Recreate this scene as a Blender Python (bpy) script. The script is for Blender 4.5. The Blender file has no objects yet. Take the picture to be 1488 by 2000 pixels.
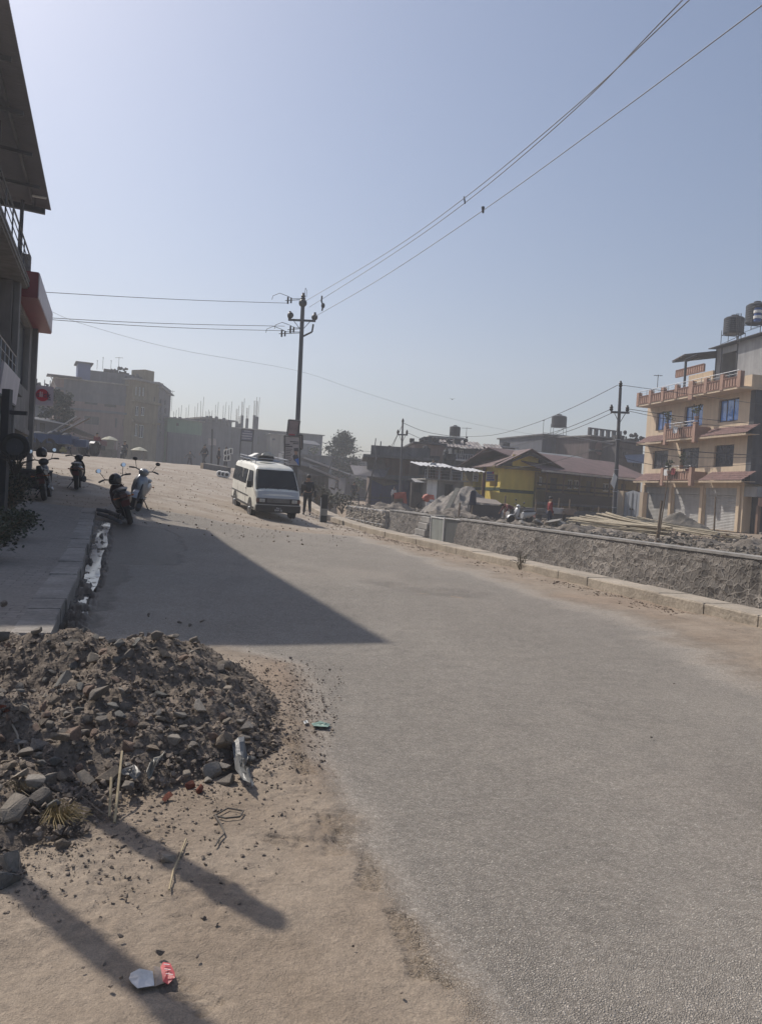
import bpy, bmesh, math, random
import numpy as np
from mathutils import Vector, Matrix
from mathutils.noise import noise as pnoise, fractal
SC = bpy.context.scene
COL = SC.collection
rnd = random.Random(7)
rad = math.radians

# ------------------------------------------------------------------ camera
EYE = 1.5; FPX = 1500.0; CX, CY = 744.0, 1000.0
ROLL = rad(3.5); PITCH = -math.atan(39 * math.cos(ROLL) / FPX)
cf = Vector((0, math.cos(PITCH), math.sin(PITCH)))
cu0 = Vector((1, 0, 0)).cross(cf)
cr = Vector((1, 0, 0)) * math.cos(ROLL) + cu0 * math.sin(ROLL)
cu = -Vector((1, 0, 0)) * math.sin(ROLL) + cu0 * math.cos(ROLL)
cam = bpy.data.cameras.new('camera')
cam.sensor_fit = 'VERTICAL'; cam.sensor_height = 24; cam.lens = 18.0
cam.clip_start = 0.05; cam.clip_end = 3000
camo = bpy.data.objects.new('camera', cam); COL.objects.link(camo)
camo.matrix_world = Matrix(((cr.x, cu.x, -cf.x, 0), (cr.y, cu.y, -cf.y, 0), (cr.z, cu.z, -cf.z, EYE), (0, 0, 0, 1)))
SC.camera = camo

# ------------------------------------------------------------------ sun, sky, exposure
SUN_EL = 47.0
SUN_AZ = math.atan2(-0.77, 0.64)
world = bpy.data.worlds.new('World'); SC.world = world; world.use_nodes = True
wn = world.node_tree.nodes; wl = world.node_tree.links
bg = wn['Background']; bg.inputs[1].default_value = SKY_STRENGTH = 0.085
sky = wn.new('ShaderNodeTexSky'); sky.sky_type = 'NISHITA'; sky.sun_disc = False
sky.sun_elevation = rad(SUN_EL); sky.sun_rotation = SUN_AZ
sky.altitude = 800; sky.air_density = 1.3; sky.dust_density = 4.5; sky.ozone_density = 3.5
tint = wn.new('ShaderNodeMix'); tint.data_type = 'RGBA'; tint.blend_type = 'MULTIPLY'; tint.inputs[0].default_value = 1; tint.inputs[7].default_value = (1.01, .99, 1.02, 1)
wl.new(sky.outputs[0], tint.inputs[6]); wl.new(tint.outputs[2], bg.inputs[0])
sl = bpy.data.lights.new('sun', 'SUN'); sl.energy = 4.0; sl.angle = rad(0.6); sl.color = (1.0, 0.93, 0.83)
so = bpy.data.objects.new('sun', sl); COL.objects.link(so)
ce = math.cos(rad(SUN_EL))
so.rotation_euler = Vector((0.77 * ce, -0.64 * ce, -math.sin(rad(SUN_EL)))).to_track_quat('-Z', 'Y').to_euler()
SC.view_settings.view_transform = 'Standard'; SC.view_settings.look = 'None'
SC.view_settings.exposure = 0.2; SC.view_settings.gamma = 1
SC.render.engine = 'CYCLES'
SC.cycles.max_bounces = 6; SC.cycles.volume_bounces = 1; SC.cycles.transparent_max_bounces = 6

# ------------------------------------------------------------------ ground heights and pixel helpers
def ray(px, py):
    d = cf + cr * ((px - CX) / FPX) + cu * ((CY - py) / FPX)
    return d / d.y
def P(px, py, Y):
    return Vector((0, 0, EYE)) + ray(px, py) * Y
def st(x, y): return -0.3 * x + 0.954 * y, 0.954 * x + 0.3 * y
def xy(s, t): return -0.3 * s + 0.954 * t, 0.954 * s + 0.3 * t
def sstep(a, b, v):
    u = min(1, max(0, (v - a) / (b - a))); return u * u * (3 - 2 * u)
def h_road(s, t):
    k = 2.1 - 1.1 * sstep(30, 55, s)
    kk = k if t > 0 else 1.0
    q = (s - kk * t - 15) / 2.5
    a = 0.07 * 2.5 * (math.log1p(math.exp(min(q, 30))) if q < 30 else q)
    m = 2.78                      # the crest flattens out
    return max(0.0, m - 0.25 * math.log1p(math.exp(min(30, (m - a) / 0.25))))
def h_ground(s, t):
    L = h_road(s, min(t, 8.0))
    R = 0.22 + 0.9 * sstep(62, 120, s)
    if t <= 8.38: return L
    if s < 62:
        if t < 15.5: return -1.5 + 0.12 * pnoise(Vector((s * .4, t * .6, 0)))
        return R
    w = sstep(9, 17, t)
    top = L * (1 - w) + R * w
    if t < 15.5: 
        q = sstep(62, 70, s); return (-1.5) * (1 - q) + top * q
    return top
def hxy(x, y): return h_ground(*st(x, y))
def G(px, py, hmax=200.0):
    d = ray(px, py); Y = 1.5; p = None
    while Y < hmax:
        q = Vector((0, 0, EYE)) + d * Y
        if q.z <= hxy(q.x, q.y): return Vector((q.x, q.y, hxy(q.x, q.y)))
        Y += 0.02 + Y * 0.001
    q = Vector((0, 0, EYE)) + d * 60
    return Vector((q.x, q.y, hxy(q.x, q.y)))
def on(x, y, dz=0): return Vector((x, y, hxy(x, y) + dz))
def col(px, Y, dz=0):
    """point standing on the ground below picture column px at depth Y"""
    x = ray(px, 960).x * Y
    for _ in range(3):
        z = hxy(x, Y)
        yy = 961 + (px - 744) * 0.061 + (EYE - z) / Y * FPX
        x = ray(px, yy).x * Y
    return Vector((x, Y, hxy(x, Y) + dz))

# ------------------------------------------------------------------ object helpers
BASE = {}
def tag(o, label, cat, group=None, kind=None):
    if label: o['label'] = label
    if cat: o['category'] = cat
    if group: o['group'] = group
    if kind: o['kind'] = kind
    return o
def thing(name, label, cat, base=(0, 0, 0), group=None):
    o = bpy.data.objects.new(name, None); COL.objects.link(o); o.location = base
    o.empty_display_size = .2
    BASE[o.name] = Vector(base)
    return tag(o, label, cat, group)
class FR:
    """a local frame: origin plus three axes"""
    def __init__(s, o=(0, 0, 0), x=(1, 0, 0), y=(0, 1, 0), z=(0, 0, 1)):
        s.o, s.x, s.y, s.z = Vector(o), Vector(x), Vector(y), Vector(z)
    def __call__(s, a, b, c): return s.o + s.x * a + s.y * b + s.z * c
    def hit(s, px, py, off=0.0):
        """where the sight line through a picture point meets the plane y = off: (x, z)"""
        d = ray(px, py); C = Vector((0, 0, EYE)); n = s.y
        k = ((s.o + s.y * off) - C).dot(n) / d.dot(n)
        q = C + d * k - s.o
        return q.dot(s.x), q.dot(s.z)
def rotz(o, a):
    c, s = math.cos(a), math.sin(a); return FR(o, (c, s, 0), (-s, c, 0))
class MB:
    def __init__(s, F=None): s.v = []; s.f = []; s.F = F or FR()
    def add(s, vs, fs):
        n = len(s.v); s.v += [s.F(*p) for p in vs]; s.f += [tuple(i + n for i in f) for f in fs]; return s
    def raw(s, vs, fs):
        n = len(s.v); s.v += [Vector(p) for p in vs]; s.f += [tuple(i + n for i in f) for f in fs]; return s
    def box(s, x0, x1, y0, y1, z0, z1):
        return s.add([(x0, y0, z0), (x1, y0, z0), (x1, y1, z0), (x0, y1, z0), (x0, y0, z1), (x1, y0, z1), (x1, y1, z1), (x0, y1, z1)],
                     [(0, 3, 2, 1), (4, 5, 6, 7), (0, 1, 5, 4), (1, 2, 6, 5), (2, 3, 7, 6), (3, 0, 4, 7)])
    def quad(s, *p): return s.add(p, [tuple(range(len(p)))])
    def plate(s, pts, d):
        """polygon given as 3-D points, thickened by vector d"""
        n = len(pts); d = Vector(d); a = [Vector(p) for p in pts]; b = [p + d for p in a]
        return s.add([tuple(p) for p in a + b], [tuple(range(n - 1, -1, -1)), tuple(range(n, 2 * n))] + [(i, (i + 1) % n, n + (i + 1) % n, n + i) for i in range(n)])
    def tube(s, p, q, r, r2=None, n=6, cap=True):
        r2 = r if r2 is None else r2; p, q = Vector(p), Vector(q); d = (q - p)
        if d.length < 1e-6: return s
        d.normalize(); a = d.cross(Vector((0, 0, 1)) if abs(d.z) < .9 else Vector((1, 0, 0))).normalized(); b = d.cross(a)
        vs = []
        for c, rr in ((p, r), (q, r2)):
            for i in range(n):
                t = 2 * math.pi * i / n; vs.append(tuple(c + a * (rr * math.cos(t)) + b * (rr * math.sin(t))))
        fs = [(i, (i + 1) % n, n + (i + 1) % n, n + i) for i in range(n)]
        if cap: fs += [tuple(range(n - 1, -1, -1)), tuple(range(n, 2 * n))]
        return s.add(vs, fs)
    def path(s, pts, r, n=6, r2=None):
        m = len(pts) - 1
        for i in range(m):
            ra = r if r2 is None else r + (r2 - r) * i / m; rb = r if r2 is None else r + (r2 - r) * (i + 1) / m
            s.tube(pts[i], pts[i + 1], ra, rb, n)
        return s
    def lathe(s, prof, c=(0, 0, 0), n=16, ax=None):
        c = Vector(c); X, Y, Z = ax or (Vector((1, 0, 0)), Vector((0, 1, 0)), Vector((0, 0, 1)))
        vs = []; fs = []
        for r, z in prof:
            for i in range(n):
                t = 2 * math.pi * i / n; vs.append(tuple(c + X * (r * math.cos(t)) + Y * (r * math.sin(t)) + Z * z))
        for j in range(len(prof) - 1):
            for i in range(n):
                fs.append((j * n + i, j * n + (i + 1) % n, (j + 1) * n + (i + 1) % n, (j + 1) * n + i))
        L_ = (len(prof) - 1) * n
        if len(prof) >= 4 and abs(prof[0][0] - prof[-1][0]) < 1e-6 and max(p[0] for p in prof) > prof[0][0] * 1.12: fs += [(L_ + i, L_ + (i + 1) % n, (i + 1) % n, i) for i in range(n)]
        else: fs += [tuple(range(n - 1, -1, -1)), tuple(range(L_, L_ + n))]
        return s.add(vs, fs)
    def ball(s, c, r, n=10, m=7):
        if not hasattr(r, '__len__'): r = (r, r, r)
        vs = [(c[0], c[1], c[2] - r[2])]; fs = []
        for j in range(1, m):
            ph = math.pi * j / m
            for i in range(n):
                t = 2 * math.pi * i / n
                vs.append((c[0] + r[0] * math.sin(ph) * math.cos(t), c[1] + r[1] * math.sin(ph) * math.sin(t), c[2] - r[2] * math.cos(ph)))
        vs.append((c[0], c[1], c[2] + r[2])); L = len(vs) - 1
        for i in range(n):
            fs.append((0, 1 + (i + 1) % n, 1 + i)); fs.append((L, L - n + i, L - n + (i + 1) % n))
            for j in range(m - 2):
                a = 1 + j * n; fs.append((a + i, a + (i + 1) % n, a + n + (i + 1) % n, a + n + i))
        return s.add(vs, fs)
    def loft(s, rings, cap=True):
        n = len(rings[0]); vs = [p for r in rings for p in r]; fs = []
        for j in range(len(rings) - 1):
            for i in range(n):
                fs.append((j * n + i, j * n + (i + 1) % n, (j + 1) * n + (i + 1) % n, (j + 1) * n + i))
        if cap: fs += [tuple(range(n - 1, -1, -1)), tuple(range((len(rings) - 1) * n, len(rings) * n))]
        return s.add(vs, fs)
    def build(s, name, mat, parent=None, smooth=False, bevel=0, base=None):
        me = bpy.data.meshes.new(name)
        b = Vector(base) if base is not None else (BASE.get(parent.name, Vector()) if parent else None)
        if b is None and s.v:
            b = Vector((sum(p.x for p in s.v) / len(s.v), sum(p.y for p in s.v) / len(s.v), min(p.z for p in s.v)))
            topl = True
        else: topl = base is not None and parent is None
        me.from_pydata([tuple(p - b) for p in s.v], [], s.f); me.validate()
        bm = bmesh.new(); bm.from_mesh(me); bmesh.ops.recalc_face_normals(bm, faces=bm.faces)
        if bevel: bmesh.ops.bevel(bm, geom=list(bm.edges), offset=bevel, segments=1, affect='EDGES', clamp_overlap=True)
        bm.to_mesh(me); bm.free()
        if smooth:
            me.polygons.foreach_set('use_smooth', [True] * len(me.polygons))
            try: me.set_sharp_from_angle(angle=rad(42))
            except Exception: pass
        me.materials.append(mat)
        o = bpy.data.objects.new(name, me); COL.objects.link(o)
        if parent: o.parent = parent; BASE[o.name] = b
        elif topl: o.location = b; BASE[o.name] = b
        else: o.location = b; BASE[o.name] = b
        return o
def copy_tree(o, parent=None):
    c = o.copy(); COL.objects.link(c)
    if parent: c.parent = parent
    for ch in [k for k in bpy.data.objects if k.parent == o]: copy_tree(ch, c)
    return c
def children_deep(o):
    r = []
    for ch in o.children: r.append(ch); r += children_deep(ch)
    return r
def text(s, size, F, mat, name, parent, bold=0.0, depth=0.004):
    cu_ = bpy.data.curves.new('t', 'FONT'); cu_.body = s; cu_.size = size; cu_.extrude = depth; cu_.offset = bold
    cu_.align_x = 'CENTER'; cu_.align_y = 'CENTER'
    o = bpy.data.objects.new('t', cu_); COL.objects.link(o)
    dg = bpy.context.evaluated_depsgraph_get(); me = bpy.data.meshes.new_from_object(o.evaluated_get(dg))
    bpy.data.objects.remove(o)
    mb = MB(F)
    mb.add([tuple((v.co.x, -v.co.z, v.co.y)) for v in me.vertices], [tuple(p.vertices) for p in me.polygons])
    bpy.data.meshes.remove(me)
    return mb.build(name, mat, parent)

# ------------------------------------------------------------------ materials
MATS = {}
def mat(name, c, rough=.85, var=.18, vs=3.0, bump=.15, bs=30.0, metal=0.0, streak=0.0, spec=0.5, fine=0.0):
    if name in MATS: return MATS[name]
    m = bpy.data.materials.new(name); m.use_nodes = True; MATS[name] = m
    nt = m.node_tree; N = nt.nodes; L = nt.links; b = N['Principled BSDF']
    b.inputs['Roughness'].default_value = rough; b.inputs['Metallic'].default_value = metal
    b.inputs['Specular IOR Level'].default_value = spec
    tc = N.new('ShaderNodeTexCoord')
    n1 = N.new('ShaderNodeTexNoise'); n1.inputs['Scale'].default_value = vs; n1.inputs['Detail'].default_value = 6
    L.new(tc.outputs['Object'], n1.inputs['Vector'])
    mr = N.new('ShaderNodeMapRange'); mr.inputs[1].default_value = .3; mr.inputs[2].default_value = .7
    mr.inputs[3].default_value = 1 - var; mr.inputs[4].default_value = 1 + var
    L.new(n1.outputs[0], mr.inputs[0]); last = mr.outputs[0]
    def mul(a, bb):
        x = N.new('ShaderNodeMath'); x.operation = 'MULTIPLY'; L.new(a, x.inputs[0]); L.new(bb, x.inputs[1]); return x.outputs[0]
    if streak:
        mp = N.new('ShaderNodeMapping'); mp.inputs['Scale'].default_value = (2.2, 2.2, .22); L.new(tc.outputs['Object'], mp.inputs[0])
        n2 = N.new('ShaderNodeTexNoise'); n2.inputs['Scale'].default_value = 1.6; n2.inputs['Detail'].default_value = 5; L.new(mp.outputs[0], n2.inputs['Vector'])
        m2 = N.new('ShaderNodeMapRange'); m2.inputs[1].default_value = .35; m2.inputs[2].default_value = .65; m2.inputs[3].default_value = 1 - streak; m2.inputs[4].default_value = 1.05
        L.new(n2.outputs[0], m2.inputs[0]); last = mul(last, m2.outputs[0])
    if fine:
        n3 = N.new('ShaderNodeTexNoise'); n3.inputs['Scale'].default_value = vs * 14; n3.inputs['Detail'].default_value = 4; L.new(tc.outputs['Object'], n3.inputs['Vector'])
        m3 = N.new('ShaderNodeMapRange'); m3.inputs[1].default_value = .3; m3.inputs[2].default_value = .7; m3.inputs[3].default_value = 1 - fine; m3.inputs[4].default_value = 1 + fine
        L.new(n3.outputs[0], m3.inputs[0]); last = mul(last, m3.outputs[0])
    vm = N.new('ShaderNodeVectorMath'); vm.operation = 'SCALE'; vm.inputs[0].default_value = c[:3]; L.new(last, vm.inputs['Scale'])
    L.new(vm.outputs[0], b.inputs['Base Color'])
    if bump:
        n4 = N.new('ShaderNodeTexNoise'); n4.inputs['Scale'].default_value = bs; n4.inputs['Detail'].default_value = 5; L.new(tc.outputs['Object'], n4.inputs['Vector'])
        bp = N.new('ShaderNodeBump'); bp.inputs['Strength'].default_value = min(1, bump * 2); bp.inputs['Distance'].default_value = .01 + .2 / bs; L.new(n4.outputs[0], bp.inputs['Height'])
        L.new(bp.outputs[0], b.inputs['Normal'])
    return m
def paint(name, c, rough=.35, metal=0.0): return mat(name, c, rough, .08, 2.5, .02, 8, metal, fine=.05)
def glass(name, c=(.02, .025, .03), rough=.08): return mat(name, c, rough, .3, 1.5, .02, 3, 0, spec=.8)
M_CONC = mat('concrete', (.28, .265, .245), .9, .2, 1.5, .2, 25, streak=.25, fine=.1)
M_DCONC = mat('dark_concrete', (.12, .12, .125), .9, .25, 1.2, .2, 25, streak=.3)
M_STEEL = mat('galvanised_steel', (.32, .33, .35), .45, .15, 3, .05, 20, .8)
M_DSTEEL = mat('dark_steel', (.05, .05, .055), .55, .2, 3, .05, 20, .3)
M_RUST = mat('rusty_rod', (.12, .07, .05), .8, .25, 9, .1, 40)
M_BLACK = mat('black_plastic', (.015, .015, .017), .45, .2, 4, .05, 30)
M_RUB = mat('tyre_rubber', (.022, .021, .02), .85, .2, 6, .1, 50)
M_GLASS = mat('window_glass', (.018, .022, .028), .15, .3, 1.5, .02, 3, spec=.3)
M_WHITE = mat('white_paint', (.7, .69, .66), .5, .08, 3, .03, 20, streak=.15)
M_WOOD = mat('weathered_wood', (.2, .15, .105), .85, .25, 4, .2, 40, streak=.3)
M_TANK = mat('black_tank', (.025, .026, .03), .5, .1, 3, .02, 10)
M_SKIN = mat('skin', (.28, .16, .1), .6, .08, 8, .02, 40)
M_HAIR = mat('hair', (.012, .01, .009), .6, .2, 20, .1, 80)
M_EARTH = mat('earth', (.21, .165, .125), .95, .25, 1.3, .5, 14, fine=.2)
# ================================================================== the setting
def ST(px, py, h=0.0):
    d = ray(px, py); Y = (h - EYE) / d.z; return st(d.x * Y, Y)
def stG(px, py):
    g = G(px, py); return st(g.x, g.y)
# asphalt / dust limits measured on the ground plane
left_lim = sorted([stG(*p) for p in ((1075, 2050), (1000, 1985), (905, 1850), (810, 1700), (700, 1530), (640, 1400), (585, 1300), (500, 1275))])
rd_r = sorted([stG(*p) for p in ((1488, 1330), (1300, 1238), (1100, 1172), (950, 1125), (800, 1077), (650, 1030))])
LS = np.array([p[0] for p in left_lim]); LT = np.array([p[1] for p in left_lim])
RS = np.array([p[0] for p in rd_r]); RT = np.array([p[1] for p in rd_r])
S_FAR = np.mean([stG(300, 1004)[0], stG(440, 1012)[0]])
def grid_mesh(name, S, T, hf, mat_, attrs=None, kind='structure'):
    ns, ntt = len(S), len(T)
    ss, tt = np.meshgrid(S, T, indexing='ij')
    x = -0.3 * ss + 0.954 * tt; y = 0.954 * ss + 0.3 * tt
    z = hf(ss, tt, x, y)
    co = np.stack([x, y, z], -1).reshape(-1, 3).astype(np.float32)
    i = np.arange(ns - 1)[:, None] * ntt + np.arange(ntt - 1)[None, :]
    q = np.stack([i, i + ntt, i + ntt + 1, i + 1], -1).reshape(-1, 4)[:, ::-1].astype(np.int32)
    me = bpy.data.meshes.new(name)
    me.vertices.add(len(co)); me.vertices.foreach_set('co', co.ravel())
    me.loops.add(q.size); me.loops.foreach_set('vertex_index', q.ravel())
    me.polygons.add(len(q)); me.polygons.foreach_set('loop_start', np.arange(0, q.size, 4, dtype=np.int32)); me.polygons.foreach_set('loop_total', np.full(len(q), 4, np.int32))
    me.update(calc_edges=True); me.validate()
    me.polygons.foreach_set('use_smooth', np.ones(len(q), bool))
    if attrs:
        for k, fn in attrs.items():
            at = me.attributes.new(k, 'FLOAT', 'POINT'); at.data.foreach_set('value', fn(ss, tt, x, y).ravel().astype(np.float32))
    me.materials.append(mat_)
    o = bpy.data.objects.new(name, me); COL.objects.link(o)
    if kind: o['kind'] = kind
    return o
# vectorised value noise for displacement
def vnoise(x, y, seed=0):
    xi = np.floor(x).astype(np.int64); yi = np.floor(y).astype(np.int64); fx = x - xi; fy = y - yi
    fx = fx * fx * (3 - 2 * fx); fy = fy * fy * (3 - 2 * fy)
    def hsh(a, b):
        n = (a * 374761393 + b * 668265263 + seed * 974711) & 0x7fffffff
        n = ((n ^ (n >> 13)) * 1274126177) & 0x7fffffff
        return ((n ^ (n >> 16)) & 0xffff) / 65535.0
    return (hsh(xi, yi) * (1 - fx) + hsh(xi + 1, yi) * fx) * (1 - fy) + (hsh(xi, yi + 1) * (1 - fx) + hsh(xi + 1, yi + 1) * fx) * fy - .5
def fnoise(x, y, f, o=4, seed=0, g=.5):
    r = 0; a = 1
    for k in range(o): r = r + a * vnoise(x * f + 17 * k, y * f - 9 * k, seed + k); a *= g; f *= 2.03
    return r
def hvec(ss, tt):
    return np.vectorize(h_ground)(ss, tt)
def sm(a, b, v):
    u = np.clip((v - a) / (b - a), 0, 1); return u * u * (3 - 2 * u)
def dust_at(ss, tt, x, y):
    n = fnoise(x, y, .9, 4, 3) * .55 + fnoise(x, y, 5, 3, 5) * .2
    tl = np.interp(ss, LS, LT); tr = np.interp(ss, RS, RT)
    wl_ = .32 + .03 * np.clip(ss, 0, 10)
    a = sm(-.5, .5, ((tl - .13 - tt) + n * .35) / wl_) * (1 - sm(6.6, 7.6, ss + n))
    tl2 = -.9 + 0 * ss
    a2 = sm(-.5, .5, (tl2 - tt + n) / .5)
    b = sm(-.5, .5, (tt - tr + n * .9) / 1.3)
    c = sm(-.5, .5, (ss - S_FAR + n * .8) / .5)
    patch = sm(.12, .4, fnoise(x, y, .35, 4, 11)) * .08
    return np.clip(np.maximum(np.maximum(a, a2), np.maximum(np.maximum(b, c), patch)), 0, 1)
def poly_mask(pix, ss, tt, soft=.15):
    pts = [stG(*p) for p in pix]; n = len(pts)
    inside = np.zeros(ss.shape, bool); dmin = np.full(ss.shape, 1e9)
    for i in range(n):
        (a, b), (c, d) = pts[i], pts[(i + 1) % n]
        cond = ((b > tt) != (d > tt)); xs = (c - a) * (tt - b) / ((d - b) if abs(d - b) > 1e-9 else 1e-9) + a
        inside ^= cond & (ss < xs)
        L2 = (c - a) ** 2 + (d - b) ** 2; u = np.clip(((ss - a) * (c - a) + (tt - b) * (d - b)) / max(L2, 1e-9), 0, 1)
        dmin = np.minimum(dmin, np.hypot(ss - a - u * (c - a), tt - b - u * (d - b)))
    sd = np.where(inside, dmin, -dmin)
    return sm(-soft, soft, sd)
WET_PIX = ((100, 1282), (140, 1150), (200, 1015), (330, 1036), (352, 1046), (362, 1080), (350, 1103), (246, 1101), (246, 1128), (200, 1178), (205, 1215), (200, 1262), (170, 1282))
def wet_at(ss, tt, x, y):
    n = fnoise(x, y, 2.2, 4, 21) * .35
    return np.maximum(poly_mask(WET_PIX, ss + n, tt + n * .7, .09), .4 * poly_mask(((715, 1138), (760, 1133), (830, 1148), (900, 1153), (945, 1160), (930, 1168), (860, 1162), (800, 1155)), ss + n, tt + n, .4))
RED_PIX = ((520, 1285), (575, 1295), (640, 1395), (690, 1500), (640, 1520), (590, 1440), (540, 1360))
def red_at(ss, tt, x, y):
    return poly_mask(RED_PIX, ss, tt, .25) * .8 + sm(.1, .5, fnoise(x, y, .5, 3, 31)) * .5
def prints(x, y):
    """boot prints and tyre tread pressed into the dust"""
    z = np.zeros_like(x)
    def sole(px0, py0, px1, py1, kind):
        nonlocal z
        a, b = G(px0, py0), G(px1, py1); d = (b - a); L = d.length; d.normalize()
        u = (x - a.x) * d.x + (y - a.y) * d.y; v = -(x - a.x) * d.y + (y - a.y) * d.x
        w = .052 * (1 - .28 * np.exp(-((u - L * .6) / (L * .13)) ** 2)); 
        m = sm(0, .01, u) * sm(0, .01, L - u) * sm(0, .008, w - np.abs(v))
        gap = 1 - .9 * np.exp(-((u - L * .6) / .018) ** 2)
        if kind == 0: pat = np.sin((u + .35 * v + .02 * np.sin(v * 60)) * 2 * math.pi / .036)
        else: pat = np.sin(u * 2 * math.pi / .018) * np.sin((v + .3 * u) * 2 * math.pi / .03) * 1.3
        z += m * (-.010 + .010 * pat * gap)
    sole(775, 1785, 835, 1935, 0); sole(850, 1800, 895, 1945, 1)
    sole(715, 1750, 728, 1660, 0); sole(640, 1600, 655, 1680, 1); sole(668, 1655, 682, 1590, 1)
    sole(600, 1520, 560, 1440, 0); sole(520, 1640, 590, 1660, 1); sole(330, 1930, 420, 1985, 1); sole(660, 1500, 690, 1560, 0)
    return z
def road_h(ss, tt, x, y):
    z = hvec(ss, tt)
    near = (ss < 9)
    d = dust_at(ss, tt, x, y) * near
    z = z + .0 + d * (.012 + fnoise(x, y, 3, 5, 41) * .016 + np.abs(fnoise(x, y, 13, 4, 43, .6)) * .022 * sm(-.3, .2, fnoise(x, y, 1.1, 3, 44)))
    z = z + near * prints(x, y) * sm(.2, .7, d)
    z = z + (1 - near) * .015 * fnoise(x, y, .7, 3, 47)
    rub = sm(S_FAR - 1, S_FAR + 3, ss) * .05 * fnoise(x, y, .8, 4, 49)
    band = sm(-.3, .6, tt - np.interp(ss, RS, RT)) * (.05 * np.clip(fnoise(x, y, 3.2, 4, 53), 0, 1) + .03)
    hole = poly_mask(((715, 1138), (760, 1133), (830, 1148), (900, 1153), (945, 1160), (930, 1168), (860, 1162), (800, 1155)), ss, tt, .3)
    return z + rub + band - hole * (.03 + .05 * fnoise(x, y, 4, 3, 57)) - .012 * wet_at(ss, tt, x, y) + poly_mask(((90, 1290), (140, 1150), (188, 1018), (222, 1024), (208, 1100), (175, 1200), (158, 1290)), ss, tt, .08) * (-.012 + .15 * fnoise(x, y, 5.5, 5, 91, .65))
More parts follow.
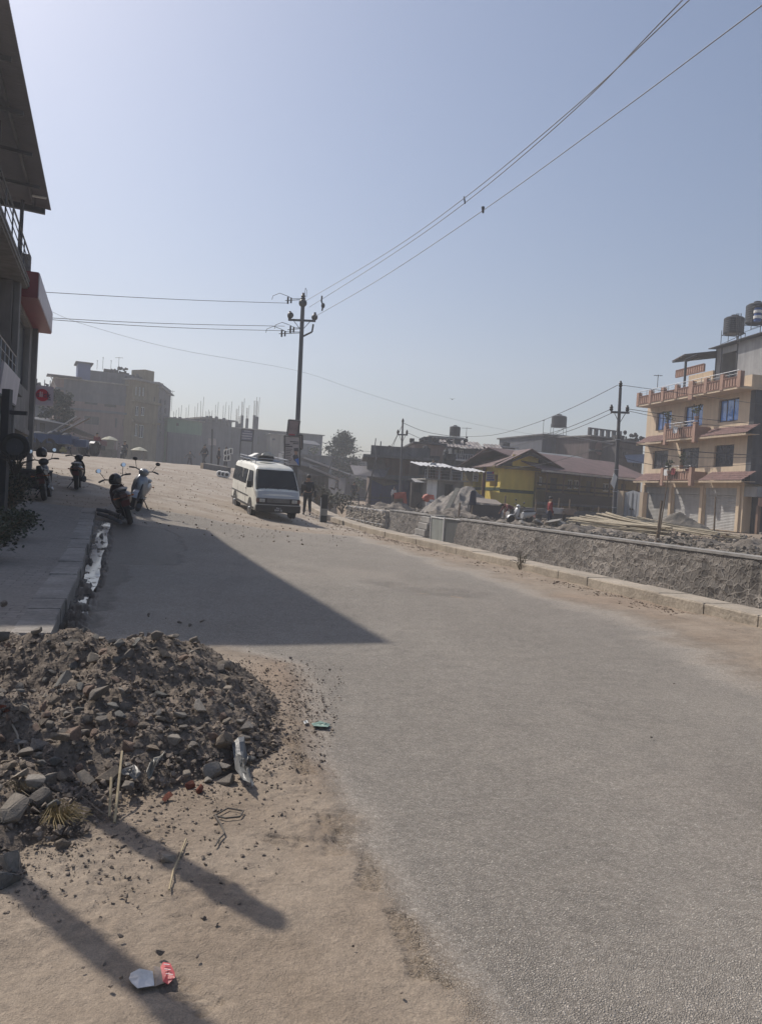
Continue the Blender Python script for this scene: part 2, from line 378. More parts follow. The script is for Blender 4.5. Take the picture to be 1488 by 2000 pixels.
# --- road material: chip-seal asphalt under a sheet of dust
def road_material():
    m = bpy.data.materials.new('dusty_asphalt'); m.use_nodes = True; nt = m.node_tree; N = nt.nodes; L = nt.links; b = N['Principled BSDF']
    tc = N.new('ShaderNodeTexCoord'); O = tc.outputs['Object']
    def nz(scale, det=5, rough=.55, vec=O):
        n = N.new('ShaderNodeTexNoise'); n.inputs['Scale'].default_value = scale; n.inputs['Detail'].default_value = det; n.inputs['Roughness'].default_value = rough; L.new(vec, n.inputs['Vector']); return n.outputs[0]
    def ramp(v, a, bb, c0, c1):
        r = N.new('ShaderNodeMapRange'); r.clamp = True; r.inputs[1].default_value = a; r.inputs[2].default_value = bb; r.inputs[3].default_value = c0; r.inputs[4].default_value = c1; L.new(v, r.inputs[0]); return r.outputs[0]
    def math_(op, a, bb):
        x = N.new('ShaderNodeMath'); x.operation = op
        for k, q in enumerate((a, bb)):
            if isinstance(q, (int, float)): x.inputs[k].default_value = q
            else: L.new(q, x.inputs[k])
        return x.outputs[0]
    def mix(f, a, bb):
        x = N.new('ShaderNodeMix'); x.data_type = 'RGBA'
        if isinstance(f, float): x.inputs[0].default_value = f
        else: L.new(f, x.inputs[0])
        for k, q in ((6, a), (7, bb)):
            if isinstance(q, tuple): x.inputs[k].default_value = (*q, 1)
            else: L.new(q, x.inputs[k])
        return x.outputs[2]
    def attr(n):
        a = N.new('ShaderNodeAttribute'); a.attribute_name = n; return a.outputs['Fac']
    vo = N.new('ShaderNodeTexVoronoi'); vo.inputs['Scale'].default_value = 125; L.new(O, vo.inputs['Vector'])
    vo2 = N.new('ShaderNodeTexVoronoi'); vo2.feature = 'DISTANCE_TO_EDGE'; vo2.inputs['Scale'].default_value = 125; L.new(O, vo2.inputs['Vector'])
    sep = N.new('ShaderNodeSeparateColor'); L.new(vo.outputs['Color'], sep.inputs[0])
    chip = ramp(sep.outputs[0], 0, 1, .72, 1.2)
    gap = ramp(vo2.outputs['Distance'], .0, .14, .38, 1)
    mpw = N.new('ShaderNodeMapping'); mpw.inputs['Rotation'].default_value = (0, 0, rad(-17.5)); mpw.inputs['Scale'].default_value = (1, .12, 1); L.new(O, mpw.inputs[0])
    big = math_('MULTIPLY', ramp(nz(.9, 6), .3, .7, .95, 1.05), ramp(nz(1.1, 5, .6, mpw.outputs[0]), .35, .65, .93, 1.04)); mid = math_('MULTIPLY', ramp(nz(26, 3), .32, .68, .84, 1.14), ramp(nz(85, 2), .3, .7, .74, 1.22))
    f = math_('MULTIPLY', math_('MULTIPLY', chip, gap), math_('MULTIPLY', big, mid))
    sc = N.new('ShaderNodeVectorMath'); sc.operation = 'SCALE'; sc.inputs[0].default_value = (.385, .353, .312); L.new(f, sc.inputs['Scale'])
    asph = sc.outputs[0]
    dcol = mix(ramp(nz(1.3, 6), .35, .65, 0, 1), (.235, .184, .137), (.31, .253, .196))
    red = mix(ramp(nz(.6, 4), .3, .7, 0, 1), (.26, .165, .105), (.24, .17, .125))
    dcol = mix(math_('MULTIPLY', attr('red'), .55), dcol, red)
    dcol = mix(math_('MULTIPLY', attr('pale'), .8), dcol, mix(ramp(nz(.8, 7, .65), .38, .62, 0, 1), (.27, .222, .175), (.38, .335, .285)))
    df = N.new('ShaderNodeVectorMath'); df.operation = 'SCALE'; L.new(dcol, df.inputs[0]); L.new(math_('MULTIPLY', math_('MULTIPLY', ramp(nz(45, 5), .3, .7, .86, 1.12), ramp(nz(190, 3), .28, .72, .78, 1.16)), ramp(nz(9, 5), .3, .7, .9, 1.1)), df.inputs['Scale'])
    # dust settles between the chips first
    k = math_('ADD', attr('dust'), math_('MULTIPLY', math_('SUBTRACT', ramp(vo2.outputs['Distance'], 0, .25, 1, 0), .5), .35))
    k = math_('ADD', k, ramp(nz(6, 6, .65), .3, .7, -.07, .07))
    fac = ramp(k, .1, .8, .16, 1)
    c = mix(fac, asph, df.outputs[0])
    # two faint wheel tracks are left out; wet mud and water
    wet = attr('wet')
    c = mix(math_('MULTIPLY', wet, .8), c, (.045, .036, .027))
    L.new(c, b.inputs['Base Color'])
    rgh = N.new('ShaderNodeMix'); rgh.data_type = 'FLOAT'; L.new(wet, rgh.inputs[0]); rgh.inputs[2].default_value = .92; rgh.inputs[3].default_value = .55; L.new(rgh.outputs[0], b.inputs['Roughness'])
    b.inputs['Specular IOR Level'].default_value = .35
    ha = math_('MULTIPLY', math_('MULTIPLY', ramp(vo2.outputs['Distance'], 0, .3, 0, 1), chip), math_('SUBTRACT', 1.0, fac))
    hb = math_('MULTIPLY', math_('ADD', math_('ADD', nz(60, 6, .6), math_('MULTIPLY', nz(170, 4, .6), .7)), math_('MULTIPLY', nz(12, 6, .6), 2.2)), fac)
    bp = N.new('ShaderNodeBump'); bp.inputs['Strength'].default_value = .9; bp.inputs['Distance'].default_value = .007; L.new(math_('ADD', ha, hb), bp.inputs['Height'])
    L.new(bp.outputs[0], b.inputs['Normal'])
    return m
M_ROAD = road_material()
def graded(a, b, step0, pts):
    """monotone list from a to b; pts = [(upto, step)]"""
    r = [a]
    while r[-1] < b - 1e-6:
        st_ = next(s_ for lim, s_ in pts if r[-1] < lim or lim >= b); r.append(min(b, r[-1] + st_))
    return np.array(r)
S1 = graded(-3.0, 74, 0, [(1.3, .25), (1.8, .06), (5.6, .0125), (7.5, .03), (9, .05), (22, .12), (40, .3), (74, .8)])
T1 = graded(-6.5, 7.74, 0, [(-2.6, .15), (-1.2, .03), (1.6, .0125), (2.4, .04), (7.74, .12)])
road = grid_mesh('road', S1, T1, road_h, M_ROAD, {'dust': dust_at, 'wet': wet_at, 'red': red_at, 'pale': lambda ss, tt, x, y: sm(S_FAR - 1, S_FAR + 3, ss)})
_rz = np.array([v.co.z for v in road.data.vertices]).reshape(len(S1), len(T1))
def road_z(x, y):
    s, t = st(x, y)
    if not (S1[0] < s < S1[-1] and T1[0] < t < T1[-1]): return hxy(x, y)
    i = min(len(S1) - 2, int(np.searchsorted(S1, s)) - 1); j = min(len(T1) - 2, int(np.searchsorted(T1, t)) - 1)
    return float(max(_rz[i, j], _rz[i + 1, j], _rz[i, j + 1], _rz[i + 1, j + 1]))
_G0 = G
def G(px, py, hmax=200.0):
    p = _G0(px, py, hmax); p.z = road_z(p.x, p.y); return p
# --- terrain out to the horizon
M_DIRT = mat('dusty_ground', (.235, .185, .14), .95, .28, .8, .6, 9, fine=.25)
S2 = np.array(sorted(set([-40, -25, -15] + list(range(-8, 62, 1)) + [61.9, 62.0, 64, 66, 68, 70, 72, 74, 76, 78, 80, 84, 88, 92, 96, 100, 110, 120, 140, 160, 200, 240, 280, 310])), float)
T2 = np.array(sorted(set([-180, -150, -110, -80, -60, -50, -40, -34, -30] + list(range(-28, 8, 2)) + [-6.6, -6.4, 7, 7.7, 7.9, 8.3, 8.36, 8.40, 9, 10, 11, 12, 13, 14, 15, 15.44, 15.5] + list(np.arange(16, 46, 1.0)) + [48, 52, 56, 60, 70, 80, 100, 130, 170])), float)
def terr_h(ss, tt, x, y):
    z = hvec(ss, tt)
    z = z - .05 * ((tt > -6.5) & (tt < 8.3) & (ss < 74) & (ss > -3.2))
    b = (tt > 16.5) & (ss < 70)
    z = z + b * (.25 * fnoise(x, y, .3, 4, 61) + .12 * fnoise(x, y, 1.1, 2, 67))
    far = (ss > 100); z = z + far * .5 * fnoise(x, y, .03, 3, 63)
    return z
terrain = grid_mesh('terrain', S2, T2, terr_h, M_DIRT)
# --- left pavement and kerb, right kerb
def kerb_line(pts, w, top, name, m, gap=.005, seg=.75, side=1, jit=.012):
    """a row of kerb blocks following pts (x, y); width w to the given side, top above the road"""
    mb = MB(); out = []
    for i in range(len(pts) - 1):
        a, b = Vector((*pts[i], 0)), Vector((*pts[i + 1], 0)); L = (b - a).length; n = max(1, round(L / seg)); d = (b - a) / L; nn = Vector((d.y, -d.x, 0)) * side
        for k in range(n):
            p = a + d * (L * k / n + gap / 2); q = a + d * (L * (k + 1) / n - gap / 2)
            j = rnd.uniform(-jit, jit); j2 = rnd.uniform(-jit, jit) * .6
            z0 = hxy(p.x, p.y); z1 = hxy(q.x, q.y)
            c = [p + nn * j, q + nn * j, q + nn * (w + j2), p + nn * (w + j2)]; zz = [z0, z1, z1, z0]
            lo = [(v.x, v.y, z - .15) for v, z in zip(c, zz)]; ch = .02
            mid = [(v.x, v.y, z + top - ch + j2) for v, z in zip(c, zz)]
            cc = sum(c, Vector()) / 4
            hi = [(v.x + (cc.x - v.x) * .05, v.y + (cc.y - v.y) * .03, z + top + j2) for v, z in zip(c, zz)]
            mb.raw(lo + mid + hi, [(0, 1, 5, 4), (1, 2, 6, 5), (2, 3, 7, 6), (3, 0, 4, 7), (4, 5, 9, 8), (5, 6, 10, 9), (6, 7, 11, 10), (7, 4, 8, 11), (8, 9, 10, 11)])
    o = mb.build(name, m, base=(0, 0, 0)); o['kind'] = 'structure'; return o
M_KERB = mat('cast_kerb', (.34, .29, .23), .9, .2, 1.4, .35, 22, streak=.12, fine=.16)
M_KERBL = mat('cast_kerb_grey', (.25, .225, .2), .9, .22, 1.4, .4, 22, streak=.12, fine=.18)
KL = [(-2.63, 6.25), (-3.40, 8.5), (-4.22, 11.0), (-5.63, 15.0), (-7.15, 19.3)]
KR = [xy(s, 7.72) for s in (-3, 2, 7, 12, 17, 22, 27, 32, 36, 40)]
kerb_line(KL, .32, .185, 'left_kerb', M_KERBL, seg=.6, side=-1, jit=.02)
kerb_line(KR, .56, .2, 'right_kerb', M_KERB, seg=.95, side=1, jit=.012, gap=.005)
def pave_h(ss, tt, x, y):
    return hvec(ss, tt) + .175 + .02 * fnoise(x, y, .8, 3, 71) + .008 * fnoise(x, y, 6, 3, 72)
kx = np.array([p[0] for p in KL]); ky = np.array([p[1] for p in KL])
Sp = np.arange(6.75, 20.6, .2); 
def pavement():
    nS, nT = 90, 40; vs = []; fs = []
    for i in range(nS):
        y = 6.22 + (19.25 - 6.22) * i / (nS - 1); xk = float(np.interp(y, ky, kx)) - .31
        for j in range(nT):
            t = j / (nT - 1); d = 4.2 * t; x = xk - d * .954; yy = y - d * .3
            z = hxy(x, yy) + .172 + .022 * float(fnoise(np.array(x), np.array(yy), .8, 3, 71)) + .012 * float(fnoise(np.array(x), np.array(yy), 7, 3, 72))
            vs.append((x, yy, z))
    for i in range(nS - 1):
        for j in range(nT - 1): a = i * nT + j; fs.append((a, a + 1, a + nT + 1, a + nT))
    # skirts so that the slab has a broken edge at both ends
    n0 = len(vs)
    for j in range(nT): vs.append((vs[j][0], vs[j][1] + .02, vs[j][2] - .3))
    for j in range(nT - 1): fs.append((j, n0 + j, n0 + j + 1, j + 1))
    n1 = len(vs); o_ = (nS - 1) * nT
    for j in range(nT): vs.append((vs[o_ + j][0], vs[o_ + j][1], vs[o_ + j][2] - .4))
    for j in range(nT - 1): fs.append((o_ + j, o_ + j + 1, n1 + j + 1, n1 + j))
    m = bpy.data.materials.new('dusty_pavers'); m.use_nodes = True; N = m.node_tree.nodes; L = m.node_tree.links; b = N['Principled BSDF']
    tc = N.new('ShaderNodeTexCoord'); mp = N.new('ShaderNodeMapping'); mp.inputs['Rotation'].default_value = (0, 0, rad(-17.5)); L.new(tc.outputs['Object'], mp.inputs[0])
    br = N.new('ShaderNodeTexBrick'); br.inputs['Scale'].default_value = 1; br.inputs['Brick Width'].default_value = .22; br.inputs['Row Height'].default_value = .11; br.inputs['Mortar Size'].default_value = .006
    br.inputs['Color1'].default_value = (.2, .175, .155, 1); br.inputs['Color2'].default_value = (.27, .24, .21, 1); br.inputs['Mortar'].default_value = (.12, .1, .085, 1); L.new(mp.outputs[0], br.inputs['Vector'])
    n = N.new('ShaderNodeTexNoise'); n.inputs['Scale'].default_value = 1.1; n.inputs['Detail'].default_value = 7; L.new(tc.outputs['Object'], n.inputs['Vector'])
    r = N.new('ShaderNodeMapRange'); r.inputs[1].default_value = .36; r.inputs[2].default_value = .6; r.inputs[3].default_value = .25; r.inputs[4].default_value = .95; L.new(n.outputs[0], r.inputs[0])
    mx = N.new('ShaderNodeMix'); mx.data_type = 'RGBA'; L.new(r.outputs[0], mx.inputs[0]); L.new(br.outputs[0], mx.inputs[6]); mx.inputs[7].default_value = (.215, .19, .165, 1)
    n2 = N.new('ShaderNodeTexNoise'); n2.inputs['Scale'].default_value = 25; n2.inputs['Detail'].default_value = 6; L.new(tc.outputs['Object'], n2.inputs['Vector'])
    r2 = N.new('ShaderNodeMapRange'); r2.inputs[1].default_value = .3; r2.inputs[2].default_value = .7; r2.inputs[3].default_value = .8; r2.inputs[4].default_value = 1.15; L.new(n2.outputs[0], r2.inputs[0])
    sc = N.new('ShaderNodeVectorMath'); sc.operation = 'SCALE'; L.new(mx.outputs[2], sc.inputs[0]); L.new(r2.outputs[0], sc.inputs['Scale']); L.new(sc.outputs[0], b.inputs['Base Color'])
    bp = N.new('ShaderNodeBump'); bp.inputs['Strength'].default_value = .6; bp.inputs['Distance'].default_value = .01; ad = N.new('ShaderNodeMath'); ad.operation = 'ADD'; L.new(br.outputs['Fac'], ad.inputs[0]); ad2 = N.new('ShaderNodeMath'); ad2.operation = 'MULTIPLY'; L.new(n2.outputs[0], ad2.inputs[0]); ad2.inputs[1].default_value = -2; L.new(ad2.outputs[0], ad.inputs[1]); L.new(ad.outputs[0], bp.inputs['Height']); bp.invert = True; L.new(bp.outputs[0], b.inputs['Normal'])
    b.inputs['Roughness'].default_value = .93
    o = MB().raw(vs, fs).build('pavement', m, base=(0, 0, 0), smooth=False); o['kind'] = 'structure'
pavement()
# --- dirty water standing in the gutter
def gutter_water():
    m = bpy.data.materials.new('gutter_water'); m.use_nodes = True; N = m.node_tree.nodes; L = m.node_tree.links; b = N['Principled BSDF']
    tc = N.new('ShaderNodeTexCoord'); n = N.new('ShaderNodeTexNoise'); n.inputs['Scale'].default_value = 5; n.inputs['Detail'].default_value = 12; n.inputs['Roughness'].default_value = .78; L.new(tc.outputs['Object'], n.inputs['Vector'])
    r = N.new('ShaderNodeMapRange'); r.inputs[1].default_value = .56; r.inputs[2].default_value = .60; L.new(n.outputs[0], r.inputs[0])
    mx = N.new('ShaderNodeMix'); mx.data_type = 'RGBA'; mx.inputs[6].default_value = (.03, .03, .032, 1); mx.inputs[7].default_value = (.045, .036, .028, 1); L.new(r.outputs[0], mx.inputs[0]); L.new(mx.outputs[2], b.inputs['Base Color'])
    r2 = N.new('ShaderNodeMapRange'); r2.inputs[1].default_value = .56; r2.inputs[2].default_value = .60; r2.inputs[3].default_value = .07; r2.inputs[4].default_value = .75; L.new(n.outputs[0], r2.inputs[0]); L.new(r2.outputs[0], b.inputs['Roughness'])
    b.inputs['Specular IOR Level'].default_value = .6; b.inputs['IOR'].default_value = 1.4
    L_ = [(-2.60, 6.3), (-3.40, 8.55), (-4.20, 11.0), (-5.61, 15.0), (-7.1, 19.2)]
    Rp = [(150, 1275), (168, 1200), (193, 1130), (208, 1070), (216, 1028)]
    vs = []; n_ = 60
    for i in range(n_):
        u = i / (n_ - 1); k = min(3, int(u * 4)); f = u * 4 - k
        a = Vector(L_[k]).lerp(Vector(L_[k + 1]), f); q = Vector(G(*Rp[k]).xy).lerp(Vector(G(*Rp[k + 1]).xy), f)
        j = .08 * float(fnoise(np.array(u * 9.), np.array(0.), 1, 3, 5))
        q = q + Vector((j, 0))
        for w in (0, .5, 1):
            p = a.lerp(q, w); vs.append((p.x, p.y, h_road(6.7 + (20.6 - 6.7) * u, 0) - .012))
    fs = []
    for i in range(n_ - 1):
        for w in range(2): a = i * 3 + w; fs.append((a, a + 1, a + 4, a + 3))
    o = MB().raw(vs, fs).build('gutter_water', m, base=(0, 0, 0), smooth=True); o['kind'] = 'structure'
gutter_water()
# ================================================================== building kit
M_FR_DARK = mat('dark_frame', (.035, .035, .04), .5, .15, 4, .03, 20)
M_FR_WHITE = mat('white_frame', (.6, .6, .58), .5, .1, 4, .03, 20)
M_FR_WOOD = mat('brown_frame', (.09, .045, .03), .6, .2, 4, .05, 20)
M_GLASS_B = glass('blue_glass', (.05, .09, .16), .05)
M_SHUT = mat('shutter_grey', (.33, .325, .315), .6, .12, 1.5, .03, 20, streak=.15)
def panel_holes(mb, W, H, holes, x0=0, z0=0, y=0, rev=.14):
    """flat wall in the plane y with rectangular openings and their reveals"""
    xs = sorted(set([x0, x0 + W] + [v for h in holes for v in h[:2]])); zs = sorted(set([z0, z0 + H] + [v for h in holes for v in h[2:4]]))
    for i in range(len(xs) - 1):
        for j in range(len(zs) - 1):
            cx, cz = (xs[i] + xs[i + 1]) / 2, (zs[j] + zs[j + 1]) / 2
            if any(h[0] < cx < h[1] and h[2] < cz < h[3] for h in holes): continue
            mb.quad((xs[i], y, zs[j]), (xs[i + 1], y, zs[j]), (xs[i + 1], y, zs[j + 1]), (xs[i], y, zs[j + 1]))
    for a, b, c, d in [h[:4] for h in holes]:
        mb.quad((a, y, c), (b, y, c), (b, y + rev, c), (a, y + rev, c)); mb.quad((a, y, d), (a, y + rev, d), (b, y + rev, d), (b, y, d))
        mb.quad((a, y, c), (a, y + rev, c), (a, y + rev, d), (a, y, d)); mb.quad((b, y, c), (b, y, d), (b, y + rev, d), (b, y + rev, c))
def shell(mb, W, H, Dp, holes, rev=.14, top=True):
    hs = [h for h in holes]
    panel_holes(mb, W, H, hs, rev=rev)
    mb.quad((0, 0, 0), (0, 0, H), (0, Dp, H), (0, Dp, 0)); mb.quad((W, 0, 0), (W, Dp, 0), (W, Dp, H), (W, 0, H)); mb.quad((0, Dp, 0), (0, Dp, H), (W, Dp, H), (W, Dp, 0))
    if top: mb.quad((0, 0, H), (W, 0, H), (W, Dp, H), (0, Dp, H))
def window(F, x0, x1, z0, z1, root, fm=M_FR_DARK, gm=M_GLASS, rev=.12, mull=1, bar=.05, tr=0, label=None, proud=False):
    y = -.03 if proud else rev - .05
    mb = MB(F); b = bar
    mb.box(x0, x0 + b, y, y + .05, z0, z1); mb.box(x1 - b, x1, y, y + .05, z0, z1)
    mb.box(x0 + b, x1 - b, y, y + .05, z0, z0 + b); mb.box(x0 + b, x1 - b, y, y + .05, z1 - b, z1)
    for k in range(mull):
        c = x0 + (x1 - x0) * (k + 1) / (mull + 1); mb.box(c - b / 2, c + b / 2, y + .003, y + .047, z0 + b, z1 - b)
    if tr: mb.box(x0 + b, x1 - b, y + .006, y + .044, z0 + (z1 - z0) * tr - b / 2, z0 + (z1 - z0) * tr + b / 2)
    o = mb.build('window', fm, root)
    if label: o['label'] = label
    MB(F).box(x0 + .02, x1 - .02, y + .03, y + (.034 if proud else .09), z0 + .02, z1 - .02).build('pane', gm, o)
    return o
def shutter(F, x0, x1, z0, z1, root, m=M_SHUT, y=.1, pitch=.09, name='shutter'):
    mb = MB(F); n = int((z1 - z0) / pitch); pts = []
    for i in range(n + 1):
        z = z0 + (z1 - z0) * i / n
        pts.append((y + .0, z)); 
        if i < n: pts.append((y - .022, z + (z1 - z0) / n * .5))
    vs = [(x0, a, b) for a, b in pts] + [(x1, a, b) for a, b in pts]; m_ = len(pts)
    mb.add(vs, [(i, i + 1, m_ + i + 1, m_ + i) for i in range(m_ - 1)])
    return mb.build(name, m, root)
def door(F, x0, x1, z0, z1, root, m=M_FR_WOOD, y=.06):
    mb = MB(F); mb.box(x0, x1, y, y + .05, z0, z1); mb.box(x0 + .12, x1 - .12, y - .012, y, z0 + .15, z0 + (z1 - z0) * .45); mb.box(x0 + .12, x1 - .12, y - .012, y, z0 + (z1 - z0) * .52, z1 - .15)
    o = mb.build('door', m, root); MB(F).box(x1 - .12, x1 - .08, y - .06, y, z0 + (z1 - z0) * .48, z0 + (z1 - z0) * .52).build('handle', M_STEEL, o); return o
def railing(F, x0, x1, z0, z1, root, y=0, m=M_STEEL, post=1.2, rails=3, r=.02, name='railing', ends=()):
    mb = MB(F); n = max(1, round((x1 - x0) / post))
    for i in range(n + 1):
        x = x0 + (x1 - x0) * i / n; mb.tube((x, y, z0), (x, y, z1), r, n=5)
    for k in range(rails):
        z = z1 - (z1 - z0) * k / rails; mb.tube((x0, y, z), (x1, y, z), r * (1.2 if k == 0 else .7), n=5)
    return mb.build(name, m, root)
def corrugated(F, x0, x1, y0, y1, zf, m, root, name='roof_sheet', pitch=.12, amp=.018, th=.006, ny=2):
    """waves run along y; zf(x, y) gives height"""
    n = int((x1 - x0) / pitch * 6); vs = []; fs = []
    for i in range(n + 1):
        x = x0 + (x1 - x0) * i / n; w = amp * math.sin(2 * math.pi * x / pitch)
        for j in range(ny):
            y = y0 + (y1 - y0) * j / (ny - 1); vs.append((x, y, zf(x, y) + w))
    for i in range(n):
        for j in range(ny - 1): a = i * ny + j; fs.append((a, a + ny, a + ny + 1, a + 1))
    N_ = len(vs); vs += [(a, b, c - th) for a, b, c in vs]; fs += [tuple(k + N_ for k in f[::-1]) for f in fs]
    return MB(F).add(vs, fs).build(name, m, root)
def tank(c, r, h, label, group=None, name='water_tank', stand=0.0, m=M_TANK):
    """ribbed plastic water tank on a small steel stand, standing at c"""
    t = thing(name, label, 'water tank', c, group)
    F = FR(c); z = stand
    prof = [(r * .97, z), (r, z + .03)]; n = 7
    for i in range(n):
        za = z + .06 + (h * .78) * i / n; dz = h * .78 / n
        prof += [(r, za), (r, za + dz * .6), (r * .965, za + dz * .72), (r * .965, za + dz * .9)]
    prof += [(r, z + .06 + h * .78), (r * .82, z + h * .9), (r * .36, z + h * .96)]
    MB(F).lathe(prof, n=18).build('body', m, t, smooth=True)
    MB(F).lathe([(r * .34, z + h * .95), (r * .34, z + h * 1.02), (r * .25, z + h * 1.04)], n=14).build('lid', m, t)
    if stand:
        mb = MB(F); q = r * .85
        for a in (-q, q):
            for b in (-q, q): mb.tube((a, b, 0), (a, b, z + (.35 if a < 0 else 0)), .025, n=5)
            mb.tube((a, -q, z - .03), (a, q, z - .03), .025, n=5); mb.tube((-q, a, z - .03), (q, a, z - .03), .025, n=5)
            mb.tube((-q, a, 0.05), (q, a, z - .05), .015, n=5)
        mb.build('stand', M_DSTEEL, t)
    return t

# ================================================================== three-storey shop building on the left
BU = (-.34, .94, 0); BF = FR((0, 0, 0), BU, (-.94, -.34, 0))
def bl(s, y): q = BF(s, y, 0); return hxy(q.x, q.y)
M_WALLG = mat('grey_render', (.20, .19, .18), .85, .18, 1.2, .1, 20, streak=.25)
M_TILE = mat('dark_tile', (.045, .05, .06), .3, .15, 1.5, .03, 10)
M_BROWN = mat('brown_panel', (.13, .06, .035), .7, .15, 1.5, .05, 20)
M_RED = mat('red_cladding', (.20, .022, .03), .4, .1, 1.5, .02, 10)
M_PANEL = mat('pale_panel', (.50, .45, .47), .5, .08, 1.2, .02, 10, streak=.1)
M_ROOFU = mat('grey_roof_sheet', (.16, .15, .16), .55, .15, 1, .05, 20, .2)
q0 = BF(22, 5, 0)
LB = thing('shop_building', 'three-storey grey shop building with corrugated roof over its terrace, nearest on the left', 'building', (q0.x, q0.y, hxy(q0.x, q0.y)))
mb = MB(BF)
mb.box(15.6, 34.4, 3.45, 11, -.2, 3.1)                              # ground floor body
mb.box(15.6, 22.9, 3.4, 11, 3.1, 7.3)
mb.box(22.9, 27.0, 3.5, 11, 3.1, 7.3)
for a, b in ((26.2, 27.2), ): mb.box(a, b, 2.92, 3.5, 3.3, 7.28)
# upper wall of the far bay, with the window left open
panel_holes(mb, 7.2, 5.0, [(28.4, 32.2, 4.5, 6.9)], x0=27.2, z0=3.05, y=2.9, rev=.3)
mb.quad((34.4, 2.9, 3.05), (34.4, 3.5, 3.05), (34.4, 3.5, 8.05), (34.4, 2.9, 8.05)); mb.quad((34.4, 11, -.2), (34.4, 3.45, -.2), (34.4, 3.45, 8.05), (34.4, 11, 8.05))
mb.box(27.2, 34.4, 3.3, 11, 3.1, 8.0)
mb.box(15.7, 34.5, 2.85, 3.46, 2.86, 3.06)
mb.build('wall', M_WALLG, LB)
MB(BF).box(22.9, 26.2, 3.44, 3.5, 3.2, 7.3).build('brown_panel', M_BROWN, LB)
MB(BF).box(15.5, 28.3, 2.6, 11, 7.3, 7.62).box(15.5, 28.3, 2.55, 2.6, 7.36, 7.45).box(15.5, 28.3, 2.55, 2.6, 7.52, 7.58).build('terrace_slab', M_WALLG, LB)
MB(BF).box(15.5, 28.0, 2.66, 3.45, 3.9, 4.12).build('balcony_slab', M_WALLG, LB)
for s_, nm in ((20.0, 'pillar'), (15.7, 'pillar')):
    MB(BF).box(s_, s_ + .42, 2.62, 3.0, bl(s_, 2.7) - .1, 7.3).build(nm, M_TILE, LB, bevel=.012)
MB(BF).box(20.44, 20.62, 2.62, 2.9, bl(20, 2.7) - .1, 7.3).build('pillar_strip', M_WALLG, LB)
for s_ in (26.4, 33.1): MB(BF).box(s_, s_ + .32, 2.72, 2.9, bl(s_, 2.7) - .1, 7.9).build('pillar', M_WALLG, LB, bevel=.01)
for s_ in (34.0,): MB(BF).tube((s_, 2.80, bl(s_, 2.8)), (s_, 2.80, 7.1), .045, n=8).build('drain_pipe', M_TILE, LB)
railing(BF, 15.6, 28.1, 7.62, 8.62, LB, y=2.68, m=M_DSTEEL, post=1.6, rails=4, r=.022, name='terrace_railing')
railing(BF, 20.8, 26.1, 4.12, 4.95, LB, y=2.72, m=M_STEEL, post=.9, rails=3, r=.018, name='balcony_railing')
MB(BF).box(27.85, 28.25, 2.62, 2.9, 7.62, 8.55).build('terrace_pillar', M_WALLG, LB)
window(FR(BF(0, 2.9, 0), BF.x, BF.y), 28.4, 32.2, 4.5, 6.9, LB, fm=M_FR_DARK, gm=mat('shop_glass', (.62, .68, .70), .12, .1, 1, 0, 10, .85), rev=.25, mull=1, bar=.07)
shutter(FR(BF(0, 3.34, 0), BF.x, BF.y), 21.2, 25.6, .35, 2.8, LB, M_SHUT)
shutter(FR(BF(0, 3.34, 0), BF.x, BF.y), 27.4, 32.6, .6, 2.8, LB, M_SHUT)
# roof over the terrace
rz = lambda x, y: 10.42 + (y - 2.15) * .07
corrugated(BF, 15.5, 28.9, 2.15, 9.5, rz, M_ROOFU, LB, pitch=.11, amp=.02)
for y_ in (2.62, 4.6, 6.8): MB(BF).box(15.6, 28.7, y_, y_ + .07, 10.42 + (y_ - 2.15) * .07 - .14, 10.42 + (y_ - 2.15) * .07 - .03).build('roof_beam', M_DSTEEL, LB)
for s_ in (15.9, 18.5, 21.1, 23.7, 26.3): MB(BF).plate([(s_, 2.3, 10.28), (s_, 9.4, 10.78), (s_, 9.4, 10.68), (s_, 2.3, 10.18)], (.07, 0, 0)).build('roof_purlin', M_DSTEEL, LB)
MB(BF).plate([(28.45, 2.3, 10.30), (28.45, 9.4, 10.80), (28.45, 9.4, 10.48), (28.45, 2.3, 10.12)], (.16, 0, 0)).build('end_truss', M_DSTEEL, LB)
for s_ in (16, 22, 28): MB(BF).tube((s_, 2.95, 7.6), (s_, 2.95, 10.3), .06, n=8).build('roof_post', M_DSTEEL, LB)
MB(BF).tube((27.5, 2.2, 10.33), (27.5, 2.62, 10.33), .035, n=6).build('roof_lamp', M_WHITE, LB)
# shop signs fixed to it
t = thing('fascia_sign', 'red fascia box with a pale ribbed front running along the upper storey', 'sign', tuple(BF(30.7, 2.6, 7.05)))
MB(BF).box(27.3, 34.0, 2.3, 2.89, 7.05, 7.88).build('box', M_RED, t)
mb = MB(BF)
for i in range(9): mb.box(27.34 + i * .74, 27.34 + i * .74 + .67, 2.27, 2.298, 7.09, 7.86)
mb.build('face_panel', M_PANEL, t)
t = thing('shop_sign', 'long blank pale signboard tilted out under the balcony of the left shop building', 'sign', tuple(BF(22.5, 2.5, 3.4)))
MB(BF).plate([(20.9, 2.42, 4.12), (24.6, 2.42, 4.12), (24.6, 2.50, 3.36), (20.9, 2.50, 3.36)], (0, .07, .0)).build('board', M_PANEL, t)
MB(BF).box(20.9, 24.6, 2.49, 2.58, 3.30, 3.355).build('frame', M_DSTEEL, t)
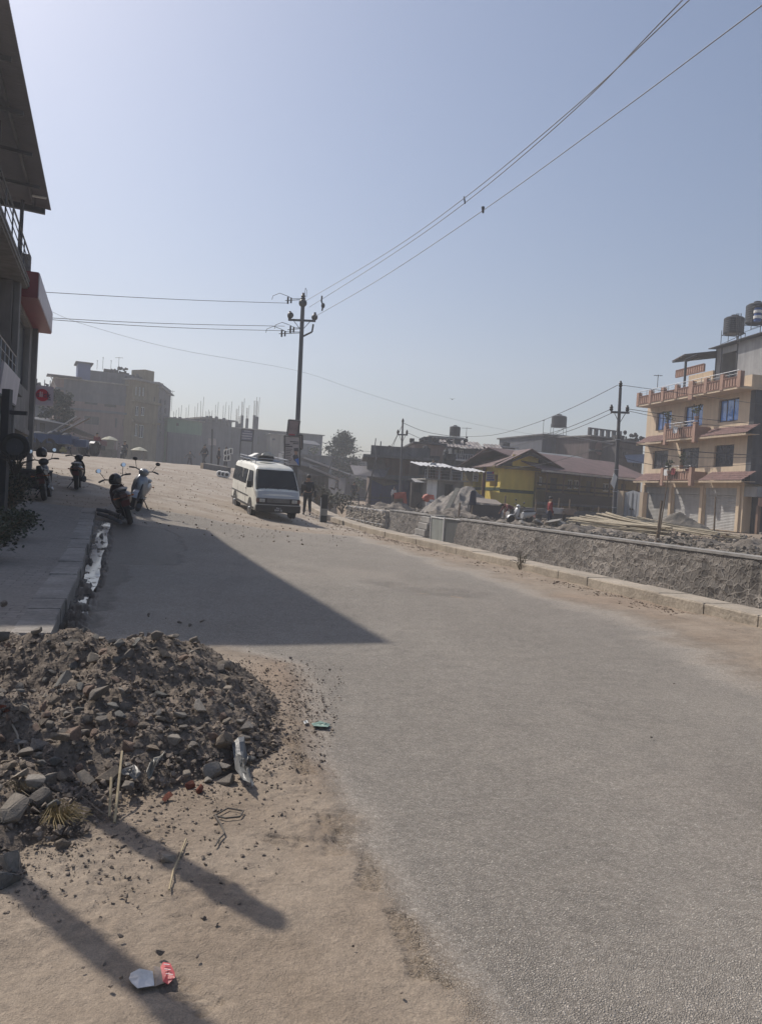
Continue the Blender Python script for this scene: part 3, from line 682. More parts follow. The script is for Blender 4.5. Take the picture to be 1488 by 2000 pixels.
# round-logo projecting sign
a, b = P(66, 789, 31.2), P(103.5, 788, 31.6)
ax = Vector((b.x - a.x, b.y - a.y, 0)); W_ = ax.length; ax.normalize()
ay = Vector((-ax.y, ax.x, 0)); Hs = P(66, 752, 31.2).z - a.z
CF = FR(a, ax, ay)
t = thing('projecting_sign', 'square white sign with red disc logo reading click, projecting from the shop building', 'sign', tuple(a))
MB(CF).box(0, W_, 0, .12, 0, Hs).build('box', mat('sign_white', (.50, .44, .47), .5, .05, 2, 0, 10), t)
mb = MB(CF)
for z0, z1, x0, x1 in ((-.02, 0, -.02, W_ + .02), (Hs, Hs + .02, -.02, W_ + .02), (0, Hs, -.02, 0), (0, Hs, W_, W_ + .02)): mb.box(x0, x1, -.005, .125, z0, z1)
mb.build('rim', M_PANEL, t)
disc = MB(CF).lathe([(Hs * .33, 0), (Hs * .33, .012)], (W_ * .44, -.012, Hs * .52), 28, (Vector((1, 0, 0)), Vector((0, 0, 1)), Vector((0, 1, 0)))).build('logo_disc', mat('logo_red', (.45, .01, .03), .5, .04, 2, 0, 10), t)
M_LOGOD = mat('logo_dark', (.05, .02, .06), .5, .04, 2, 0, 10)
text('c', Hs * .42, FR(CF(W_ * .20, -.02, Hs * .53), CF.x, CF.y), M_LOGOD, 'letter_c', t, .004)
text('li', Hs * .42, FR(CF(W_ * .37, -.02, Hs * .54), CF.x, CF.y), mat('logo_white', (.6, .55, .56), .5, .04, 2, 0, 10), 'letters_li', t, .004)
text('ck', Hs * .42, FR(CF(W_ * .67, -.02, Hs * .53), CF.x, CF.y), M_LOGOD, 'letters_ck', t, .004)
text('nx', Hs * .17, FR(CF(W_ * .80, -.02, Hs * .33), CF.x, CF.y), M_LOGOD, 'small_letters', t, .002)

# posts whose shadows fall across the foreground dust
def sun_post(tip, h, r, label):
    L = h / math.tan(rad(SUN_EL)); b = Vector((tip.x - .77 * L, tip.y + .64 * L, 0)); b.z = hxy(b.x, b.y)
    t = thing('timber_post', label, 'post', tuple(b), 'timber posts left of the rubble')
    MB(FR(b)).tube((0, 0, -.3), (0, 0, h - .05), r, r * .9, 12).tube((0, 0, h - .05), (0, 0, h), r * .9, r * .6, 12).build('shaft', M_WOOD, t)
    MB(FR(b)).tube((0, 0, h - .32), (0, 0, h - .28), r * 1.12, r * 1.12, 12).build('band', M_RUST, t)
    return t
tp = G(548, 1818); sun_post(tp, 3.05, .062, 'shorter round timber post left of the rubble heap')
tp = G(470, 2090); sun_post(tp, 3.6, .06, 'taller round timber post left of the rubble heap')

# ================================================================== rubble heap
def heap_h(x, y):
    """height of the soil heap above the ground (arrays)"""
    def b(cx, cy, rx, ry, h, a=0, p=1.6):
        c, s = math.cos(a), math.sin(a); u = ((x - cx) * c + (y - cy) * s) / rx; v = (-(x - cx) * s + (y - cy) * c) / ry
        r = np.sqrt(u * u + v * v); return h * np.clip(1 - r ** 1.7, 0, 1) ** 1.15
    z = np.maximum.reduce([b(-1.42, 4.95, .85, 1.0, .44), b(-1.9, 4.9, .9, 1.0, .36), b(-3.0, 4.75, 1.4, 1.3, .36), b(-1.02, 4.45, .55, .75, .24), b(-2.4, 4.0, 1.2, .85, .22), b(-1.6, 4.2, .95, .8, .28), b(-1.9, 3.6, .8, .45, .09), b(-2.05, 3.45, 1.05, .8, .17)])
    n = fnoise(x, y, 2.0, 5, 81) * .16 + fnoise(x, y, 9, 4, 83, .6) * .06
    z = z + n * sm(0, .18, z) + np.abs(fnoise(x, y, 22, 3, 85)) * .03 * sm(0.0, .1, z)
    return z
def heap_z(x, y):
    h = float(heap_h(np.array(float(x)), np.array(float(y)))); return max(h + hxy(x, y) + (.018 if h > .01 else 0), road_z(x, y))
def build_heap():
    xs = np.arange(-4.6, -.25, .02); ys = np.arange(2.95, 6.5, .02)
    X, Y = np.meshgrid(xs, ys, indexing='ij'); Z = heap_h(X, Y); nx, ny = X.shape
    Z = Z - .035 * np.clip(fnoise(X, Y, 7, 4, 95) + .3, 0, 1) * (1 - sm(.03, .12, Z)) + .02 * sm(.0, .06, Z) - .012 * (Z < .004)
    co = np.stack([X, Y, Z], -1).reshape(-1, 3)
    keep = Z.reshape(-1) > -.03
    i = np.arange(nx - 1)[:, None] * ny + np.arange(ny - 1)[None, :]
    q = np.stack([i, i + ny, i + ny + 1, i + 1], -1).reshape(-1, 4)
    q = q[keep[q].any(1)]
    me = bpy.data.meshes.new('soil_heap'); used = np.unique(q); re = -np.ones(len(co), int); re[used] = np.arange(len(used)); co = co[used]; q = re[q].astype(np.int32)
    bx = Vector((-2.2, 4.6, 0)); co = co - np.array(bx)
    me.vertices.add(len(co)); me.vertices.foreach_set('co', co.astype(np.float32).ravel()); me.loops.add(q.size); me.loops.foreach_set('vertex_index', q.ravel())
    me.polygons.add(len(q)); me.polygons.foreach_set('loop_start', np.arange(0, q.size, 4, dtype=np.int32)); me.polygons.foreach_set('loop_total', np.full(len(q), 4, np.int32)); me.update(calc_edges=True)
    me.polygons.foreach_set('use_smooth', np.ones(len(q), bool))
    me.materials.append(mat('heap_soil', (.14, .112, .088), .97, .3, 2.2, .9, 35, fine=.4))
    o = bpy.data.objects.new('soil_heap', me); COL.objects.link(o); o.location = bx
    tag(o, 'heap of brown soil tipped beside the near end of the pavement', 'soil heap')
build_heap()
def rock_mesh(seed, flat=.6, n=16, bev=.06, ico=False):
    r_ = random.Random(seed); bm = bmesh.new()
    sx, sy, sz = 1, r_.uniform(.62, .9), r_.uniform(flat * .7, flat * 1.15)
    for _ in range(n):
        v = Vector((r_.gauss(0, 1), r_.gauss(0, 1), r_.gauss(0, 1))).normalized() * r_.uniform(.85, 1)
        bm.verts.new((v.x * sx * .5, v.y * sy * .5, v.z * sz * .5))
    bmesh.ops.convex_hull(bm, input=bm.verts)
    for v in [v for v in bm.verts if not v.link_faces]: bm.verts.remove(v)
    if bev:
        bmesh.ops.bevel(bm, geom=list(bm.edges), offset=bev * .5, segments=2, affect='EDGES', clamp_overlap=True)
    me = bpy.data.meshes.new('stone'); bm.to_mesh(me); bm.free()
    me.polygons.foreach_set('use_smooth', [True] * len(me.polygons))
    try: me.set_sharp_from_angle(angle=rad(28))
    except Exception: pass
    return me
def rock_mat(name, cols, rough=.92):
    m = mat(name, (1, 1, 1), rough, .22, 10, .2, 30, fine=.15)
    N = m.node_tree.nodes; L = m.node_tree.links
    oi = N.new('ShaderNodeObjectInfo'); cr_ = N.new('ShaderNodeValToRGB'); e = cr_.color_ramp; e.interpolation = 'CONSTANT'
    e.elements[0].color = (*cols[0], 1); e.elements[1].position = 1 / len(cols); e.elements[1].color = (*cols[1], 1)
    for i in range(2, len(cols)): k = e.elements.new(i / len(cols)); k.color = (*cols[i], 1)
    L.new(oi.outputs['Random'], cr_.inputs[0])
    vm = next(n for n in N if n.type == 'VECT_MATH'); L.new(cr_.outputs[0], vm.inputs[0])
    return m
M_ROCK = rock_mat('field_stone', [(.21, .18, .145), (.16, .14, .12), (.26, .22, .175), (.125, .12, .11), (.18, .145, .11), (.23, .205, .175), (.15, .13, .11), (.18, .125, .095)])
M_BRICKR = mat('broken_brick', (.24, .075, .045), .9, .25, 14, .4, 50, fine=.2)
rocks = []
for k in range(14):
    me = rock_mesh(k * 7 + 3, flat=.66 if k % 3 else .45, n=9 + k % 5 * 2, bev=.025 + .02 * (k % 3)); me.materials.append(M_ROCK); rocks.append(me)
def put_rock(me, p, s, label, group, sink=.3, cat='stone', m=None, rot=None, name='stone'):
    o = bpy.data.objects.new(name, me); COL.objects.link(o)
    o.scale = (s * rnd.uniform(.9, 1.1), s, s * rnd.uniform(.85, 1.1))
    o.rotation_euler = rot or (rnd.uniform(-.5, .5), rnd.uniform(-.5, .5), rnd.uniform(0, 6.28))
    o.location = (p[0], p[1], p[2] + s * .3 * (1 - sink) )
    if m: o.material_slots[0].link = 'OBJECT'; o.material_slots[0].material = m
    return tag(o, label, cat, group)
placed = []
def scatter(N, regions, smin, smax, group, label, gap=.75):
    n = 0; tries = 0
    while n < N and tries < N * 60:
        tries += 1
        cx, cy, rx, ry = rnd.choice(regions); a = rnd.uniform(0, 6.28); q = math.sqrt(rnd.random()); x, y = cx + rx * q * math.cos(a), cy + ry * q * math.sin(a)
        s = smin * (smax / smin) ** (rnd.random() ** 1.6)
        z = heap_z(x, y)
        if any((x - u) ** 2 + (y - v) ** 2 < (gap * (s + w) / 2) ** 2 for u, v, w in placed): continue
        placed.append((x, y, s)); put_rock(rnd.choice(rocks), (x, y, z), s, label, group); n += 1
# named larger stones seen clearly in the photograph: picture x, y of their centre, size
def hit_heap(px, py):
    d = ray(px, py); Y = 2.0
    while Y < 8:
        q = Vector((0, 0, EYE)) + d * Y
        if q.z <= heap_z(q.x, q.y): return q
        Y += .01
    return G(px, py)
big = [(95, 1525, .145, 'pale pyramid-shaped stone low on the left of the rubble heap', 5), (212, 1520, .15, 'tan block stone standing above the two dry stalks', 2), (35, 1690, .17, 'rounded brown stone half in shadow at the left edge in front of the heap', 1),
       (8, 1730, .16, 'pale stone cut by the left edge of the picture in front of the heap', 4), (125, 1655, .10, 'small sunlit wedge of yellowish stone in front of the heap', 5), (80, 1570, .15, 'cracked buff stone lying low on the left of the heap', 8),
       (20, 1590, .20, 'large blue-grey slab in shade at the left edge of the heap', 7), (325, 1680, .10, 'dark clod lying on the shadow stripe of the shorter post', 3), (300, 1470, .12, 'dark flat stone leaning in the middle of the heap', 6), (145, 1440, .15, 'dark grey angular stone on the shaded left of the heap', 10),
       (40, 1345, .13, 'flat tan stone near the left top of the heap', 11), (125, 1335, .15, 'large flat brown stone near the top left of the heap', 2), (158, 1345, .10, 'upright pinkish stone near the top of the heap', 9), (255, 1420, .13, 'long pale leaning stone in the middle of the heap', 12),
       (280, 1425, .12, 'smooth brown stone beside the long pale leaning stone', 4), (128, 1400, .10, 'pale squarish stone with rounded edges left of the heap middle', 0), (430, 1310, .11, 'upright brown stone near the right top of the heap', 13), (440, 1530, .14, 'mossy olive stone at the right foot of the heap', 3),
       (415, 1510, .13, 'dark reddish stone wedged beside the mossy stone', 8), (386, 1415, .11, 'smooth oval stone right of the heap middle', 1)]
for px, py, s, lb, k in big:
    q = hit_heap(px, py); placed.append((q.x, q.y, s)); put_rock(rocks[k], (q.x, q.y, q.z - s * .1), s, lb, None)
for px, py, s, lb in ((328, 1565, .075, 'round brick-red lump at the foot of the heap'), (372, 1540, .07, 'broken red brick piece with a flat face at the foot of the heap'), (6, 1398, .13, 'red-brown stone at the left edge of the heap'), (390, 1548, .07, 'dull red brick shard beside the mossy stone')):
    q = hit_heap(px, py); placed.append((q.x, q.y, s)); put_rock(rnd.choice(rocks), q, s, lb, None, m=M_BRICKR, name='brick_piece', cat='brick piece')
mainr = [(-1.45, 4.3, .75, .75), (-2.2, 4.3, 1.2, 1.0), (-1.2, 4.1, .6, .6), (-1.5, 3.9, .8, .35), (-2.9, 4.9, 1.2, 1.1), (-1.6, 4.5, .9, .9), (-1.9, 3.6, .7, .3), (-1.8, 3.3, .6, .3)]
scatter(275, mainr, .06, .15, 'stones on the rubble heap', 'grey-brown stone lying in the roadside rubble heap', .55)
# gravel and clods too many to count
def gravel(name, N, sampler, smin, smax, m, seed=3, label=None):
    r_ = random.Random(seed); protos = []
    for k in range(8):
        bm = bmesh.new()
        for _ in range(9):
            v = Vector((r_.gauss(0, 1), r_.gauss(0, 1), r_.gauss(0, 1))).normalized(); bm.verts.new((v.x * .5, v.y * .4, v.z * .33))
        bmesh.ops.convex_hull(bm, input=bm.verts); bm.verts.index_update()
        ok = [v for v in bm.verts if v.link_faces]; ix = {v: i for i, v in enumerate(ok)}
        protos.append((np.array([v.co for v in ok]), [[ix[v] for v in f.verts] for f in bm.faces])); bm.free()
    vs = []; fs = []; n0 = 0
    for _ in range(N):
        p = sampler(r_)
        if p is None: continue
        V, Fc = r_.choice(protos); s = smin * (smax / smin) ** (r_.random() ** 2.2); a = r_.uniform(0, 6.28); c, d = math.cos(a) * s, math.sin(a) * s
        R_ = np.array([[c, -d, 0], [d, c, 0], [0, 0, s * r_.uniform(.7, 1.2)]])
        W = V @ R_.T + np.array([p[0], p[1], p[2] + s * .1]); vs.append(W); fs += [[i + n0 for i in f] for f in Fc]; n0 += len(W)
    vs = np.concatenate(vs)
    me = bpy.data.meshes.new(name); me.from_pydata(vs.tolist(), [], fs); me.materials.append(m)
    o = bpy.data.objects.new(name, me); COL.objects.link(o); o['kind'] = 'stuff'
    if label: tag(o, label, 'gravel')
    return o
def smp_heap(r_):
    while True:
        x, y = r_.uniform(-4.2, -.35), r_.uniform(3.0, 6.3); h = float(heap_h(np.array(x), np.array(y)))
        h += .02
        if h > .03 and r_.random() < .35 + .65 * sstep(4.9, 4.2, y): return (x, y, h)
def smp_foot(r_):
    # thinning apron in front of and beside the heap
    x, y = r_.uniform(-2.6, -.2), r_.uniform(2.5, 6.6)
    h = float(heap_h(np.array(x), np.array(y))); d = min(math.hypot((x + 1.5) / 1.25, (y - 4.7) / 1.7), math.hypot((x + 2.4) / 1.5, (y - 4.5) / 1.6), math.hypot((x + 1.95) / 1.2, (y - 3.3) / .85))
    if r_.random() > math.exp(-max(0, d - .85) * 5): return None
    return (x, y, max(max(0, h) + hxy(x, y) + .012, road_z(x, y) - .002))
M_GRAV = mat('gravel', (.175, .142, .114), .95, .45, 9, .2, 60, fine=.3)
gravel('heap_gravel', 16000, smp_heap, .010, .06, M_GRAV, 3, 'loose gravel covering the rubble heap')
gravel('loose_gravel', 34000, smp_foot, .004, .028, M_GRAV, 5, 'loose grit scattered round the foot of the heap')
def smp_far(r_):
    y = r_.uniform(5.8, 7.2); x = r_.uniform(-2.2, -.5)
    if r_.random() > math.exp(-(y - 5.8) * 3): return None
    return (x, y, .01)
gravel('kerbside_gravel', 700, smp_far, .008, .035, M_GRAV, 9, 'scattered gravel on the shaded road behind the heap')
# single small clods on the foreground dust
for px, py, s, lb in ((312, 1877, .035, 'largest dark pebble on the foreground dust'), (385, 1886, .022, 'small dark pebble right of the largest pebble'), (233, 1852, .03, 'dark pebble above the post shadow'), (236, 1929, .022, 'pebble in the post shadow beside the torn wrapper'), (216, 1950, .026, 'pebble left of the torn wrapper'), (161, 1913, .018, 'tiny pebble left in the foreground dust'), (203, 1905, .018, 'tiny pale pebble beside the post shadow'), (690, 1872, .018, 'pebble between the dusty footprints'), (783, 1965, .02, 'pebble below the ribbed footprint'), (624, 1460, .03, 'dark stone on the dust below the green wrapper'), (247, 1765, .024, 'small dark pebble in front of the heap')):
    q = G(px, py); put_rock(rnd.choice(rocks), (q.x, q.y, q.z + .012), s, lb, None, m=M_GRAV, name='pebble', cat='pebble')
for px, py, s, lb in ((293, 1206, .09, 'dark stone alone on the shaded road behind the heap'), (395, 1219, .08, 'flat pale stone on the shaded road behind the heap'), (370, 1226, .07, 'brown stone at the top edge of the heap'), (350, 1221, .07, 'small clod on the shaded road'), (6, 1225, .1, 'dark clod on the near end of the pavement'), (325, 1212, .04, 'pebble beside the lone dark stone'), (1316, 1341, .03, 'small dark chip on the sunlit asphalt right'), (1271, 1447, .028, 'small leaf-like chip on the asphalt right')):
    q = G(px, py); dz = .185 if px < 60 else .012; put_rock(rnd.choice(rocks), (q.x, q.y, q.z + dz), s, lb, None, m=M_GRAV, name='pebble', cat='stone')

# ------------------------------------------------------------------ litter and dry stalks
def crumple(pix, label, name, c, cat='litter', lift=.02, amp=.02, onheap=True, th=.001, seed=0, bright=None):
    pts = [(hit_heap(*p) if onheap else G(*p)) for p in pix]; cen = sum(pts, Vector()) / len(pts)
    r_ = random.Random(seed); vs = []; n = len(pts); K = 5
    for k in range(K):
        f = (K - 1 - k) / (K - 1)
        for i in range(n):
            for h in (0, .5):
                a = pts[i].lerp(pts[(i + 1) % n], h); q = cen.lerp(a, max(.02, f)); vs.append(q + Vector((0, 0, lift + r_.uniform(0, amp))))
    fs = []; m_ = n * 2
    for k in range(K - 1):
        for i in range(m_): fs.append((k * m_ + i, k * m_ + (i + 1) % m_, (k + 1) * m_ + (i + 1) % m_, (k + 1) * m_ + i))
    o = MB().raw(vs, fs).build(name, mat('film_' + name + str(seed), c, .45, .2, 14, .1, 40), None)
    sd = o.modifiers.new('s', 'SOLIDIFY'); sd.thickness = .0015
    return tag(o, label, cat)
crumple([(452, 1468), (476, 1462), (484, 1500), (470, 1530), (496, 1546), (488, 1556), (462, 1532), (456, 1500)], 'torn grey plastic sheet draped over stones at the right foot of the heap', 'plastic_sheet', (.15, .15, .145), lift=.035, amp=.04, seed=1)
crumple([(285, 1540), (300, 1500), (322, 1495), (300, 1530), (290, 1550)], 'pale crumpled cement-bag paper standing among stones of the heap', 'paper_scrap', (.2, .19, .165), lift=.05, amp=.03, seed=2)
crumple([(235, 1525), (262, 1512), (275, 1530), (262, 1540), (240, 1532)], 'small torn paper flap beside the tan block stone', 'paper_scrap', (.19, .175, .155), lift=.04, amp=.02, seed=3)
crumple([(608, 1420), (625, 1416), (645, 1420), (640, 1428), (612, 1428)], 'pale green plastic wrapper on the sunlit dust', 'plastic_wrapper', (.18, .27, .22), lift=.012, amp=.012, onheap=False, seed=4)
crumple([(592, 1416), (600, 1414), (602, 1420), (594, 1422)], 'tiny white paper scrap beside the green wrapper', 'paper_scrap', (.5, .5, .48), lift=.01, amp=.008, onheap=False, seed=5)
# torn sachet: white foil left, clear middle, red printed right
t0 = G(295, 1930)
t = thing('torn_sachet', 'torn foil sachet on the foreground dust, silver at one end, red at the other', 'wrapper', tuple(t0))
def flat_poly(pix, name, m, z, parent, amp=.004, seed=1):
    r_ = random.Random(seed); pts = [G(*p) + Vector((0, 0, z)) for p in pix]; c = sum(pts, Vector()) / len(pts) + Vector((0, 0, .006))
    vs = [p + Vector((0, 0, r_.uniform(0, amp))) for p in pts] + [c]; n = len(pts)
    o = MB().raw(vs, [(i, (i + 1) % n, n) for i in range(n)]).build(name, m, parent)
    sd = o.modifiers.new('s', 'SOLIDIFY'); sd.thickness = .0015; return o
flat_poly([(251, 1935), (255, 1921), (272, 1914), (298, 1912), (301, 1944), (268, 1952), (256, 1946)], 'foil_end', mat('foil', (.45, .45, .45), .35, .2, 12, .2, 30, .4), .014, t)
flat_poly([(299, 1911), (316, 1907), (322, 1936), (302, 1943)], 'clear_middle', mat('clear_film', (.22, .17, .13), .2, .1, 9, .1, 40), .013, t, seed=2)
flat_poly([(313, 1907), (318, 1900), (332, 1901), (341, 1915), (341, 1930), (328, 1939), (318, 1934)], 'red_end', mat('red_film', (.42, .07, .07), .4, .15, 12, .1, 40), .016, t, seed=3)
mb = MB()
for i, (u, v) in enumerate(((322, 1910), (327, 1909), (323, 1920), (329, 1919), (334, 1925), (326, 1929))):
    q = G(u, v); mb.F = FR(q + Vector((0, 0, .026))); mb.box(-.005, .005, -.002, .002, 0, .0012)
mb.build('printed_marks', mat('print_white', (.6, .45, .43), .5, .05, 5, 0, 10), t)
def stalk(pix, label, r=.004, c=(.36, .29, .18), lift=None, onheap=False, name='dry_stalk', cat='stalk'):
    pts = []
    for i, p in enumerate(pix):
        q = hit_heap(*p[:2]) if onheap else G(*p[:2]); pts.append(q + Vector((0, 0, .012 + (p[2] if len(p) > 2 else 0))))
    o = MB().path([tuple(p) for p in pts], r, 6).build(name, mat('straw' + str(c[0]), c, .8, .2, 8, .1, 50), None); return tag(o, label, cat)
stalk([(363, 1652), (350, 1690), (338, 1720), (330, 1755)], 'long dry straw stalk lying across the foreground dust', .0035)
stalk([(236, 1530, .14), (232, 1560, .1), (224, 1612, 0)], 'taller pale dry stalk stuck upright at the foot of the heap', .006, onheap=True)
stalk([(216, 1562, .09), (214, 1600, .0)], 'shorter dry stalk stuck beside the taller stalk', .006, onheap=True)
stalk([(418, 1605), (445, 1592), (475, 1597), (468, 1610), (440, 1612), (420, 1605), (432, 1625), (438, 1640), (428, 1650), (420, 1665)], 'looped dark plastic strip on the dust in front of the heap', .004, c=(.10, .085, .07), name='plastic_strip', cat='litter')
stalk([(25, 1420), (35, 1440), (40, 1480), (42, 1500)], 'thin pale root hanging on the shaded left side of the heap', .005, c=(.25, .22, .18), onheap=True)
stalk([(160, 1560), (195, 1590), (222, 1604)], 'thin twig leaning left of the two upright stalks', .003, c=(.2, .16, .12), onheap=True)
# tuft of dry grass roots
def tuft(c, n, r, h, label, colr, name='dry_grass_tuft', seed=1, rad_=.0022, droop=.6):
    r_ = random.Random(seed); mb = MB(FR(c))
    for _ in range(n):
        a = r_.uniform(0, 6.28); L = r * r_.uniform(.4, 1); k = r_.uniform(.3, 1) * h; p = [(0.15 * L * math.cos(a), .15 * L * math.sin(a), 0), (.5 * L * math.cos(a), .5 * L * math.sin(a), k), (L * math.cos(a + .3), L * math.sin(a + .3), k * (1 - droop))]
        mb.path(p, rad_, 3, rad_ * .4)
    o = mb.build(name, mat('grass' + name + str(colr[0]), colr, .85, .3, 9, .1, 50), None, base=tuple(c)); return tag(o, label, 'grass tuft')
tuft(hit_heap(120, 1600), 90, .13, .07, 'clump of dry yellow grass roots low on the left of the heap', (.25, .19, .09), seed=4)
q = on(*G(1205, 1112).xy); 
tuft(hit_heap(40, 1545), 40, .1, .05, 'small dead grass clump on the left slope of the heap', (.2, .16, .1), seed=8)
g = G(1018, 1117); tuft(g, 26, .25, .35, 'dry weed growing at the foot of the right kerb', (.14, .12, .08), name='dry_weed', seed=6, rad_=.008, droop=-.3)
# ================================================================== people
def skinned(joints, edges, radii, sub=2):
    me = bpy.data.meshes.new('s'); me.from_pydata([tuple(j) for j in joints], edges, [])
    o = bpy.data.objects.new('s', me); COL.objects.link(o)
    md = o.modifiers.new('k', 'SKIN'); md.use_smooth_shade = True
    for i, v in enumerate(me.skin_vertices[0].data):
        r = radii[i]; v.radius = (r, r) if not hasattr(r, '__len__') else r; v.use_root = (i == 0)
    o.modifiers.new('u', 'SUBSURF').levels = sub
    dg = bpy.context.evaluated_depsgraph_get(); ev = o.evaluated_get(dg); m2 = bpy.data.meshes.new_from_object(ev)
    bpy.data.objects.remove(o); bpy.data.meshes.remove(me); return m2
def cloth(name, c): return mat('cloth_' + name, c, .9, .2, 9, .15, 60)
C_DARK = cloth('dark', (.022, .022, .028)); C_RED = cloth('red', (.15, .012, .016)); C_NAVY = cloth('navy', (.02, .025, .05)); C_GREY = cloth('grey', (.08, .08, .085)); C_MAROON = cloth('maroon', (.11, .025, .03)); C_WHITE = cloth('white', (.5, .5, .5))
def person(loc, yaw, label, top=C_DARK, low=C_NAVY, H=1.68, pose='stand', group=None):
    """yaw 0 faces the camera side (-y). Joints in metres for height 1.7"""
    k = H / 1.7
    J = dict(pel=(0, 0, .92), wst=(0, 0, 1.06), chs=(0, .01, 1.28), nck=(0, 0, 1.44), hd0=(0, -.01, 1.52), hd1=(0, -.015, 1.62),
             shL=(.17, 0, 1.38), elL=(.24, .02, 1.10), haL=(.25, -.06, .86), shR=(-.17, 0, 1.38), elR=(-.24, .02, 1.10), haR=(-.25, -.06, .86),
             hpL=(.09, 0, .88), knL=(.10, -.02, .49), anL=(.11, .02, .08), toL=(.13, -.16, .03), hpR=(-.09, 0, .88), knR=(-.10, -.02, .49), anR=(-.11, .02, .08), toR=(-.13, -.16, .03))
    if pose == 'walk':
        J.update(knL=(.09, -.16, .52), anL=(.10, -.24, .09), toL=(.11, -.40, .05), knR=(-.09, .06, .50), anR=(-.10, .30, .14), toR=(-.11, .20, .03), elL=(.25, .10, 1.12), haL=(.26, .12, .9), elR=(-.25, -.08, 1.12), haR=(-.24, -.26, .95))
    if pose == 'wide':
        J.update(knL=(.17, -.02, .49), anL=(.26, .0, .08), toL=(.30, -.14, .03), knR=(-.17, -.02, .49), anR=(-.26, .02, .08), toR=(-.3, -.14, .03), elL=(.36, 0, 1.2), haL=(.52, -.04, .99), elR=(-.36, 0, 1.2), haR=(-.52, -.04, .99))
    if pose == 'sit':
        J.update(pel=(0, 0, .50), wst=(0, 0, .64), chs=(0, -.03, .88), nck=(0, -.05, 1.03), hd0=(0, -.07, 1.12), hd1=(0, -.08, 1.22), shL=(.17, -.04, .97), elL=(.24, -.16, .74), haL=(.2, -.42, .72), shR=(-.17, -.04, .97), elR=(-.24, -.16, .74), haR=(-.2, -.42, .72),
                 hpL=(.09, -.03, .48), knL=(.17, -.42, .46), anL=(.17, -.38, .08), toL=(.18, -.54, .04), hpR=(-.09, -.03, .48), knR=(-.17, -.42, .46), anR=(-.17, -.38, .08), toR=(-.18, -.54, .04))
    if pose == 'bend':
        J.update(wst=(0, -.08, 1.02), chs=(0, -.30, 1.16), nck=(0, -.46, 1.20), hd0=(0, -.55, 1.19), hd1=(0, -.64, 1.16), shL=(.18, -.40, 1.14), elL=(.34, -.42, .98), haL=(.26, -.52, .76), shR=(-.18, -.40, 1.14), elR=(-.30, -.50, .93), haR=(-.22, -.66, .74),
                 knL=(.13, -.10, .50), knR=(-.13, -.10, .50), anL=(.16, .04, .08), anR=(-.16, .04, .08), toL=(.18, -.12, .03), toR=(-.18, -.12, .03))
    Jv = {a: Vector(b) * k for a, b in J.items()}
    E_ = [('pel', 'wst'), ('wst', 'chs'), ('chs', 'nck'), ('nck', 'hd0'), ('hd0', 'hd1'), ('chs', 'shL'), ('shL', 'elL'), ('elL', 'haL'), ('chs', 'shR'), ('shR', 'elR'), ('elR', 'haR'), ('pel', 'hpL'), ('hpL', 'knL'), ('knL', 'anL'), ('anL', 'toL'), ('pel', 'hpR'), ('hpR', 'knR'), ('knR', 'anR'), ('anR', 'toR')]
    Rr = dict(pel=(.14, .11), wst=(.13, .10), chs=(.16, .11), nck=.055, hd0=.08, hd1=.095, shL=.065, elL=.043, haL=.03, shR=.065, elR=.043, haR=.03, hpL=.10, knL=.06, anL=.042, toL=.04, hpR=.10, knR=.06, anR=.042, toR=.04)
    names = list(J)
    t = thing('person', label, 'person', (0, 0, 0), group)
    def mk(nm, keep, extra, m, ext=None):
        ns = [n for n in names if n in keep]; ix = {n: i for i, n in enumerate(ns)}
        ee = [(ix[a], ix[b]) for a, b in E_ if a in ix and b in ix]
        rr = [tuple(np.array(Rr[n] if hasattr(Rr[n], '__len__') else (Rr[n], Rr[n])) * k * (1 if n not in (ext or {}) else ext[n]) + extra) for n in ns]
        me = skinned([Jv[n] for n in ns], ee, rr); me.name = nm; me.materials.append(m)
        o = bpy.data.objects.new(nm, me); COL.objects.link(o); o.parent = t; BASE[o.name] = Vector(); return o
    body = mk('body', names, 0, M_SKIN)
    mk('shirt', ('pel', 'wst', 'chs', 'shL', 'elL', 'haL', 'shR', 'elR', 'haR'), .014, top, {'haL': .8, 'haR': .8})
    mk('trousers', ('pel', 'hpL', 'knL', 'anL', 'hpR', 'knR', 'anR'), .016, low)
    hd = Jv['hd1']; fw = (Jv['hd1'] - Jv['hd0']).normalized()
    MB().ball(tuple(hd + fw * .02 + Vector((0, .02, 0))), (.098 * k, .108 * k, .09 * k), 12, 8).build('hair', M_HAIR, t, smooth=True)
    mb = MB()
    for s_ in ('L', 'R'):
        a = Jv['an' + s_]; b = Jv['to' + s_]; mb.ball(tuple((a + b) / 2 + Vector((0, 0, -.015))), (.05 * k, .14 * k, .05 * k), 8, 6)
    mb.build('shoes', M_BLACK, t, smooth=True)
    # five fingers on each hand
    for s_, sg in (('L', 1), ('R', -1)):
        h = Jv['ha' + s_]; d = (h - Jv['el' + s_]).normalized(); sd = d.cross(Vector((1, 0, 0))).normalized(); mb = MB()
        mb.ball(tuple(h + d * .03), (.03, .03, .04), 8, 5)
        for f in range(4):
            p = h + d * .06 + sd * ((f - 1.5) * .018); q = p + d * (.035 + .01 * (f in (1, 2))); r_ = q + d * .022 + Vector((-sg * .012, 0, 0)); mb.tube(tuple(p), tuple(q), .008, .0075, 5); mb.tube(tuple(q), tuple(r_), .0075, .006, 5)
        p = h + d * .03 - sd * .03; q = p + d * .03 - sd * .02; mb.tube(tuple(p), tuple(q), .009, .007, 5)
        mb.build('hand', M_SKIN, t, smooth=True)
    t.location = loc; t.rotation_euler = (0, 0, yaw)
    return t
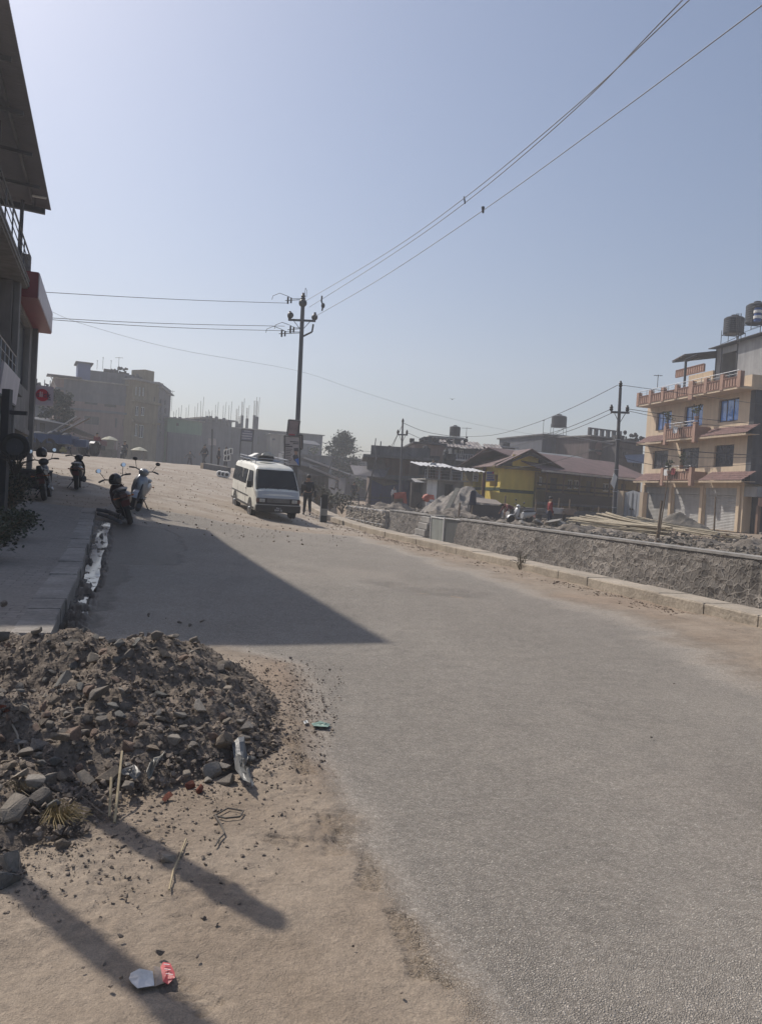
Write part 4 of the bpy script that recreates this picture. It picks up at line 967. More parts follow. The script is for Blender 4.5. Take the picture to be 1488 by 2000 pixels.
# ================================================================== two-wheelers
def two_wheeler(kind, label, group, bodym, loc, yaw, lean=.2, steer=.25, scale=1.0, extra=None):
    """x = forward, z up; built at the origin, then placed"""
    t = thing('scooter' if kind == 'scooter' else 'motorcycle', label, 'scooter' if kind == 'scooter' else 'motorcycle', (0, 0, 0), group)
    wb = 1.24; R = .245 if kind == 'scooter' else .30
    X, Y, Z = Vector((1, 0, 0)), Vector((0, 1, 0)), Vector((0, 0, 1))
    def wheel(x, w):
        prof = [(R - .075, -w / 2), (R - .02, -w / 2), (R, -w * .2), (R, w * .2), (R - .02, w / 2), (R - .075, w / 2)]
        rings = []
        o = MB().lathe(prof, (x, 0, R), 22, (X, Z, Y)).build('wheel', M_RUB, t, smooth=True)
        MB().lathe([(R - .08, -w / 2 - .004), (R - .10, -w * .3), (.05, -w * .3), (.05, w * .3), (R - .10, w * .3), (R - .08, w / 2 + .004)], (x, 0, R), 14, (X, Z, Y)).build('rim', M_DSTEEL, o, smooth=False)
        return o
    wheel(0, .11); wheel(wb, .10)
    if kind == 'scooter':
        # tail body: loft along x
        def ring(x, zc, hw, hh, n=12): return [(x, hw * math.cos(2 * math.pi * i / n), zc + hh * math.sin(2 * math.pi * i / n)) for i in range(n)]
        MB().loft([ring(-.32, .66, .07, .07), ring(-.22, .64, .14, .12), ring(0, .60, .19, .17), ring(.25, .56, .19, .19), ring(.46, .50, .16, .20), ring(.54, .46, .12, .18)]).build('body_panel', bodym, t, smooth=True)
        MB().loft([ring(-.26, .75, .10, .035), ring(-.1, .78, .15, .05), ring(.2, .76, .16, .055), ring(.42, .74, .13, .05), ring(.5, .72, .08, .03)]).build('seat', M_BLACK, t, smooth=True)
        MB().box(.44, .95, -.17, .17, .26, .33).build('floorboard', M_BLACK, t, bevel=.02)
        # front apron
        MB().loft([[(.92, -.15, .30), (.92, .15, .30), (.98, .13, .30), (.98, -.13, .30)], [(.95, -.20, .52), (.95, .20, .52), (1.06, .12, .52), (1.06, -.12, .52)], [(.93, -.19, .74), (.93, .19, .74), (1.05, .10, .76), (1.05, -.10, .76)], [(.90, -.12, .88), (.90, .12, .88), (.98, .07, .90), (.98, -.07, .90)]]).build('front_apron', bodym, t, smooth=True, bevel=.01)
        MB().tube((-.1, -.22, .28), (-.42, -.24, .36), .055, .06, 10).build('exhaust', M_DSTEEL, t)
        z_h = 1.0; xh = .90
    else:
        MB().loft([[(.35, -.10, .66), (.35, .10, .66), (.35, .09, .80), (.35, -.09, .80)], [(.55, -.14, .68), (.55, .14, .68), (.55, .11, .90), (.55, -.11, .90)], [(.85, -.11, .72), (.85, .11, .72), (.85, .07, .90), (.85, -.07, .90)]]).build('fuel_tank', bodym, t, smooth=True, bevel=.02)
        MB().box(-.30, .38, -.11, .11, .72, .80).build('seat', M_BLACK, t, bevel=.03)
        MB().loft([[(-.42, -.05, .80), (-.42, .05, .80), (-.42, .05, .88), (-.42, -.05, .88)], [(-.1, -.12, .60), (-.1, .12, .60), (-.1, .12, .74), (-.1, -.12, .74)], [(.3, -.12, .52), (.3, .12, .52), (.3, .12, .72), (.3, -.12, .72)]]).build('tail_panel', bodym, t, bevel=.01)
        MB().box(.35, .78, -.13, .13, .28, .62).build('engine', M_DSTEEL, t, bevel=.03)
        MB().path([(.75, -.1, .5), (.85, -.12, .3), (.5, -.16, .24), (-.2, -.18, .3), (-.38, -.18, .34)], .035, 8).build('exhaust', M_STEEL, t)
        MB().tube((-.0, .13, R), (.45, .11, .42), .025).tube((-.0, -.13, R), (.45, -.11, .42), .025).tube((.9, 0, .85), (.6, 0, .5), .03).build('frame', M_DSTEEL, t)
        z_h = 1.02; xh = .92
    # fork, mudguards
    for s_ in (-1, 1): MB().tube((wb, s_ * .08, R), (xh + .05, s_ * .07, .86), .022, n=7).build('fork', M_DSTEEL, t)
    def guard(x, nm):
        rr = R + .035; pts = []
        mb = MB(); vs = []; n = 9
        for i in range(n):
            a = rad(15 + 140 * i / (n - 1)) ; 
            for y in (-.07, -.04, .04, .07): vs.append((x + rr * math.cos(a), y, R + (rr - (.02 if abs(y) > .05 else 0)) * math.sin(a)))
        fs = [(i * 4 + j, i * 4 + j + 1, i * 4 + j + 5, i * 4 + j + 4) for i in range(n - 1) for j in range(3)]
        o = mb.add(vs, fs).build(nm, bodym if nm == 'front_mudguard' else M_BLACK, t); sd = o.modifiers.new('s', 'SOLIDIFY'); sd.thickness = .006
    guard(wb, 'front_mudguard'); guard(0, 'rear_mudguard')
    # steering head group
    c, s_ = math.cos(steer), math.sin(steer)
    HF = FR((xh, 0, z_h), (c, s_, 0), (-s_, c, 0))
    MB(HF).path([(-.06, -.34, .02), (-.02, -.22, .04), (0, -.08, 0), (0, .08, 0), (-.02, .22, .04), (-.06, .34, .02)], .015, 7).build('handlebar', M_DSTEEL, t)
    for sg in (-1, 1): MB(HF).tube((-.07, sg * .37, .02), (-.03, sg * .25, .04), .021, n=8).build('grip', M_BLACK, t)
    hb = MB(HF).ball((.03, 0, -.03), (.10, .13, .10), 14, 9).build('head_cowl', bodym if kind == 'scooter' else M_BLACK, t, smooth=True)
    MB(HF).ball((.10, 0, -.03), (.045, .085, .065), 12, 8).build('headlight', glass('lens', (.3, .3, .3), .1), hb, smooth=True)
    for sg in (-1, 1):
        m_ = MB(HF).tube((0, sg * .2, .04), (.0, sg * .27, .22), .007, n=6).ball((.0, sg * .29, .26), (.018, .062, .045), 12, 7).build('mirror', M_BLACK, t, smooth=True)
        MB(HF).lathe([(.05, 0), (.045, .004)], (-.018, sg * .29, .26), 14, (Vector((0, 1, 0)), Vector((0, 0, 1)), Vector((-1, 0, 0)))).build('mirror_glass', mat('mirror_glass', (.8, .8, .85), .05, .02, 3, 0, 10, 1.0), m_)
    MB().box(-.36, -.30, -.08, .08, .60, .68).build('tail_light', mat('tail_lens', (.06, .01, .01), .25, .1, 5, 0, 10), t, bevel=.01)
    for sg in (-1, 1): MB().tube((-.30, sg * .08, .62), (-.32, sg * .17, .62), .012, n=6).ball((-.32, sg * .19, .62), (.03, .03, .022), 8, 6).build('indicator', mat('amber_lens', (.35, .10, .01), .3, .1, 5, 0, 10), t, smooth=True)
    MB().plate([(-.36, -.09, .55), (-.36, .09, .55), (-.31, .09, .42), (-.31, -.09, .42)], (-.006, 0, 0)).build('number_plate', mat('plate_red', (.09, .015, .015), .5, .1, 5, 0, 10), t)
    MB().tube((.42, .12, .26), (.34, .30, .02), .014, n=6).build('side_stand', M_DSTEEL, t)
    if extra: extra(t, HF)
    t.scale = (scale,) * 3
    t.location = loc
    # yaw: direction of travel angle from +x; lean: roll about travel axis (positive leans to the rider's left)
    t.rotation_euler = (Matrix.Rotation(yaw, 4, 'Z') @ Matrix.Rotation(-lean, 4, 'X')).to_euler()
    return t
P_BLACK = paint('black_paint', (.012, .012, .014), .25); P_SILVER = paint('silver_paint', (.30, .31, .33), .3, .6); P_DRED = paint('dark_red_paint', (.03, .012, .014), .3); P_DBLUE = paint('dark_blue_grey_paint', (.02, .024, .03), .3)
def yaw_to(v): return math.atan2(v[1], v[0])
def scooter_at(px, py, yaw, kind, label, m, lean, scale=1.0, group='two-wheelers parked by the pavement', **k):
    g = G(px, py); o = two_wheeler(kind, label, group, m, (0, 0, 0), yaw, lean, scale=scale, **k)
    # the given pixel is the ground under the near wheel; shift so that the wheel stands there
    o.location = g; return o
# rear wheel is at the origin
g = G(88, 978); PAVE = .18
s1 = two_wheeler('motorcycle', 'dark motorcycle with a black helmet hung on its handlebar, furthest left on the pavement', 'two-wheelers parked by the pavement', P_DBLUE, g + Vector((0, 0, .0)), rad(108), .16, steer=.3, scale=1.08)
g2 = G(150, 959)
s2 = two_wheeler('scooter', 'black scooter standing upright, second from the left, beyond the pavement end', 'two-wheelers parked by the pavement', P_BLACK, g2, rad(108), .05, steer=-.3, scale=1.08)
g3 = G(256, 1024)
s3 = two_wheeler('scooter', 'dark scooter leaning hard to the left with a helmet-shaped box behind its seat', 'two-wheelers parked by the pavement', P_DRED, g3, rad(113), .33, steer=.25, scale=1.12)
g4 = G(270, 1000)
s4 = two_wheeler('scooter', 'silver scooter facing the camera with its mirrors raised, between the black scooters and the van', 'two-wheelers parked by the pavement', P_SILVER, g4 + Vector((-.36, 1.2, .05)), rad(-80), .2, steer=.25, scale=1.1)
MATS_HELM = paint('helmet_black', (.01, .01, .012), .12)
def helmet(c, r, label, group=None, yaw=0):
    t = thing('helmet', label, 'helmet', tuple(c), group); F = rotz(c, yaw)
    MB(F).lathe([(r * .80, -.9 * r), (r * .97, -.55 * r), (r * 1.02, -.1 * r), (r * .95, .35 * r), (r * .72, .7 * r), (r * .35, .93 * r), (r * .05, 1.0 * r)], (0, 0, 0), 18).build('shell', MATS_HELM, t, smooth=True)
    MB(F).loft([[(r * 1.0 * math.cos(a), r * 1.05 * math.sin(a), z) for a in [rad(-60 + 15 * i) for i in range(9)]] for z in (-.42 * r, .2 * r)], cap=False).build('visor', glass('visor', (.02, .02, .025), .1), t)
    MB(F).lathe([(r * .78, -.93 * r), (r * .82, -.86 * r)], (0, 0, 0), 18).build('rim', M_WHITE, t)
    return t
bpy.context.view_layer.update()
helmet(s1.matrix_world @ Vector((.86, .02, 1.24)), .145, 'black full-face helmet sitting on the handlebar of the leftmost motorcycle')
helmet(s3.matrix_world @ Vector((.62, .0, 1.0)), .15, 'black helmet perched on the seat of the hard-leaning dark scooter')
# hose or pipes lying by the third scooter
for k, (pix, r) in enumerate((([(190, 1002), (215, 1006), (240, 1018)], .05), ([(192, 1010), (212, 1016), (236, 1026)], .045))):
    pts = [tuple(G(*p) + Vector((0, 0, .07))) for p in pix]
    o = MB().path(pts, r, 8).build('drain_pipe', M_DCONC, None); tag(o, ('upper' if k == 0 else 'lower') + ' dusty pipe lying by the kerb end beneath the leaning scooter', 'pipe', 'pipes by the kerb end')
# ================================================================== minibus
P_CREAM = mat('cream_paint', (.74, .73, .66), .38, .07, 1.5, .02, 8, fine=.05, streak=.08)
P_GREYW = mat('bonnet_paint', (.45, .46, .47), .35, .06, 2, .02, 8)
def minibus(loc, yaw):
    t = thing('minibus', 'cream and white minibus with a loaded roof rack driving towards the camera', 'minibus', (0, 0, 0))
    def hw(z): return .845 - max(0, z - 1.05) * .13 - max(0, .45 - z) * .1
    st_ = [(0, .42, 1.70), (.05, .36, 1.84), (.22, .34, 1.93), (1.2, .33, 1.97), (2.4, .33, 1.97), (3.3, .33, 1.95), (3.62, .33, 1.90), (3.78, .33, 1.80), (4.02, .33, 1.47), (4.28, .33, 1.13), (4.44, .34, 1.06), (4.56, .36, .90), (4.6, .40, .70)]
    rings = []
    for x, zb, zt in st_:
        fx = 1 - .06 * sstep(4.2, 4.6, x) - .05 * sstep(.2, 0, x)
        side = [zb, zb + (zt - zb) * .15, zb + (zt - zb) * .42, min(zt - .10, 1.05) if zt > 1.3 else zb + (zt - zb) * .7, zb + (zt - zb) * .93]
        side = sorted(side); tp = [(hw(zt) - .06, zt - .03), (hw(zt) - .18, zt), (hw(zt) * .4, zt + .012)]
        L_ = [(x, hw(z) * fx, z) for z in side] + [(x, w * fx, z) for w, z in tp]
        rings.append(L_ + [(x, -y, z) for _, y, z in L_[::-1]])
    MB().loft(rings).build('body', P_CREAM, t, smooth=True)
    # lower grey band and bonnet
    MB().plate([(4.455, -.76, 1.045), (4.455, .76, 1.045), (4.60, .74, .80), (4.60, -.74, .80)], (.014, 0, .008)).build('bonnet', P_GREYW, t, bevel=.004)
    # windscreen
    ws = MB().plate([(4.30, -.755, 1.12), (4.30, .755, 1.12), (3.835, .665, 1.745), (3.835, -.665, 1.745)], (.02, 0, .014)).build('windscreen', M_GLASS, t)
    mb = MB(); 
    for a, b in (((4.31, -.78, 1.10), (3.81, -.69, 1.78)), ((4.31, .78, 1.10), (3.81, .69, 1.78)), ((4.32, -.78, 1.10), (4.32, .78, 1.10)), ((3.82, -.69, 1.77), (3.82, .69, 1.77))): mb.tube(a, b, .018, n=6)
    mb.build('windscreen_seal', M_BLACK, t)
    for y in (-.45, 0.0, .42): MB().tube((4.345, y, 1.11), (4.22, y + .36, 1.27), .009, n=5).build('wiper', M_BLACK, t)
    # sun visor card and blue cloth on the dash
    MB().box(3.93, 4.10, -.32, .1, 1.30, 1.34).build('dashboard_cloth', mat('dash_blue', (.03, .10, .25), .6, .1, 4, .02, 10), t)
    # side windows on both flanks
    def side_panel(x0, x1, z0, z1, sg, m, nm, off=.012, x0t=None, x1t=None):
        x0t = x0 if x0t is None else x0t; x1t = x1 if x1t is None else x1t
        return MB().plate([(x0, sg * (hw(z0) + .002), z0), (x1, sg * (hw(z0) + .002), z0), (x1t, sg * (hw(z1) + .002), z1), (x0t, sg * (hw(z1) + .002), z1)], (0, sg * off, 0)).build(nm, m, t)
    for sg in (-1, 1):
        for a, b, at, bt in ((.12, 1.28, .20, 1.28), (1.36, 2.72, 1.36, 2.72), (2.92, 4.02, 2.92, 3.62)):
            side_panel(a, b, 1.16, 1.70, sg, M_GLASS, 'side_window', x0t=at, x1t=bt)
        MB().box(2.0, 2.03, sg * .80 - .02, sg * .80 + .02, 1.16, 1.70).build('window_bar', P_CREAM, t)
        for x in (1.32, 2.82):
            mbx = MB(); mbx.plate([(x, sg * (hw(.45) + .004), .45), (x + .012, sg * (hw(.45) + .004), .45), (x + .012, sg * (hw(1.1) + .004), 1.1), (x, sg * (hw(1.1) + .004), 1.1)], (0, sg * .003, 0)); mbx.build('door_seam', M_BLACK, t)
        side_panel(.15, 3.3, .72, .765, sg, M_DSTEEL, 'side_stripe', .012)
        side_panel(.1, 4.4, .36, .44, sg, M_DSTEEL, 'sill', .01)
        MB().box(2.86, 2.96, sg * .86 - .015, sg * .86 + .015, .98, 1.01).build('door_handle', M_BLACK, t)
        m_ = MB().tube((4.05, sg * .84, 1.12), (4.2, sg * 1.0, 1.22), .015, n=6).box(4.16, 4.22, sg * 1.02 - .09, sg * 1.02 + .09, 1.12, 1.36).build('door_mirror', M_BLACK, t, bevel=.01)
    # front end
    MB().box(4.585, 4.625, -.44, .44, .64, .80).build('grille', M_BLACK, t, bevel=.008)
    mb = MB()
    for z in (.66, .70, .74, .78): mb.box(4.62, 4.634, -.42, .42, z, z + .012)
    mb.build('grille_slat', M_STEEL, t)
    MB().box(4.58, 4.62, -.80, .80, .585, .80).build('lamp_surround', M_BLACK, t, bevel=.01)
    for sg in (-1, 1):
        o = MB().box(4.61, 4.645, sg * .60 - .10, sg * .60 + .10, .65, .775).build('headlight', glass('headlamp', (.45, .45, .42), .1), t, bevel=.012)
        MB().lathe([(.05, 0), (.045, .01)], (4.645, sg * .60, .712), 14, (Vector((0, 1, 0)), Vector((0, 0, 1)), Vector((1, 0, 0)))).build('lamp_ring', M_STEEL, o)
        MB().box(4.55, 4.632, sg * .765 - .05, sg * .765 + .05, .65, .775).build('indicator', mat('amber', (.14, .06, .04), .3, .1, 5, 0, 10), t, bevel=.01)
    MB().box(4.5, 4.70, -.83, .83, .30, .56).build('bumper', M_BLACK, t, bevel=.03)
    MB().box(4.62, 4.712, -.82, .82, .555, .585).build('bumper_trim', M_STEEL, t)
    pl = MB().box(4.70, 4.715, -.22, .22, .34, .50).build('number_plate', mat('black_plate', (.02, .02, .02), .4, .1, 5, 0, 10), t)
    NF = FR((4.718, 0, .455), (0, 1, 0), (-1, 0, 0)); PW = mat('plate_white', (.5, .5, .5), .5, .05, 5, 0, 10)
    text('BA 1', .085, NF, PW, 'plate_letters', pl, .003); text('KHA 32', .085, FR((4.718, 0, .38), (0, 1, 0), (-1, 0, 0)), PW, 'plate_numbers', pl, .003)
    MB().box(-.06, .03, -.8, .8, .34, .5).build('rear_bumper', M_BLACK, t, bevel=.02)
    # wheels
    X, Y, Z = Vector((1, 0, 0)), Vector((0, 1, 0)), Vector((0, 0, 1))
    for x in (.88, 3.72):
        for sg in (-1, 1):
            MB().lathe([(.375, 0), (.375, .012)], (x, sg * .842, .36), 24, (X, Z, Y * sg)).build('wheel_arch', M_BLACK, t)
            o = MB().lathe([(.20, -.18), (.29, -.18), (.318, -.14), (.318, -.03), (.29, .02), (.20, .02)], (x, sg * .835, .315), 24, (X, Z, Y * sg)).build('wheel', M_RUB, t, smooth=True)
            h = MB().lathe([(.205, -.1), (.20, .022), (.15, .0), (.08, .005), (.06, .03), (.0, .03)], (x, sg * .838, .315), 20, (X, Z, Y * sg)).build('rim', M_STEEL, o, smooth=True)
            MB().lathe([(.065, .03), (.055, .055), (.0, .06)], (x, sg * .838, .315), 12, (X, Z, Y * sg)).build('hubcap', M_STEEL, o)
            MB().box(x - .42, x - .40, sg * .75 - .1, sg * .75 + .1, .14, .42).build('mudflap', M_BLACK, t)
    # roof rack
    mb = MB(); 
    for sg in (-1, 1):
        mb.tube((.25, sg * .62, 2.16), (3.25, sg * .62, 2.16), .017, n=6); mb.tube((.25, sg * .62, 2.06), (3.25, sg * .62, 2.06), .012, n=6)
        for x in (.25, 1.0, 1.75, 2.5, 3.25): mb.tube((x, sg * .64, 1.93), (x, sg * .62, 2.16), .013, n=6)
    for i in range(13): x = .25 + 3.0 * i / 12; mb.tube((x, -.62, 2.06), (x, .62, 2.06), .011, n=5)
    for x in (.25, 3.25): mb.tube((x, -.62, 2.16), (x, .62, 2.16), .015, n=6)
    mb.build('roof_rack', M_STEEL, t)
    for x in (.45, .95, 1.5): MB().plate([(x, -.70, 1.90), (x, -.60, 1.99), (x, .60, 1.99), (x, .70, 1.90), (x, .60, 1.96), (x, -.60, 1.96)], (.1, 0, 0)).build('roof_strap', M_BLACK, t)
    t.location = loc; t.rotation_euler = (0, 0, yaw)
    return t
VYAW = rad(-68)      # +x (front) turned towards the camera and to the right
fa = G(530, 1011)
vloc = fa - Vector((math.cos(VYAW), math.sin(VYAW), 0)) * 3.72
# follow the slope of the road
za, zb = hxy(fa.x, fa.y), hxy(vloc.x, vloc.y)
VAN = minibus(Vector((vloc.x, vloc.y, za - (za - hxy(vloc.x + math.cos(VYAW) * .88, vloc.y + math.sin(VYAW) * .88)) / 2.84 * -3.72)), VYAW)
r0 = Vector((vloc.x + math.cos(VYAW) * .88, vloc.y + math.sin(VYAW) * .88)); zr = hxy(r0.x, r0.y); pitch = math.atan2(zr - za, 2.84)
VAN.rotation_euler = (Matrix.Rotation(VYAW, 4, 'Z') @ Matrix.Rotation(pitch, 4, 'Y')).to_euler(); VAN.location.z = zr + .88 * math.tan(pitch)
bpy.context.view_layer.update()
VM = VAN.matrix_world.copy()
def on_van(name, label, cat, p, fn):
    t = thing(name, label, cat, (0, 0, 0)); fn(t); t.matrix_world = VM @ Matrix.Translation(p); return t
def spare(t):
    X, Y, Z = Vector((1, 0, 0)), Vector((0, 1, 0)), Vector((0, 0, 1))
    MB().lathe([(.19, 0), (.29, 0), (.32, .05), (.32, .12), (.29, .17), (.19, .17)], n=24).build('tyre', M_RUB, t, smooth=True)
    MB().lathe([(.185, .02), (.185, .15), (.12, .10), (.0, .09)], n=16).build('rim', M_DSTEEL, t)
on_van('spare_wheel', 'spare wheel lying flat on the minibus roof rack', 'spare wheel', Vector((2.55, -.1, 2.08)), spare)
def sack(t):
    MB().loft([[(x, w * math.cos(a) , .13 + h * math.sin(a)) for a in [2 * math.pi * i / 10 for i in range(10)]] for x, w, h in ((-.2, .05, .04), (-.16, .2, .12), (0, .27, .14), (.12, .24, .17), (.2, .06, .05))]).build('sack', cloth('sack', (.42, .42, .40)), t, smooth=True)
    MB().tube((.18, 0, .13), (.28, .02, .2), .03, .05, 8).build('tied_neck', cloth('sack2', (.4, .4, .38)), t)
on_van('white_sack', 'pale tied sack on the minibus roof rack behind the spare wheel', 'sack', Vector((1.35, .25, 2.08)), sack)
def board(t): MB().plate([(-.3, -.15, 0), (.3, -.12, .02), (.32, .15, .16), (-.28, .12, .14)], (0, 0, .02)).build('board', M_WHITE, t); MB().tube((-.3, 0, .06), (.3, .02, .1), .012).build('batten', M_WOOD, t)
on_van('white_board', 'white board tilted on the rear of the minibus roof rack', 'board', Vector((.75, -.2, 2.10)), board)
# person beside the minibus, seen from behind
g = col(599, 33.5)
pb = person(g, rad(180 + 12), 'person in a dark jacket walking away beside the minibus with a bag on the shoulder', C_DARK, C_DARK, 1.76, 'walk')
bag = thing('shoulder_bag', 'dark shoulder bag carried at the hip of the person beside the minibus', 'bag', tuple(g + Vector((.30, -.02, .82))))
MB(rotz(g + Vector((.30, -.02, .82)), rad(12))).box(-.06, .06, -.18, .18, -.02, .26).build('pouch', M_BLACK, bag, bevel=.03)
MB(rotz(g + Vector((.30, -.02, .82)), rad(12))).path([(0, 0, .24), (-.12, -.02, .62), (-.3, 0, .64), (-.3, .05, .5)], .014, 5).build('strap', M_BLACK, bag)
# ================================================================== right bank: walls, kerb furniture
def W(s, t, z): x, y = xy(s, t); return Vector((x, y, z))
USV = Vector((-.3, .954, 0)); UTV = Vector((.954, .3, 0))
def masonry(name, scale, c0, c1, mort, ridge=1.0, dist=.06, white=0.0):
    m = bpy.data.materials.new(name); m.use_nodes = True; N = m.node_tree.nodes; L = m.node_tree.links; b = N['Principled BSDF']
    tc = N.new('ShaderNodeTexCoord'); n0 = N.new('ShaderNodeTexNoise'); n0.inputs['Scale'].default_value = 2.2; n0.inputs['Detail'].default_value = 4; L.new(tc.outputs['Object'], n0.inputs['Vector'])
    mx = N.new('ShaderNodeVectorMath'); mx.operation = 'MULTIPLY_ADD'; L.new(n0.outputs['Color'], mx.inputs[0]); mx.inputs[1].default_value = (.35, .35, .35); L.new(tc.outputs['Object'], mx.inputs[2])
    v = N.new('ShaderNodeTexVoronoi'); v.feature = 'DISTANCE_TO_EDGE'; v.inputs['Scale'].default_value = scale; L.new(mx.outputs[0], v.inputs['Vector'])
    v2 = N.new('ShaderNodeTexVoronoi'); v2.inputs['Scale'].default_value = scale; L.new(mx.outputs[0], v2.inputs['Vector'])
    sp = N.new('ShaderNodeSeparateColor'); L.new(v2.outputs['Color'], sp.inputs[0])
    cm = N.new('ShaderNodeMix'); cm.data_type = 'RGBA'; L.new(sp.outputs[0], cm.inputs[0]); cm.inputs[6].default_value = (*c0, 1); cm.inputs[7].default_value = (*c1, 1)
    r = N.new('ShaderNodeMapRange'); r.inputs[1].default_value = dist * .5; r.inputs[2].default_value = dist; r.inputs[3].default_value = 1; r.inputs[4].default_value = 0; L.new(v.outputs['Distance'], r.inputs[0])
    n1 = N.new('ShaderNodeTexNoise'); n1.inputs['Scale'].default_value = .45; n1.inputs['Detail'].default_value = 5; L.new(tc.outputs['Object'], n1.inputs['Vector'])
    r1 = N.new('ShaderNodeMapRange'); r1.inputs[1].default_value = .35; r1.inputs[2].default_value = .65; r1.inputs[3].default_value = .55; r1.inputs[4].default_value = 1.25; L.new(n1.outputs[0], r1.inputs[0])
    cm2 = N.new('ShaderNodeMix'); cm2.data_type = 'RGBA'; L.new(r.outputs[0], cm2.inputs[0]); L.new(cm.outputs[2], cm2.inputs[6]); cm2.inputs[7].default_value = (*mort, 1)
    sc = N.new('ShaderNodeVectorMath'); sc.operation = 'SCALE'; L.new(cm2.outputs[2], sc.inputs[0]); L.new(r1.outputs[0], sc.inputs['Scale']); L.new(sc.outputs[0], b.inputs['Base Color'])
    h = N.new('ShaderNodeMath'); h.operation = 'MULTIPLY'; L.new(r.outputs[0], h.inputs[0]); h.inputs[1].default_value = ridge
    n3 = N.new('ShaderNodeTexNoise'); n3.inputs['Scale'].default_value = 9; n3.inputs['Detail'].default_value = 5; L.new(tc.outputs['Object'], n3.inputs['Vector'])
    h2 = N.new('ShaderNodeMath'); h2.operation = 'ADD'; L.new(h.outputs[0], h2.inputs[0]); L.new(n3.outputs[0], h2.inputs[1])
    bp = N.new('ShaderNodeBump'); bp.inputs['Strength'].default_value = 1; bp.inputs['Distance'].default_value = .05; L.new(h2.outputs[0], bp.inputs['Height']); L.new(bp.outputs[0], b.inputs['Normal']); b.inputs['Roughness'].default_value = .93
    return m
M_MAS = masonry('plum_masonry', 4.4, (.10, .09, .08), (.18, .16, .14), (.23, .205, .18), 2.6, .12)
WT = 15.5; WH = .34
def wall_piece(name, label, s0, s1, cat='wall', lean=.18):
    c = W((s0 + s1) / 2, WT + .25, -1.5); F = FR(W(s0, WT, 0), USV, UTV)
    t = thing(name, label, cat, tuple(c)); L = s1 - s0
    n = int(L / .22); mz = 12; vs = []; fs = []
    for i in range(n + 1):
        for j in range(mz + 1):
            z = -1.55 + (WH - .0 + 1.55) * j / mz; x = L * i / n
            q = W(s0 + x, WT, z); d = .10 * (abs(pnoise(Vector((q.x * 2.7, q.y * 2.7, z * 2.7)))) + .5 * pnoise(Vector((q.x * 6, q.y * 6, z * 6)))) * (1 if j < mz else 0)
            vs.append((x, -lean * (1 - j / mz) - d, z))
    for i in range(n):
        for j in range(mz): a = i * (mz + 1) + j; fs.append((a, a + mz + 1, a + mz + 2, a + 1))
    mb = MB(F); mb.add(vs, fs); mb.box(0, L, .0, .5, -1.5, WH - .01)
    mb.build('masonry', M_MAS, t)
    MB(F).box(-.02, L + .02, -.05, .52, WH, WH + .07).build('coping', M_CONC, t)
wall_piece('retaining_wall', 'long rough stone retaining wall with pale coping along the far side of the channel', -2, 36.3)
wall_piece('retaining_wall', 'shorter stone retaining wall between the sheet-metal shutter and the gabion wall', 39.2, 47.4)
# bare link behind the metal sheets
t = thing('stone_steps', 'stepped stack of grey blocks against the retaining wall left of the metal shutter', 'steps', tuple(W(40, 14.8, -1.5)))
F = FR(W(39.4, WT, 0), USV, UTV)
for i in range(5): MB(F).box(.1 + .0 * i, 1.9 - .12 * i, -.75 + .12 * i, -.15, -1.5 + .36 * i, -1.5 + .36 * (i + 1) - .015).build('block', M_CONC, t, bevel=.03)
# metal formwork at the wall gap
t = thing('metal_shutter_panel', 'upright grey-green metal formwork sheet closing a gap in the retaining wall', 'formwork', tuple(W(37.4, 14.9, -1.5)))
MSH = mat('formwork_sheet', (.26, .275, .25), .6, .12, 1.5, .05, 12, .2, streak=.2)
F = FR(W(35.5, WT - .35, 0), USV, UTV)
MB(F).box(1.55, 3.5, 0, .03, -1.5, .36).build('sheet', MSH, t)
mb = MB(F)
for x in (1.58, 3.44): mb.box(x, x + .05, -.05, 0, -1.5, .40)
mb.box(1.63, 3.44, -.04, 0, .30, .36); mb.build('frame', M_WHITE, t)
t = thing('dark_shutter_panel', 'darker metal formwork sheet right of the grey-green one at the wall gap', 'formwork', tuple(W(36.2, 14.9, -1.5)))
MB(F).plate([(1.52, 0.02, -1.5), (1.52, 0.02, .36), (.05, .42, .33), (.05, .42, -1.5)], (0, .03, 0)).build('sheet', mat('formwork_dark', (.10, .105, .10), .7, .15, 1.5, .05, 12, streak=.2), t)
MB(F).plate([(1.50, 0.0, .33), (1.50, 0.0, .38), (.05, .40, .36), (.05, .40, .31)], (0, -.03, 0)).build('edge_strip', M_WHITE, t)
# gabion wall
M_GAB = mat('gabion_stone', (.36, .32, .27), .92, .6, 3.4, .3, 20, fine=.25)
def gabion(s0, s1, z0, z1, label):
    t = thing('gabion_wall', label, 'gabion wall', tuple(W((s0 + s1) / 2, WT, z0))); F = FR(W(s0, WT - .42, 0), USV, UTV); L = s1 - s0
    r_ = random.Random(5); mb = MB(F); mb.box(0, L, .12, 1.0, z0, z1 - .08)
    vs0 = []
    nx, nz = int(L / .21), int((z1 - z0) / .2)
    for i in range(nx):
        for j in range(nz):
            x = (i + .5 + r_.uniform(-.5, .5)) * L / nx; z = z0 + (j + .5 + r_.uniform(-.5, .5)) * (z1 - z0) / nz
            a, b, c = r_.uniform(.06, .15), r_.uniform(.08, .13), r_.uniform(.06, .13); mb.ball((x, r_.uniform(.05, .14), z), (a, b, c), 6, 4)
        for y in (.3, .55, .8): mb.ball(((i + .5) * L / nx, y, z1 - .08), (.12, .12, .1), 6, 4)
    mb.build('stones', M_GAB, t)
    wb = MB(F)
    for x in np.arange(0, L + .1, 1.0): wb.tube((x, -.02, z0), (x, -.02, z1), .012, n=4)
    for z in (z0, (z0 + z1) / 2, z1): wb.tube((0, -.02, z), (L, -.02, z), .012, n=4)
    wb.build('wire_basket', M_STEEL, t)
